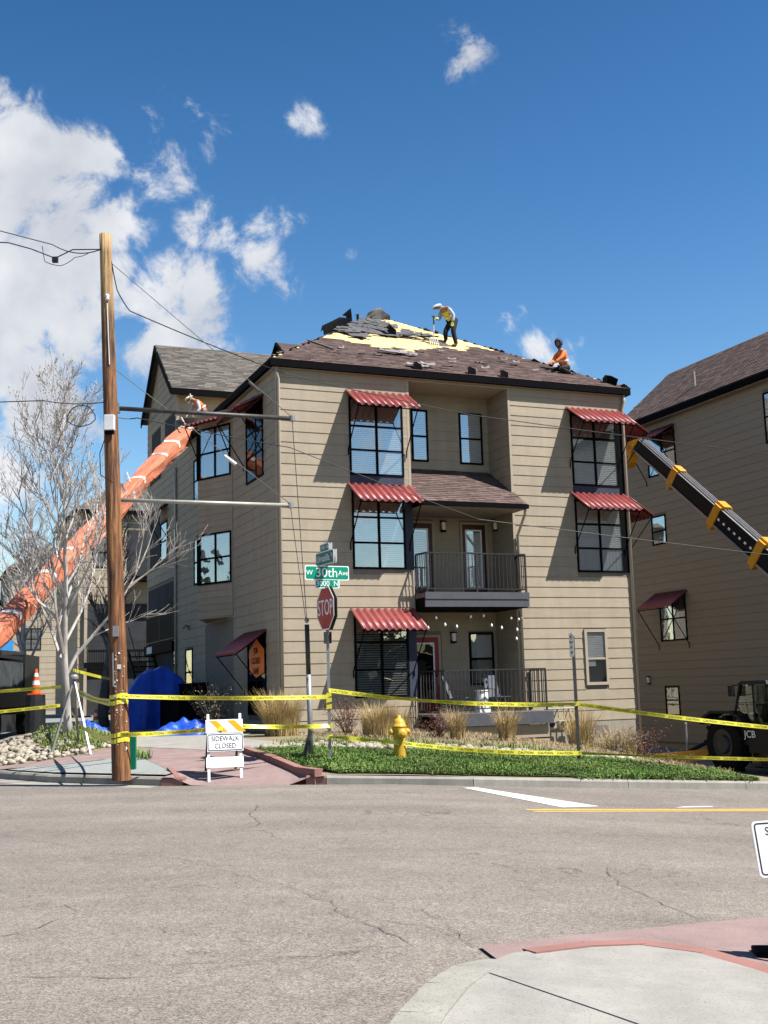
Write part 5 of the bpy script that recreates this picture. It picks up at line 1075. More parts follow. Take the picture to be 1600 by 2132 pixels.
# ---- barricade with SIDEWALK CLOSED
MT['amber'] = mat('amber_stripe', (.75, .34, .0), .45, var=.05)
MT['whitepl'] = mat('white_plastic', (.80, .80, .80), .5, var=.03)
MT['rust'] = mat('rusty_leg', (.10, .055, .04), .8, var=.4, scale=20)
bL = Vector((-3.24, 20.75, 0)); bR = Vector((-2.62, 20.9, 0)); 
for p in (bL, bR): p.z = zterr(p.x, p.y)
bc = (bL + bR) / 2; bc.z = min(bL.z, bR.z); ba = atan2((bR - bL).y, (bR - bL).x)
br = empty('sidewalk_barricade', bc, ba, 'white A-frame barricade with orange stripes reading sidewalk closed on the red ramp', 'barricade')
def lean(z): return .20 * (z / 1.15)
def slat(z0, z1, x0, x1, m, name, y0=-.03, par=br, off=0.0):
    y_a = lean(z0) + y0; y_b = lean(z1) + y0
    return MB().hexa([(x0, y_a, z0), (x1, y_a, z0), (x1, y_a + .018, z0), (x0, y_a + .018, z0), (x0, y_b, z1), (x1, y_b, z1), (x1, y_b + .018, z1), (x0, y_b + .018, z1)]).build(name, MT[m], par)
for s in (-1, 1):
    MB().beam((s * .285, 0, 0), (s * .285, lean(1.17), 1.17), .045, .03).build('front_leg', MT['whitepl'], br)
    MB().beam((s * .27 - .02, .72, .05), (s * .27, lean(1.1) + .035, 1.08), .04, .03).build('rear_leg', MT['rust'], br)
p_ = slat(.84, 1.07, -.33, .33, 'whitepl', 'striped_panel')
for x0 in (-.245, .075):
    MB().hexa([(x0 + .11 * 1 + .07, lean(.855) - .0335, .855), (x0 + .11 + .20, lean(.855) - .0335, .855), (x0 + .11 + .20, lean(.855) - .031, .855), (x0 + .11 + .07, lean(.855) - .031, .855), (x0 - .02, lean(1.055) - .0335, 1.055), (x0 + .11, lean(1.055) - .0335, 1.055), (x0 + .11, lean(1.055) - .031, 1.055), (x0 - .02, lean(1.055) - .031, 1.055)]).build('stripe', MT['amber'], p_)
sp = slat(.52, .83, -.31, .33, 'whitepl', 'sign_panel', -.045)
ang = atan2(.20, 1.15); zdir = Vector((0, sin(ang), cos(ang))); cen = Vector((.01, lean(.675) - .0475, .675)); nb_ = Vector((1, 0, 0)).cross(zdir)
def bordered(par, w, h, cen, x, z, m, th=.014, r=.03):
    n_ = Vector(x).cross(Vector(z)).normalized(); a = rrect(w, h, r); b = rrect(w - 2 * th, h - 2 * th, max(.005, r - th)); k = len(a); mb = MB()
    mb.v = [tuple(Vector(cen) + Vector(x) * p + Vector(z) * q) for p, q in a + b]; mb.f = [(i, (i + 1) % k, k + (i + 1) % k, k + i) for i in range(k)]; return mb.build('border', m, par)
bordered(sp, .62, .29, cen + nb_ * .001, Vector((1, 0, 0)), zdir, MT['signblack'])
lettering('SIDEWALK', MT['signblack'], .125, sp, frame_mat(cen + zdir * .062 + nb_ * .001, (1, 0, 0), zdir), xs=.82, ext=.0006); lettering('CLOSED', MT['signblack'], .125, sp, frame_mat(cen - zdir * .066 + nb_ * .001, (1, 0, 0), zdir), xs=.82, ext=.0006)
slat(.24, .42, -.33, .33, 'whitepl', 'lower_panel'); MB().hexa([(-.30, .16, .92), (.30, .16, .92), (.30, .178, .92), (-.30, .178, .92), (-.3, .235, 1.07), (.3, .235, 1.07), (.3, .253, 1.07), (-.3, .253, 1.07)]).build('rear_panel', MT['whitepl'], br)
MB().beam((-.26, .56, .26), (.26, .56, .26), .03, .03).build('rear_rail', MT['rust'], br)
# ---- partly seen sign on the near corner
nc = empty('sidewalk_barricade', (2.28, 7.74, zroad(2.28)), -.12, 'near corner white sidewalk sign with black border cut off by the right edge', 'barricade')
cN = Vector((.345, -.18, .70)); zN = Vector((-.06, .22, .97)).normalized(); xN = Vector((1, .02, .07)).normalized(); xN = (xN - zN * xN.dot(zN)).normalized(); nN = xN.cross(zN)
mb = MB(); P = rrect(.62, .345, .025); k = len(P); mb.v = [tuple(cN + xN * a + zN * b) for a, b in P] + [tuple(cN + xN * a + zN * b - nN * .012) for a, b in P]; mb.f = [tuple(range(k)), tuple(reversed(range(k, 2 * k)))] + [(i, (i + 1) % k, k + (i + 1) % k, k + i) for i in range(k)]
pN = mb.build('sign_panel', MT['signwhite'], nc); bordered(pN, .595, .32, cN + nN * .001, xN, zN, MT['signblack'], .009, .022)
for k, tx in enumerate(('SIDEWALK CLOSED', 'AHEAD', 'CROSS HERE')): lettering(tx, MT['signblack'], .073, pN, frame_mat(cN + zN * (.105 - .095 * k) + xN * (.03 if k == 0 else 0) + nN * .001, xN, zN), xs=.82, ext=.0005)
for x in (.19, .60): MB().beam((x, -.26, .03), (x + .02, -.09, .92), .035, .03).build('leg', MT['whitepl'], nc)
MB().box(.01, -.12, 0, .75, .10, .045).build('rubber_base', MT['black'], nc, bevel=.01); MB().beam((.19, .05, .04), (.21, -.06, .5), .03, .03).build('rear_leg', MT['rust'], nc); MB().beam((.60, .05, .04), (.62, -.1, .5), .03, .03).build('rear_leg', MT['rust'], nc)
# ---- tripod stand by the tree
tp = empty('survey_tripod', W(-5.65, -2.9, zuv(-5.65, -2.9)), 0, 'steel tripod stand with spread legs in front of the bare tree', 'tripod')
apx = Vector((-.02, .3, 1.62)); base = Vector(tp.location)
for (u, v) in ((-6.05, -2.75), (-5.3, -3.45), (-5.3, -1.6)):
    p = W(u, v, zuv(u, v)) - base; MB().beam(p, p.lerp(apx, .55), .05, .035).build('lower_leg', MT['galv'], tp); MB().beam(p.lerp(apx, .5), apx, .035, .03).build('leg', MT['galv'], tp)
MB().lathe([(.05, -.03), (.10, 0), (.10, .05), (.06, .09)], 10, apx).build('tripod_head', MT['galv'], tp)
# ---- caution tape
MT['tape'] = mat('caution_tape', (.66, .60, .05), .35, var=.08, scale=3, spec=.5)
def tape(name, a, b, sag, label, text=True, w=.076, twist=.15, grp='caution tape', tsz=.056, flip=0):
    a = Vector(a); b = Vector(b); root = bpy.data.objects.new(name, None); link(root); root.location = a; tag(root, label, 'caution tape', grp)
    n = 40; d = b - a; L_ = d.length; h = Vector((d.x, d.y, 0)).normalized(); side = Vector((h.y, -h.x, 0)); V = []; Fc = []; fr = []
    if side.y > 0: side = -side
    for i in range(n + 1):
        t = i / n; p = d * t - Vector((0, 0, sag * 4 * t * (1 - t))); tw = flip + twist * sin(t * 9 + L_) * 1.3; z = Vector((0, 0, 1)) * cos(tw) + side * sin(tw); fr.append((p, z)); V += [tuple(p - z * w / 2), tuple(p + z * w / 2)]
        if i: k = 2 * i; Fc.append((k - 2, k, k + 1, k - 1))
    o = raw('tape_band', V, Fc, MT['tape'], root)
    if text:
        step = .40; c = int(L_ / step)
        for j in range(c):
            t = (j + .5) * step / L_; i = min(n - 1, int(t * n)); p0, z0 = fr[i]; p1, z1 = fr[i + 1]; f = t * n - i; p = p0.lerp(p1, f); x = (p1 - p0).normalized()
            if x.x < 0: x = -x
            z = (z0 - x * z0.dot(x)).normalized(); nn_ = x.cross(z)
            lettering('CAUTION', MT['signblack'], tsz, root, frame_mat(p + nn_ * .003, x, z), xs=1.25, ext=.0004)
    return root
TR = W(-5.35, -.15, zuv(-5.35, -.15))                         # trunk of the bare tree
tz = lambda px_z: px_z
pl_ = lambda z, a=0: PB + onpole(z, a, .01)
SPz = lambda z: SP + Vector((0, -.03, z - SP.z)); PPz = lambda z: PP + Vector((0, -.03, z - PP.z))
tape('caution_tape', (-14, 27.5, 1.72), TR + Vector((-.15, -.15, 1.16)), .06, 'upper caution tape running left from the tree past the truck')
tape('caution_tape', (-14, 26, 1.05), TR + Vector((-.15, -.2, .72)), .05, 'lower caution tape running left from the tree past the truck')
tape('caution_tape', TR + Vector((.12, -.15, 1.12)), PB + onpole(1.47, -.9, .005), .06, 'doubled caution tape from the tree to the utility pole', True, .12, .3)
tape('caution_tape', TR + Vector((.1, -.1, .55)), PB + onpole(.86, -.9, .005), .18, 'slack low caution tape from the tree to the pole', False)
tape('caution_tape', TR + Vector((.1, -.0, 1.55)), W(-2.6, 8, 2.0), .02, 'far thin caution tape stretched behind the tree', False)
tape('caution_tape', PB + onpole(1.58, .3, .008), SPz(1.46), .03, 'upper caution tape from the pole to the stop sign', True, .08, .35)
tape('caution_tape', PB + onpole(.90, .3, .008), br.matrix_world.translation + Vector((-.05, .1, .98 - .06)), .02, 'lower caution tape from the pole to the barricade', True, .08, .3)
tape('caution_tape', br.matrix_world.translation + Vector((.0, .2, .96)), SPz(.93), .02, 'lower caution tape from the barricade to the stop sign', True, .08, .5)
tape('caution_tape', SPz(1.58), PPz(1.19), .10, 'upper caution tape from the stop sign to the right sign post', True, .08, .45, flip=.35)
tape('caution_tape', SPz(.73), HP + Vector((-.12, -.13, .32)), .0, 'lower caution tape from the stop sign to the hydrant', True, .08, .5, flip=.5)
tape('caution_tape', HP + Vector((-.12, -.135, .32)), PPz(.26), .06, 'lower caution tape from the hydrant to the right sign post', True, .08, .12)
tape('caution_tape', PPz(1.19), (9.6, 24.6, .37), .05, 'upper caution tape from the right post past the loader', True, .08, .25, flip=.15)
tape('caution_tape', PPz(.26), (9.6, 24.6, -.18), .02, 'lower caution tape from the right post past the loader', True, .07, .3, flip=.6)
for nm, c, zs_ in (('wrap', SP, (1.50, 1.40, 1.28, .92, .73)), ('wrap', PP, (1.19, .26))):
    root = bpy.data.objects.new('tape_wrap', None); link(root); root.location = c; tag(root, 'caution tape knotted round the ' + ('stop sign post' if c is SP else 'right hand sign post'), 'caution tape', 'caution tape')
    for z in zs_: MB().hexa([(-.05, -.035, z - c.z - .05), (.05, -.035, z - c.z - .03), (.05, .035, z - c.z - .03), (-.05, .035, z - c.z - .05), (-.045, -.035, z - c.z + .03), (.05, -.035, z - c.z + .045), (.05, .035, z - c.z + .045), (-.045, .035, z - c.z + .03)]).build('tape_band', MT['tape'], root)
for z in (1.47, 1.58, .90, .80):
    o = MB(); ring = [onpole(z + .02 * sin(a * 2), a, .008) + PB for a in [i * pi / 8 for i in range(17)]]
    for p, q in zip(ring, ring[1:]): o.quad(p - Vector((0, 0, .038)), q - Vector((0, 0, .038)), q + Vector((0, 0, .038)), p + Vector((0, 0, .038)))
    tag(o.build('tape_wrap', MT['tape']), {1.47: 'chest high caution tape wound round the utility pole, lower turn', 1.58: 'chest high caution tape wound round the utility pole, upper turn', .90: 'knee high caution tape wound round the utility pole, upper turn', .80: 'knee high caution tape wound round the utility pole, lower turn'}[z], 'caution tape', 'tape round the utility pole')
o = MB().box(-.06, -.04, 0, .06, .04, .62).build('marker_post', MT['utilgreen'], None, loc=(-4.80, 21.9, zterr(-4.80, 21.9)), bevel=.012); tag(o, 'green utility marker post just behind the wooden pole', 'marker post')
# ---------------------------------------------------------------- telescopic loader with raised boom
MT['jyellow'] = mat('machine_yellow', (.62, .27, .012), .4, var=.08, spec=.5)
MT['jblack'] = mat('machine_black', (.007, .007, .008), .5, var=.25, spec=.2)
MT['tyre'] = mat('tyre_rubber', (.009, .009, .009), .9, var=.3, scale=12, spec=.1)
MT['rim'] = mat('dark_rim', (.03, .03, .032), .5, metal=.3, var=.2)
MT['chrome'] = mat('cylinder_rod', (.6, .6, .6), .2, metal=.9, var=.05)
MT['boomgrey'] = mat('boom_rail_steel', (.30, .29, .28), .4, metal=.55, var=.15, spec=.5)
MT['cabglass'] = glassmat('green_cab_glass', (.5, .62, .55), f0=.06)
MU, MV = 12.62, -3.4
gz_ = -.88
TH = empty('telescopic_loader', W(MU, MV, gz_), YAW, 'yellow and black telescopic loader with its long boom raised toward the roof', 'telehandler')
# local: x to the right of travel, y forward (away from the street), z up.  wheels at x = +-1.2
def wheel(par, x, y, r=.74, w=.45):
    t = MB(); N_ = 28; V = []
    prof = [(-w / 2, r * .55), (-w / 2, r * .86), (-w * .42, r * .95), (w * .42, r * .95), (w / 2, r * .86), (w / 2, r * .55)]
    t.v = [(x + a, y + b * cos(2 * pi * k / N_), r + b * sin(2 * pi * k / N_)) for a, b in prof for k in range(N_)]
    m_ = len(prof); t.f = [(i * N_ + k, i * N_ + (k + 1) % N_, ((i + 1) % m_) * N_ + (k + 1) % N_, ((i + 1) % m_) * N_ + k) for i in range(m_) for k in range(N_)]
    wh = t.build('wheel', MT['tyre'], par, smooth=False)
    for k in range(22):      # chevron lugs
        a = 2 * pi * k / 22; s = 1 if k % 2 else -1; c = Vector((x + s * w * .25, y + r * .96 * cos(a), r + r * .96 * sin(a))); tg = Vector((0, -sin(a), cos(a))); rd = Vector((0, cos(a), sin(a)))
        MB().obox(c, Vector((w * .25, 0, 0)) + tg * .05 * s, tg * .05, rd * .045).build('tread_lug', MT['tyre'], wh)
    R_ = MB(); R_.v = []; 
    for a, b in ((-w * .30, r * .54), (-w * .48, r * .54), (-w * .40, r * .34), (-w * .52, r * .30), (-w * .54, .01)):
        R_.v += [(x + a, y + b * cos(2 * pi * k / N_), r + b * sin(2 * pi * k / N_)) for k in range(N_)]
    R_.f = [(i * N_ + k, i * N_ + (k + 1) % N_, (i + 1) * N_ + (k + 1) % N_, (i + 1) * N_ + k) for i in range(4) for k in range(N_)]; R_.build('rim', MT['rim'], wh)
    return wh
for x, y in ((-1.2, 0), (1.2, 0), (-1.2, -3.0), (1.2, -3.0)): wheel(TH, x, y)
MB().hexa([(-.75, -4.6, .6), (.75, -4.6, .6), (.75, 1.3, .6), (-.75, 1.3, .6), (-.75, -4.6, 1.25), (.75, -4.6, 1.25), (.75, 1.1, 1.15), (-.75, 1.1, 1.15)]).build('chassis', MT['jblack'], TH)
MB().hexa([(-1.32, -2.1, .55), (-.76, -2.1, .55), (-.76, -.95, .55), (-1.32, -.95, .55), (-1.32, -2.1, 1.28), (-.76, -2.1, 1.28), (-.76, -.85, 1.28), (-1.32, -.85, 1.28)]).build('side_tank', MT['jblack'], TH)
MB().prism([(-.95, 1.25), (-.75, 1.50), (-.4, 1.62), (.4, 1.62), (.75, 1.48), (.9, 1.25), (.85, 1.25), (.7, 1.42), (.38, 1.55), (-.38, 1.55), (-.7, 1.44), (-.9, 1.25)], 'x', -1.45, -.95).build('fender', MT['jblack'], TH)
# cab, left side
cb = MB().box(-1.30, -2.15, .75, -.30, -.65, 1.32).build('cab', MT['jblack'], TH)
def pillar(a, b, w=.07): MB().beam(a, b, w, w, (1, 0, 0)).build('cab_pillar', MT['jblack'], cb)
zr_, zt = 1.32, 2.30
for x in (-1.27, -.33):
    pillar((x, -.66, 1.3), (x, -1.02, zt)); pillar((x, -2.1, 1.3), (x, -2.02, zt)); pillar((x, -1.5, 1.3), (x, -1.5, zt), .05)
MB().hexa([(-1.34, -2.1, zt), (-.26, -2.1, zt), (-.26, -.92, zt), (-1.34, -.92, zt), (-1.28, -2.0, zt + .10), (-.32, -2.0, zt + .10), (-.32, -1.05, zt + .10), (-1.28, -1.05, zt + .10)]).build('cab_roof', MT['jblack'], cb)
MB().poly([(-1.29, -.72, 1.33), (-1.29, -1.06, zt - .03), (-1.29, -1.47, zt - .03), (-1.29, -1.47, 1.33)]).build('side_glass', MT['cabglass'], cb); MB().poly([(-1.29, -1.53, 1.33), (-1.29, -1.53, zt - .03), (-1.29, -2.0, zt - .03), (-1.29, -2.06, 1.33)]).build('side_glass', MT['cabglass'], cb)
MB().poly([(-.36, -.64, 1.33), (-1.24, -.64, 1.33), (-1.24, -1.0, zt - .03), (-.36, -1.0, zt - .03)]).build('windscreen', MT['cabglass'], cb)
MB().hexa([(-1.0, -1.75, 1.3), (-.55, -1.75, 1.3), (-.55, -1.35, 1.3), (-1.0, -1.35, 1.3), (-1.0, -1.82, 1.95), (-.55, -1.82, 1.95), (-.55, -1.72, 1.95), (-1.0, -1.72, 1.95)]).build('driver_seat', MT['jblack'], cb)
MB().box(-.95, -1.05, 1.33, -.6, -.85, 1.52).build('dash', MT['jyellow'], cb); MB().tube([(-.78 + .17 * cos(t), -1.12, 1.62 + .17 * sin(t)) for t in [i * pi / 6 for i in range(13)]], .018, 5).build('steering_wheel', MT['jblack'], cb)
MB().box(-1.52, -.95, 2.0, -1.42, -.80, 2.28).build('mirror', MT['jblack'], cb); MB().tube([(-1.3, -1.0, zt), (-1.47, -.88, zt - .02)], .015, 5).build('mirror_arm', MT['jblack'], cb); MB().tube([(-.9, -.92, zt - .02), (-.9, -.84, zt)], .06, 8).build('work_lamp', MT['chrome'], cb)
lettering('JCB', MT['white'], .26, TH, frame_mat((-1.335, -1.02, 1.02), (0, -1, 0), (0, 0, 1)), xs=1.1)
MB().box(-.2, -2.4, 1.26, .75, -.5, 1.65).build('boom_well', MT['jyellow'], TH); MB().box(.80, -2.6, .7, 1.35, -.8, 1.7).build('engine_pod', MT['jyellow'], TH)
cb.location = (0, .3, 0)
# stabilisers
for s, ft in ((-1, 2.35), (1, 2.0)):
    a = Vector((s * .55, 1.0, .95)); f = Vector((s * 1.7, ft + .15, .06)); st = MB().hexa([(s * .45 - .10, .95, .30), (s * .45 + .10, .95, .30), (f.x + .16, f.y, .08), (f.x - .16, f.y, .08), (s * .45 - .10, 1.0, .58), (s * .45 + .10, 1.0, .58), (f.x + .16, f.y - .05, .42), (f.x - .16, f.y - .05, .42)]).build('stabiliser_leg', MT['jyellow'], TH)
    MB().tube([a, a.lerp(f, .55)], .055, 10).build('cylinder', MT['jblack'], st); MB().tube([a.lerp(f, .5), f + Vector((0, 0, .12))], .028, 8).build('cylinder_rod', MT['chrome'], st); MB().box(f.x - .28, f.y - .22, 0, f.x + .28, f.y + .25, .05).build('foot_pad', MT['jyellow'], st)
# boom
iM = TH.matrix_world
def loc(u, v, z): return Vector((u - MU, v - MV, z - gz_))
tip = loc(13.45, 2.85, 9.5); far_ = loc(13.98, -2.45, 5.02); bdv = (tip - far_).normalized(); piv = far_ - bdv * 4.0
bs = bdv.cross(Vector((0, 0, 1))).normalized(); bu = bs.cross(bdv).normalized()
boom = MB().obox(far_ - bdv * 3.0, bdv * 3.2, bs * .215, bu * .29).build('boom', MT['jblack'], TH)
def sect(t0, t1, w, h, m, name, off=0): a = far_ + bdv * t0; b = far_ + bdv * t1; return MB().obox((a + b) / 2 + bu * off, (b - a) / 2, bs * w, bu * h).build(name, MT[m], boom)
L_ = (tip - far_).length
pv = far_ - bdv * 6.0; MB().box(-.7, pv.y - .5, .9, pv.x + .4, pv.y + .3, pv.z + .1).build('boom_pivot', MT['jblack'], TH)
sect(.25, 2.35, .205, .275, 'jblack', 'boom_section'); sect(2.3, 4.65, .185, .24, 'jblack', 'boom_section'); sect(4.6, L_ - .2, .155, .20, 'jblack', 'boom_section')
for t0, t1, w, h in ((-2, .25, .215, .29), (.25, 2.3, .205, .275), (2.3, 4.6, .185, .24), (4.6, L_ - .25, .155, .20)):
    for o_ in (-.10, .02, .12): a = far_ + bdv * t0; b = far_ + bdv * t1; MB().tube([a + bu * (h + .05) + bs * o_, b + bu * (h + .05) + bs * o_], .028, 6).build('hose_rail', MT['boomgrey'], boom)
    a = far_ + bdv * t0; b = far_ + bdv * t1; MB().obox((a + b) / 2 + bu * (h + .012) - bs * .02, (b - a) / 2, bs * w * .9, bu * .01).build('top_plate', MT['boomgrey'], boom); MB().obox((a + b) / 2 - bs * (w + .02) - bu * (h - .02), (b - a) / 2, bs * .02, bu * .03).build('side_rail', MT['boomgrey'], boom)
for t_, w, h in ((.2, .27, .40), (2.3, .25, .35), (4.6, .21, .29)):
    c = far_ + bdv * t_; k_ = MB().obox(c, bdv * .14, bs * w, bu * h).build('boom_collar', MT['jyellow'], boom); MB().obox(c + bu * h, bdv * .18, bs * w * .6, bu * .07).build('collar_lug', MT['jyellow'], k_); MB().obox(c - bu * (h + .02) - bs * .05 + bdv * .03, bdv * .07, bs * .1, bu * .12).build('collar_lug', MT['jyellow'], k_)
    for y in (-.06, .08): MB().tube([c + bu * (h + .03) + bdv * y - bs * .14, c + bu * (h + .03) + bdv * y + bs * .14], .05, 8).build('collar_pin', MT['jyellow'], k_)
for i in range(7): c = far_ + bdv * (.5 + .26 * i) - bs * .212; MB().obox(c, bdv * .045, bs * .003, bu * .035).build('scale_mark', MT['white'], boom)
hd = tip + bdv * .1; H_ = MB().prism([(-.35, .15), (.0, .28), (.32, .10), (.42, -.55), (.30, -.95), (.05, -.80), (-.15, -.35)], 'x', -.16, .16).build('boom_head', MT['jyellow'], boom); H_.matrix_local = Matrix.Translation(hd + Vector((.0, .1, .1)))
MB().tube([(-.22, .05, -.30), (.22, .05, -.30)], .07, 10).build('head_pin', MT['jyellow'], H_); MB().tube([(-.2, .18, -.62), (.2, .18, -.62)], .06, 10).build('head_pin', MT['jyellow'], H_); MB().tube([(0, -.2, -.25), (0, .2, -.75)], .06, 8).build('tilt_cylinder', MT['jblack'], H_)
# wooden pad under the foot
o = MB().box(-.7, -.4, 0, .7, .4, .05).build('ground_pad', MT['deckwood'], None, loc=W(14.3, -1.6, gz_ - .02)); o.rotation_euler = (0, 0, YAW); tag(o, 'flat timber ground pad beside the loader stabiliser', 'timber pad')
# ---------------------------------------------------------------- orange wrapped conveyor up to the eave
MT['tarporange'] = mat('orange_tarp', (.47, .155, .085), .65, var=.16, scale=2.2, bump=.35, bscale=5)
MT['tapewhite'] = mat('white_tape', (.66, .58, .54), .45, var=.08)
CT = Vector((-6.62, 39.2, 10.75)); CB = Vector((-9.3, 26.2, 2.55))
cv = empty('wrapped_conveyor', CB, 0, 'orange tarp wrapped conveyor boom with white tape bands leaning up to the eave', 'conveyor')
D = CT - CB; dn = D.normalized(); sx = dn.cross(Vector((0, 0, 1))).normalized(); sz = sx.cross(dn).normalized()
def fold(a, t):     # creases that run along and across the sleeve
    x = sin(5 * a + 6 * sin(14 * t)) + .7 * sin(11 * a - 60 * t) + .6 * sin(95 * t + 3 * cos(2 * a)); return math.copysign(abs(x) ** .6, x) * .55
V = []; Fc = []; NR = 150; K = 28; r = random.Random(4); bandt = [.04, .11, .24, .33, .48, .60, .66, .79, .86, .955, .985]
for i in range(NR + 1):
    t = i / NR; ctr = D * t; w = .27 + .025 * sin(t * 17) + (.05 if t > .8 else 0) * (t - .8) / .2; h = .25 + .025 * sin(t * 23 + 1)
    pin = min(abs(t - b) for b in bandt); sq = 1 - .10 * math.exp(-(pin / .012) ** 2)
    for k in range(K):
        a = 2 * pi * k / K; ca, sa = cos(a), sin(a); e = .5; rx = w * sq * (abs(ca) ** e) * (1 if ca > 0 else -1); rz_ = h * sq * (abs(sa) ** e) * (1 if sa > 0 else -1)
        j = 1 + .05 * sin(3 * a + 9 * t) + .06 * sin(7 * a + 41 * t) * (1 - math.exp(-(pin / .02) ** 2)) + r.uniform(-.016, .016) + .035 * fold(a, t); V.append(tuple(ctr + sx * rx * j + sz * rz_ * j))
for i in range(NR):
    for k in range(K): Fc.append((i * K + k, i * K + (k + 1) % K, (i + 1) * K + (k + 1) % K, (i + 1) * K + k))
raw('tarp_sleeve', V, Fc, MT['tarporange'], cv, smooth=False)
for b in bandt:
    i = min(NR - 1, int(b * NR)); Vb = []; 
    for q in (i + .05, i + 1.4):
        f = q - int(q); 
        for k in range(K): p = Vector(V[int(q) * K + k]).lerp(Vector(V[min(NR, int(q) + 1) * K + k]), f); c = D * (q / NR); Vb.append(tuple(c + (p - c) * 1.04))
    for sk in r.sample((0, 1, 2, 3, 4), 2): raw('tape_band', Vb, [(k, (k + 1) % K, K + (k + 1) % K, K + k) for k in range(K) if (k - sk * 5) % 28 < 9 and r.random() < .93], MT['tapewhite'], cv)
for k_ in range(3): t = .26 + .33 * k_; MB().tube([D * t + sx * .3 + sz * .5, D * (t + .05) - sx * .1 + sz * .52], .02, 5).build('tape_tail', MT['tapewhite'], cv)
# open hopper rim at the top of the conveyor
hp = MB(); c0 = D * .992; hp.v = [tuple(c0 + sx * .52 * cos(a) * f + Vector((0, .42 * sin(a) * f, z))) for f, z in ((.9, -.35), (1.1, .25), (1.04, .25), (.85, -.33)) for a in [2 * pi * k / 16 for k in range(16)]]
hp.f = [(i * 16 + k, i * 16 + (k + 1) % 16, (i + 1) * 16 + (k + 1) % 16, (i + 1) * 16 + k) for i in range(3) for k in range(16)]; hp.build('hopper', MT['steeldark'], cv)
# ---------------------------------------------------------------- truck at the left edge, seen from behind
MT['truckblack'] = mat('truck_black', (.018, .018, .020), .5, var=.5, spec=.3)
MT['canvas'] = mat('dark_canvas', (.05, .056, .06), .8, var=.45, scale=3, bump=.5, bscale=6)
TY = 33.0; tk_z = zterr(-10.6, 33)
tk = empty('dump_truck', (-12.45, TY, tk_z), .10, 'black work truck with canvas bed cover seen from behind at left edge', 'truck')
MB().box(-1.25, 0, .95, 1.25, 4.2, 1.55).build('truck_bed', MT['truckblack'], tk); MB().box(-1.27, -.04, .98, 1.27, -.004, 1.60).build('tailgate', MT['truckblack'], tk)
cvr = MB(); n = 10
cvr.v = [(-1.2 + 2.4 * i / n, y, 1.56 + .75 + .06 * sin(i * 1.9) if z else 1.56) for y in (.02, 4.0) for z in (0, 1) for i in range(n + 1)]
q_ = lambda y, z, i: (y * 2 + z) * (n + 1) + i
cvr.f = [(q_(0, 0, i), q_(0, 0, i + 1), q_(0, 1, i + 1), q_(0, 1, i)) for i in range(n)] + [(q_(0, 1, i), q_(0, 1, i + 1), q_(1, 1, i + 1), q_(1, 1, i)) for i in range(n)] + [(q_(0, 0, n), q_(1, 0, n), q_(1, 1, n), q_(0, 1, n)), (q_(0, 0, 0), q_(0, 1, 0), q_(1, 1, 0), q_(1, 0, 0))]
cvr.build('canvas_cover', MT['canvas'], tk); MB().box(-1.24, -.05, 2.02, 1.28, .0, 2.16).build('cover_rail', MT['galv'], tk); MB().box(1.14, -.06, 1.70, 1.26, -.01, 2.2).build('corner_post', MT['boxwhite'], tk)
MB().box(-1.2, .1, 2.4, 1.2, 3.9, 2.5).build('cover_top', MT['truckblack'], tk); MB().tube([(-1.2, -.02, 2.55), (1.25, -.02, 2.40)], .03, 6).build('roll_bar', MT['galv'], tk)
MB().box(-1.2, 4.3, .7, 1.2, 6.6, 2.6).build('truck_cab', MT['truckblack'], tk); MB().box(-1.2, -.16, .62, 1.2, -.02, .82).build('bumper', MT['truckblack'], tk)
for i in range(8): MB().box(-1.2 + .3 * i, -.052, 1.30, -.905 + .3 * i, -.042, 1.37).build('reflector', MT['signred' if i % 2 else 'boxwhite'], tk)
for s in (-1, 1):
    for y in (.9, 5.2):
        w_ = MB(); N_ = 20; w_.v = [(s * (1.0 + a), y + b * cos(2 * pi * k / N_), .48 + b * sin(2 * pi * k / N_)) for a, b in ((-.16, .28), (-.16, .45), (-.1, .48), (.1, .48), (.16, .45), (.16, .28)) for k in range(N_)]
        w_.f = [(i * N_ + k, i * N_ + (k + 1) % N_, ((i + 1) % 6) * N_ + (k + 1) % N_, ((i + 1) % 6) * N_ + k) for i in range(6) for k in range(N_)]; wh = w_.build('wheel', MT['tyre'], tk); MB().lathe([(.29, -.05), (.2, .05)], 16).build('rim', MT['rim'], wh).matrix_local = Matrix.Translation((s * 1.05, y, .48)) @ Matrix.Rotation(pi / 2, 4, 'Y')
    MB().box(s * 1.05 - .12, -.058, 1.08, s * 1.05 + .12, -.042, 1.2).build('tail_lamp', MT['signred'], tk)
MT['tarpblue'] = mat('blue_tarp', (.018, .075, .44), .4, var=.25, scale=3, bump=.5, bscale=9, spec=.25)
MT['tarpcyan'] = mat('bright_blue_sheet', (.02, .22, .55), .5, var=.15)
o = MB().box(-.9, 0, 0, .55, 2.2, .42).build('blue_bin', MT['tarpcyan'], None, loc=(-14.5, 41, 3.3)); tag(o, 'bright blue box above the truck at the left edge', 'bin')
MB().box(-1.2, -.2, -3.0, .9, 2.4, -.02).build('bin_base', MT['truckblack'], o)
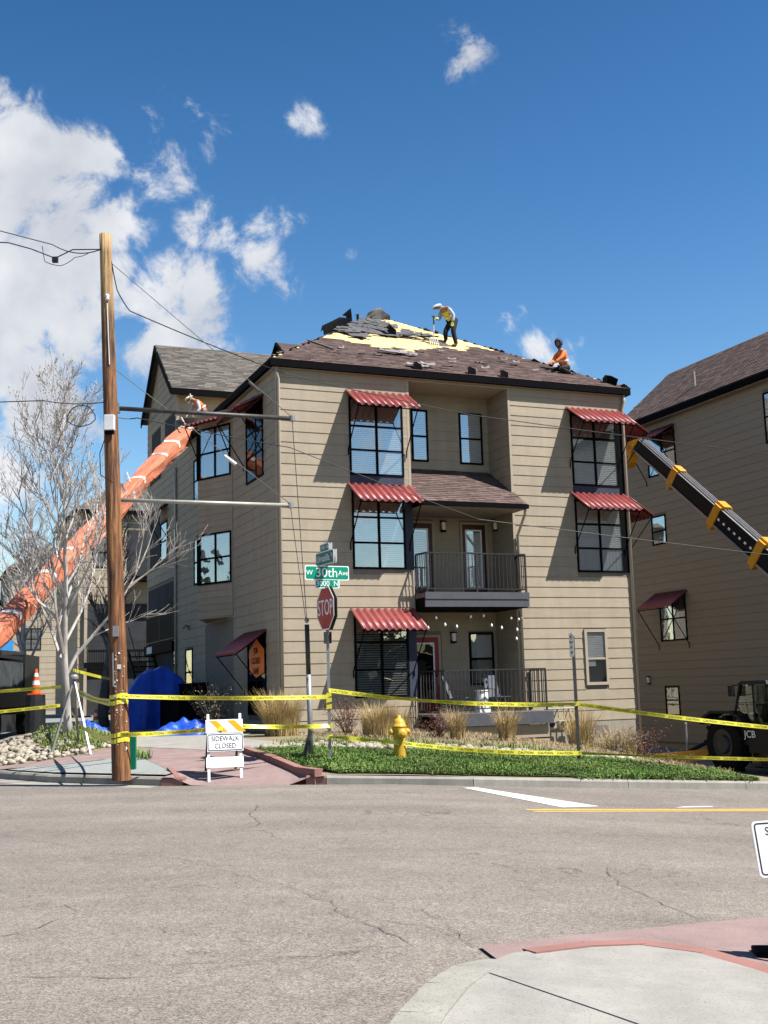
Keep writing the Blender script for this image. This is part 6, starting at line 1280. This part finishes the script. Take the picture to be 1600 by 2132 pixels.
# ---------------------------------------------------------------- traffic cones
MT['cone'] = mat('cone_orange', (.70, .10, .015), .5, var=.1)
MT['conewhite'] = mat('cone_collar', (.72, .72, .70), .45, var=.05)
def cone(p, label):
    c = empty('traffic_cone', p, 0, label, 'traffic cone', 'orange traffic cones')
    MB().box(-.18, -.18, 0, .18, .18, .035).build('cone_base', MT['cone'], c); MB().lathe([(.135, .035), (.032, .71), (.02, .715)], 16).build('cone_body', MT['cone'], c, smooth=False)
    MB().lathe([(.102, .27), (.084, .39)], 16).build('reflective_collar', MT['conewhite'], c); MB().lathe([(.068, .50), (.052, .60)], 16).build('reflective_collar', MT['conewhite'], c)
    return c
p = W(-3.55, 7.7); p.z = zterr(p.x, p.y); cone(p, 'orange cone on the lot left of the wooden pole')
p = W(-5.6, 5.0); p.z = zterr(p.x, p.y) + 1.25; c2 = cone(p, 'orange cone standing on a drum behind the truck tailgate')
q = p.copy(); q.z -= 1.25; o = MB().lathe([(.26, 0), (.28, .3), (.28, .8), (.26, 1.249)], 14).build('drum', MT['truckblack'], None, loc=q); tag(o, 'dark drum under an orange cone beside the truck', 'drum')
# ---------------------------------------------------------------- blue tarps
def tarp(name, c, rx, ry, h, seed, label, nx=34, ny=26, e=.5, wr=.05, group=None):
    r = random.Random(seed); ph = [r.uniform(0, 6.3) for _ in range(6)]; V = []; 
    for j in range(ny + 1):
        for i in range(nx + 1):
            x = -1 + 2 * i / nx; y = -1 + 2 * j / ny; d = min(1, max(abs(x), abs(y)) ** 2 * .55 + (x * x + y * y) * .45); z = h * max(0, 1 - d) ** e
            z += wr * (sin(5 * x + 3 * y + ph[0]) + .8 * sin(9 * x - 6 * y + ph[1]) + .6 * sin(15 * y + 4 * x + ph[2]) + .5 * sin(21 * x + ph[3])) * (.25 + min(1, z / max(h, .01))) * .6 + r.uniform(0, .012)
            V.append((x * rx * (1 + .06 * sin(7 * y + ph[4])), y * ry * (1 + .08 * sin(6 * x + ph[5])), max(.008, z)))
    Fc = [(j * (nx + 1) + i, j * (nx + 1) + i + 1, (j + 1) * (nx + 1) + i + 1, (j + 1) * (nx + 1) + i) for j in range(ny) for i in range(nx)]
    o = raw(name, V, Fc, MT['tarpblue'], None, smooth=False); o.location = c; o.rotation_euler = (0, 0, YAW + r.uniform(-.2, .2)); tag(o, label, 'tarp', group)
    for p_ in o.data.polygons: p_.use_smooth = r.random() < .8
    return o
p = W(-1.35, 9.2); p.z = zterr(p.x, p.y); tarp('blue_tarp', p, 1.15, 1.2, 1.95, 2, 'large blue tarp draped over a tall mound in the shade by the wall', e=.42, wr=.05)
p = W(-2.0, 1.9); p.z = zterr(p.x, p.y); tarp('blue_tarp', p, .95, .5, .34, 3, 'crumpled blue tarp on the pavement left of the barricade', wr=.075, e=.7)
p = W(-4.5, 2.9); p.z = zterr(p.x, p.y) + .05; tarp('blue_tarp', p, .55, .4, .24, 4, 'small crumpled blue tarp behind the bare tree', wr=.055, e=.7)
# dark iron fence in front of the entry
fn = empty('iron_fence', tuple(W(-.85, 4.3, zuv(-.85, 5))), YAW, 'black iron picket fence across the shaded entry', 'fence')
MB().beam((0, 0, 1.38), (0, 4.3, 1.38), .04, .04).build('top_rail', MT['black'], fn); MB().beam((0, 0, .15), (0, 4.3, .15), .04, .04).build('bottom_rail', MT['black'], fn)
pk = MB().box(-.012, -.012, .05, .012, .012, 1.36).mesh('picket', MT['black'])
for i in range(40): o = bpy.data.objects.new('picket', pk); link(o, fn); o.location = (0, .05 + i * .108, 0)
o = MB().box(-.55, -.05, 0, .0, 2.6, .95).box(-.5, .0, .951, -.05, 2.5, 1.05).build('dark_bench_box', MT['black'], None, loc=W(-.95, 5.4, zuv(-.95, 6))); o.rotation_euler = (0, 0, YAW); tag(o, 'low dark storage box in front of the iron fence', 'storage box')
wc = MB().tube([(0, 0, 0), (0, 0, .12), (-.02, -.1, .14), (-.03, -.28, .05)], [.03, .05, .055, .05], 10).build('security_camera', MT['downspout'], BA, smooth=True); wc.location = (-.05, 10.4, 3.75); wc.rotation_euler = (0, 0, -.9)
# ---------------------------------------------------------------- people (skinned bodies, posed joints)
MT['skin'] = mat('skin', (.30, .16, .10), .6, var=.08)
MT['vestyellow'] = mat('yellow_vest', (.62, .60, .04), .7, var=.1); MT['vestorange'] = mat('orange_hi_vis', (.80, .17, .035), .7, var=.1)
MT['sleevegrey'] = mat('grey_hoodie', (.40, .43, .48), .8, var=.1); MT['trousers'] = mat('black_trousers', (.012, .012, .016), .8, var=.4)
MT['hoodblue'] = mat('blue_hood', (.05, .06, .13), .8, var=.15); MT['glovegreen'] = mat('lime_glove', (.35, .62, .05), .7, var=.1)
MT['boots'] = mat('dark_boots', (.03, .02, .015), .7, var=.3); MT['reflective'] = mat('reflective_band', (.7, .7, .66), .4, var=.03); MT['hatwhite'] = mat('cream_hat', (.68, .60, .46), .5, var=.05)
def skinned(name, nodes, edges, m, parent, root=0, sub=2):
    keys = list(nodes); me = bpy.data.meshes.new(name); me.from_pydata([nodes[k][0] for k in keys], [(keys.index(a), keys.index(b)) for a, b in edges], []); me.materials.append(m)
    o = bpy.data.objects.new(name, me); link(o, parent); md = o.modifiers.new('skin', 'SKIN'); md.use_smooth_shade = True
    for i, k in enumerate(keys): rr = nodes[k][1]; me.skin_vertices[0].data[i].radius = rr if isinstance(rr, tuple) else (rr, rr); me.skin_vertices[0].data[i].use_root = (k == keys[root])
    s = o.modifiers.new('sub', 'SUBSURF'); s.levels = s.render_levels = sub
    return o
def person(name, loc_, rz, J, label, top, legs_, vest=None, glove=None, head='hood', headm=None):
    """J: joint positions (local, metres): pelvis chest neck head, shoulder/elbow/wrist/tip L,R ; hip knee ankle toe L,R"""
    P = empty(name, loc_, rz, label, 'person'); V3 = {k: Vector(v) for k, v in J.items()}
    nd = {'pelvis': (V3['pelvis'], .12), 'belly': (V3['pelvis'].lerp(V3['chest'], .5), .115), 'chest': (V3['chest'], .13), 'neck': (V3['neck'], .055)}
    ed = [('pelvis', 'belly'), ('belly', 'chest'), ('chest', 'neck')]
    hv = (V3['head'] - V3['neck']); nd['skull'] = (V3['head'], (.085, .10)); nd['crown'] = (V3['head'] + hv.normalized() * .09, .07); ed += [('neck', 'skull'), ('skull', 'crown')]
    for s in 'LR':
        for j, rad, par in (('sh', .062, 'chest'), ('el', .045, 'sh'), ('wr', .032, 'el')): nd[j + s] = (V3[j + s], rad); ed.append((par + s if par in ('sh', 'el') else par, j + s))
        w = V3['wr' + s]; f = (V3['tip' + s] - w); fn_ = f.normalized(); nd['palm' + s] = (w + f * .45, (.040, .022)); ed.append(('wr' + s, 'palm' + s))
        ac = fn_.cross(Vector((0, 1, .3))).normalized(); dn_ = ac.cross(fn_).normalized()
        for q, ln in zip((-1.5, -.5, .5, 1.5), (.9, 1.05, 1.0, .8)): k = 'f%d%s' % (q * 2, s); nd[k] = (w + f * .62 + ac * q * .02, .0095); nd[k + 'm'] = (w + f * (.62 + .25 * ln) + ac * q * .021 - dn_ * .012, .009); nd[k + 't'] = (w + f * (.62 + .42 * ln) + ac * q * .021 - dn_ * .035, .008); ed += [('palm' + s, k), (k, k + 'm'), (k + 'm', k + 't')]
        nd['th' + s] = (w + f * .45 + ac * .05, .010); nd['tt' + s] = (w + f * .72 + ac * .06 - dn_ * .03, .009); ed += [('palm' + s, 'th' + s), ('th' + s, 'tt' + s)]
        for j, rad, par in (('hip', .088, 'pelvis'), ('kn', .062, 'hip'), ('an', .043, 'kn'), ('toe', .038, 'an')): nd[j + s] = (V3[j + s], rad); ed.append((par + s if par != 'pelvis' else par, j + s))
    skinned('body', nd, ed, MT['skin'], P)
    def sub_(name, ks, grow, m, extra=None):
        n2 = {}; 
        for k in ks: p, rr = nd[k]; rr = rr if isinstance(rr, tuple) else (rr, rr); n2[k] = (p, (rr[0] + grow, rr[1] + grow))
        if extra: n2.update(extra)
        return skinned(name, n2, [(a, b) for a, b in ed if a in n2 and b in n2], m, P)
    sub_('trousers', ['pelvis', 'hipL', 'knL', 'anL', 'hipR', 'knR', 'anR'], .022, MT[legs_])
    for s in 'LR':
        a, t = V3['an' + s], V3['toe' + s]; skinned('boot', {'a': (a + Vector((0, 0, .03)), .058), 'b': (a.lerp(t, .25) - Vector((0, 0, .01)), .056), 'c': (t, .046)}, [('a', 'b'), ('b', 'c')], MT['boots'], P)
    if not vest: sub_('jacket', ['pelvis', 'belly', 'chest', 'shL', 'elL', 'wrL', 'shR', 'elR', 'wrR'], .016, MT[top])
    else:
        for s in 'LR': sub_('sleeve', ['sh' + s, 'el' + s, 'wr' + s], .018, MT[top])
    if vest:
        vs_ = sub_('vest', ['pelvis', 'belly', 'chest', 'shL', 'shR'], .034, MT[vest])
        c = nd['belly'][0]; up2 = (V3['chest'] - V3['pelvis']).normalized(); 
        tb = MB().tube([c - up2 * .02, c + up2 * .03], .168, 14, False); tb.build('reflective_band', MT['reflective'], vs_)
    if glove:
        for s in 'LR':
            ks = ['palm' + s] + [k for k in nd if k.endswith(s) and (k[0] == 'f') ] ; sub_('glove', ['wr' + s, 'palm' + s] + ['f%d%s' % (q, s) for q in (-3, -1, 1, 3)] + ['f%d%sm' % (q, s) for q in (-3, -1, 1, 3)] + ['th' + s, 'tt' + s], .006, MT[glove])
    H = V3['head']; hz = hv.normalized(); fwd = Vector(J['face']).normalized(); side = hz.cross(fwd).normalized()
    MB().tube([H + fwd * .085 - hz * .01, H + fwd * .125 - hz * .035], [.018, .014], 6).build('nose', MT['skin'], P)
    for s in (-1, 1): MB().obox(H + fwd * .10 + side * .038 * s + hz * .015, side * .014, hz * .006, fwd * .006).build('eye', MT['black'], P)
    for s in (-1, 1): MB().obox(H + side * .092 * s, side * .012, hz * .03, fwd * .02).build('ear', MT['skin'], P)
    MB().obox(H + fwd * .105 - hz * .065, side * .025, hz * .006, fwd * .006).build('mouth', MT['boots'], P)
    bm = bmesh.new(); bmesh.ops.create_uvsphere(bm, u_segments=18, v_segments=12, radius=1)
    if head == 'hood':
        for v in list(bm.verts):
            if v.co.y > .72 and v.co.z < .35: bm.verts.remove(v)
        sc_ = (.128, .145, .155)
    else:
        for v in list(bm.verts):
            if v.co.z < -.05: bm.verts.remove(v)
        sc_ = (.135, .155, .14)
    for v in bm.verts: c = Vector((v.co.x * sc_[0], v.co.y * sc_[1], v.co.z * sc_[2])); v.co = H + side * -c.x + fwd * (c.y - .012) + hz * (c.z + .01)
    me = bpy.data.meshes.new(head); bm.to_mesh(me); bm.free(); me.materials.append(MT[headm]); o = bpy.data.objects.new(head, me); link(o, P)
    for p_ in me.polygons: p_.use_smooth = True
    s_ = o.modifiers.new('t', 'SOLIDIFY'); s_.thickness = .015
    if head == 'hood':
        skinned('hood_collar', {'a': (V3['neck'] - hz * .05, .10), 'b': (V3['neck'] + hz * .06, .095)}, [('a', 'b')], MT[headm], P)
    else: MB().tube([H + hz * .01 - fwd * .0, H + hz * .022], .185, 18).build('brim', MT[headm], o)
    return P
def rp3(a, b): q = FP(a, b); return W(q.x, q.y, q.z)
# worker bending with a stripping fork; local x = image right along the eave, y = away
g = .62
def hgt(x, y): return (y) * (AP.z - EZ) / (AP.y - FL.y)
J1 = dict(pelvis=(.12, .05, .84), chest=(-.18, -.02, 1.12), neck=(-.38, -.04, 1.20), head=(-.51, -.05, 1.18), face=(-.62, -.1, -.78),
          shL=(-.18, -.20, 1.14), elL=(-.03, -.28, .90), wrL=(-.08, -.27, .68), tipL=(-.12, -.27, .52), shR=(-.22, .16, 1.13), elR=(-.32, .14, .86), wrR=(-.53, -.02, .80), tipR=(-.66, -.08, .80),
          hipL=(.12, -.10, .80), knL=(.0, -.16, .42), anL=(.10, -.16, .08 - .1), toeL=(-.08, -.18, .04 - .11), hipR=(.10, .14, .80), knR=(-.12, .12, .46), anR=(-.12, .10, .10 + .06), toeR=(-.30, .08, .04 + .05))
wl1 = rp3(6.93, 3.62)
P1_ = person('person', wl1, YAW + .1, J1, 'person in yellow vest and pale hood bending over the stripped roof with a fork', 'sleevegrey', 'trousers', 'vestyellow', 'glovegreen', 'hood', 'sleevegrey')
MT['forksteel'] = mat('pale_fork', (.55, .50, .46), .5, var=.1, metal=.3)
fk = empty('stripping_fork', wl1, YAW + .1, 'long handled stripping fork held upright by the bending roofer', 'roofing fork')
MB().tube([(-.66, -.09, .82), (-.70, -.12, .10)], .018, 8).build('shaft', MT['forksteel'], fk); MB().tube([(-.655, -.085, .84), (-.67, -.10, .56)], .024, 8).build('grip', MT['boots'], fk); MB().tube([(-.72, -.09, .84), (-.60, -.09, .84)], .022, 8).build('handle', MT['boots'], fk)
MB().beam((-.86, -.12, .10), (-.56, -.12, .10), .03, .03).build('cross_bar', MT['forksteel'], fk)
for i in range(5): MB().beam((-.85 + i * .07, -.12, .1), (-.85 + i * .07, -.16, -.10), .018, .012).build('tine', MT['forksteel'], fk)
# kneeling worker in orange on the hip ridge
J2 = dict(pelvis=(.16, .05, .30), chest=(.05, .0, .72), neck=(-.04, -.02, .92), head=(-.08, -.03, 1.05), face=(-.85, -.2, -.35),
          shL=(.02, -.19, .76), elL=(-.16, -.26, .52), wrL=(-.36, -.20, .36), tipL=(-.52, -.16, .30), shR=(.0, .18, .76), elR=(-.16, .16, .52), wrR=(-.38, .06, .38), tipR=(-.54, .02, .32),
          hipL=(.16, -.10, .27), knL=(-.18, -.16, .20), anL=(.24, -.16, .08), toeL=(.40, -.16, .0), hipR=(.14, .15, .28), knR=(-.2, .14, .24), anR=(.22, .15, .08), toeR=(.38, .15, .0))
q2 = FP(9.72, 1.30); person('person', W(q2.x, q2.y, q2.z - .12), YAW + .1, J2, 'person in orange jacket and blue hood kneeling on the right roof hip', 'vestorange', 'trousers', 'vestorange', None, 'hood', 'hoodblue')
# worker bending over the hopper at the left eave
J3 = dict(pelvis=(.42, .1, .62), chest=(.16, .0, .95), neck=(-.02, -.05, 1.06), head=(-.13, -.07, 1.07), face=(-.7, -.3, -.65),
          shL=(.12, -.19, .97), elL=(.20, -.30, .66), wrL=(.05, -.32, .45), tipL=(-.06, -.34, .36), shR=(.06, .18, .97), elR=(-.08, .15, .68), wrR=(-.2, .02, .48), tipR=(-.28, -.05, .40),
          hipL=(.42, -.06, .58), knL=(.38, -.10, .28), anL=(.52, -.08, .03), toeL=(.36, -.12, .0), hipR=(.42, .22, .58), knR=(.34, .2, .28), anR=(.5, .2, .03), toeR=(.34, .18, .0))
w3 = W(.1, 10.2, 10.78); person('person', w3, YAW - .15, J3, 'person in orange vest and cream hard hat bending at the left eave', 'sleevegrey', 'hoodblue', 'vestorange', None, 'hard_hat', 'hatwhite')
# ---------------------------------------------------------------- bare trees
MT['barkpale'] = mat('pale_bark', (.24, .20, .165), .85, col2=(.60, .56, .52), scale=4, bump=.5, bscale=18, stretch=(1, 1, .3))
MT['barkdark'] = mat('dark_bark', (.12, .10, .085), .9, var=.3, scale=5, bump=.5, bscale=18)
MT['bud'] = mat('bud', (.16, .09, .07), .8, var=.2)
def tree(name, base, h, r0_, seed, label, bark, limbs=22, spread=.42, buds=True, first=.2, depthmax=3, twig=5):
    r = random.Random(seed); root = empty(name, base, 0, label, 'tree'); tr = MB(); cr = MB(); bd_ = MB(); pts = []; n = 14; p = Vector((0, 0, -.1)); d = Vector((0, 0, 1))
    for i in range(n + 1): pts.append(p.copy()); d = (d + Vector((r.gauss(0, .035), r.gauss(0, .035), 0))).normalized(); p = p + d * h * .95 / n
    rad = [max(.012, r0_ * (1 - .93 * (i / n) ** .85)) * (1.35 if i == 0 else 1) for i in range(n + 1)]
    tr.tube(pts, rad, 10); tr.build('trunk', MT[bark], root, smooth=True)
    def branch(p, d, L_, rr, lev):
        k = 6 if lev == 0 else (5 if lev == 1 else 3); P = [p.copy()]; q = p.copy(); dd = d.copy()
        for i in range(k): dd = (dd + Vector((r.gauss(0, .13), r.gauss(0, .13), r.gauss(.08 if lev else .13, .08)))).normalized(); q = q + dd * L_ / k; P.append(q.copy())
        cr.tube(P, [max(.0055, rr * (1 - .85 * i / k)) for i in range(k + 1)], 5 if lev < 2 else 3, False)
        if lev < depthmax:
            m = (8, 5, twig)[min(lev, 2)]
            for j in range(m):
                t = r.uniform(.22, 1.0); i = min(k - 1, int(t * k)); pp = P[i].lerp(P[i + 1], t * k - i); bdir = (P[i + 1] - P[i]).normalized(); o = bdir.orthogonal().normalized(); o = Matrix.Rotation(r.uniform(0, 6.28), 3, bdir) @ o
                branch(pp, (bdir * r.uniform(.7, 1.1) + o * r.uniform(.4, .75) + Vector((0, 0, .12))).normalized(), L_ * r.uniform(.32, .55), rr * .42, lev + 1)
        elif buds and r.random() < .14:
            e = P[-1]; s = .008; bd_.obox(e, (s, 0, 0), (0, s, 0), (0, 0, s * 1.8))
    for j in range(limbs):
        t = first + (1 - first) * (j + r.random() * .6) / limbs; i = min(n - 1, int(t * n)); pp = pts[i].lerp(pts[i + 1], t * n - i); a = j * 2.4 + r.uniform(-.4, .4); e = r.uniform(.8, 1.5) + .5 * t
        branch(pp, Vector((cos(a) * (1 - .3 * t), sin(a) * (1 - .3 * t), e)).normalized(), h * spread * (1 - .62 * t) * r.uniform(.8, 1.15), rad[i] * .5 + .012, 0)
    o = cr.build('branches', MT[bark], root); 
    if bd_.v: bd_.build('buds', MT['bud'], root, kind='stuff')
    return root
tree('bare_tree', W(-5.35, -.15, zuv(-5.35, -.15)), 8.2, .10, 5, 'pale leafless street tree in the rock bed left of the pole', 'barkpale', 22, .42, True, .17, 3, 3)
tree('bare_tree', (-10.2, 41.5, zterr(-10.2, 41.5)), 8.0, .22, 8, 'darker leafless tree standing behind the pale one', 'barkdark', 14, .34, False, .3, 2, 4)
tree('bare_tree', (-14.3, 46, zterr(-14.3, 46)), 9.0, .15, 11, 'thin leafless tree farther back at the left edge', 'barkpale', 18, .42, False, .25, 2, 4)
# ---------------------------------------------------------------- dry grasses and shrubs along the wall
def fan(name, u, v, n, h, w, seed, label, cat, group, m='strawgrass', lean=.75, rad=.3, droop=.25, parent=None):
    r = random.Random(seed); b = W(u, v, zuv(u, v) - .02); V = []; Fc = []; T = []
    for i in range(n):
        a = r.uniform(0, 6.283); rr = rad * sqrt(r.random()); x, y = rr * cos(a), rr * sin(a); hh = h * r.uniform(.55, 1.1); le = lean * hh * r.uniform(.1, .8); a2 = a + r.gauss(0, .7); dx, dy = cos(a2), sin(a2); ww = w * r.uniform(.6, 1.4); k = len(V); t = r.random(); K_ = 4; dr = droop * r.random()
        for j in range(K_ + 1):
            s = j / K_; ox = le * s * s; z = hh * (s - dr * s * s * s); f = (1 - s * .85) * ww; V += [(x + dx * ox - dy * f, y + dy * ox + dx * f, z), (x + dx * ox + dy * f, y + dy * ox - dx * f, z)]
            if j: Fc.append((k + 2 * j - 2, k + 2 * j - 1, k + 2 * j + 1, k + 2 * j)); T.append(t)
    o = raw(name, V, Fc, MT[m], parent, tones=T); o.location = b; return tag(o, label, cat, group)
GG = 'dry ornamental grasses along the wall'
fan('ornamental_grass', -.35, -1.15, 1500, 1.15, .006, 1, 'largest golden dry grass clump at the left building corner', 'grass clump', GG, rad=.42)
fan('ornamental_grass', 1.25, -3.6, 950, .85, .006, 2, 'golden dry grass clump right of the stop sign post', 'grass clump', GG, rad=.36)
fan('ornamental_grass', 1.8, -3.4, 700, .75, .006, 12, 'low tangled dry grass clump behind the hydrant', 'grass clump', GG, rad=.36)
fan('ornamental_grass', 2.75, -4.7, 430, .78, .006, 3, 'narrow dry grass clump under the left end of the patio', 'grass clump', GG, rad=.16)
fan('ornamental_grass', 4.1, -4.6, 520, .95, .006, 4, 'upright dry grass clump under the middle of the patio', 'grass clump', GG, rad=.2, droop=.5)
fan('ornamental_grass', 6.4, -4.1, 620, 1.15, .006, 5, 'tall dry grass clump at the right end of the patio', 'grass clump', GG, rad=.3)
fan('ornamental_grass', 7.3, -4.4, 420, .8, .006, 6, 'pale dry grass clump behind the narrow sign post', 'grass clump', GG, rad=.4)
fan('ornamental_grass', 7.9, -3.0, 420, .8, .006, 7, 'thin dry grass clump below the foundation vent', 'grass clump', GG, rad=.4)
MT['twigred'] = mat('reddish_twig', (.16, .075, .05), .8, var=.3, attr=(.5, 1.5)); MT['twiggrey'] = mat('grey_twig', (.23, .19, .13), .8, var=.3, attr=(.5, 1.5))
def shrub(u, v, h, rad, n, seed, label, m):
    r = random.Random(seed); mb = MB(); b = W(u, v, zuv(u, v) - .02); leaf = []
    for i in range(n):
        a = r.uniform(0, 6.283); L_ = h * r.uniform(.6, 1.1); d = Vector((cos(a) * rad * r.random(), sin(a) * rad * r.random(), L_)); P = [Vector((0, 0, 0)) + Vector((cos(a), sin(a), 0)) * .06]
        for j in range(1, 5): P.append(d * j / 4 + Vector((r.gauss(0, .03), r.gauss(0, .03), 0)))
        mb.tube(P, [.007, .006, .005, .004, .003], 3, False)
        for j in range(9):
            t = r.uniform(.3, 1); k = min(3, int(t * 4)); q = P[k].lerp(P[k + 1], t * 4 - k); e = Vector((r.gauss(0, 1), r.gauss(0, 1), r.gauss(.3, 1))).normalized() * r.uniform(.06, .16); mb.tube([q, q + e], [.004, .002], 3, False); leaf.append(q + e)
    root = empty('shrub', b, 0, label, 'shrub', 'leafless shrubs along the wall'); mb.build('stems', MT[m], root); V = []; Fc = []; T = []
    for q in leaf:
        for _ in range(2):
            e = Vector((r.gauss(0, 1), r.gauss(0, 1), r.gauss(0, 1))).normalized() * .022; f = e.orthogonal().normalized() * .013; k = len(V); V += [tuple(q - e), tuple(q + f), tuple(q + e), tuple(q - f)]; Fc.append((k, k + 1, k + 2, k + 3)); T.append(r.random())
    raw('dry_leaves', V, Fc, MT[m], root, tones=T)
shrub(-1.35, 1.6, 1.3, 1.0, 70, 1, 'grey twiggy shrub behind the striped barricade', 'twiggrey')
shrub(.95, -2.4, .85, .7, 34, 2, 'small reddish shrub between the guy wire and the stop sign', 'twigred')
shrub(2.6, -4.0, .65, .8, 36, 3, 'low reddish shrub right of the hydrant', 'twigred')
shrub(8.3, -3.6, .9, 1.0, 60, 4, 'reddish brown shrub at the right building corner', 'twigred')
shrub(7.9, -5.4, .32, .8, 40, 5, 'low brown shrub left of the loader stabiliser foot', 'twigred')
shrub(7.0, -4.6, .6, 1.0, 40, 6, 'pale twiggy shrub below the right end of the patio', 'twiggrey')
# galvanised stub post at the driveway edge
p = W(11.4, -1.6); p.z = zterr(p.x, p.y) - .1; o = MB().tube([(0, 0, 0), (0, 0, 1.25)], .03, 8).lathe([(.036, 1.25), (.036, 1.3), (.01, 1.32)], 8).build('stub_post', MT['galv'], None, loc=p); tag(o, 'short galvanised post at the right building corner by the driveway', 'post')

# added unseen ring of tree shapes that blocks low sky light and its reflections
MT['screenleaf'] = mat('horizon_screen_leaf', (.05, .055, .03), .9, var=.4, scale=.3, attr=(.5, 1.5))
r = random.Random(77); V = []; Fc = []; T = []
for i in range(230):
    a = radians(r.uniform(56, 320)); d = r.uniform(52, 75); cx, cy = d * sin(a), d * cos(a); h = r.uniform(7, 13); w = r.uniform(2.5, 4.5); zb = zroad(cx) - .3
    for j in range(60):
        q = Vector((cx + r.gauss(0, w * .5), cy + r.gauss(0, w * .5), zb + h * (.08 + .92 * r.random() ** .8))); e = Vector((r.gauss(0, 1), r.gauss(0, 1), r.gauss(0, 1))).normalized() * r.uniform(.5, 1.1); f = e.orthogonal().normalized() * r.uniform(.4, .9); k = len(V); V += [tuple(q - e), tuple(q + f), tuple(q + e), tuple(q - f)]; Fc.append((k, k + 1, k + 2, k + 3)); T.append(r.random())
raw('horizon_screen', V, Fc, MT['screenleaf'], None, tones=T, kind='stuff')
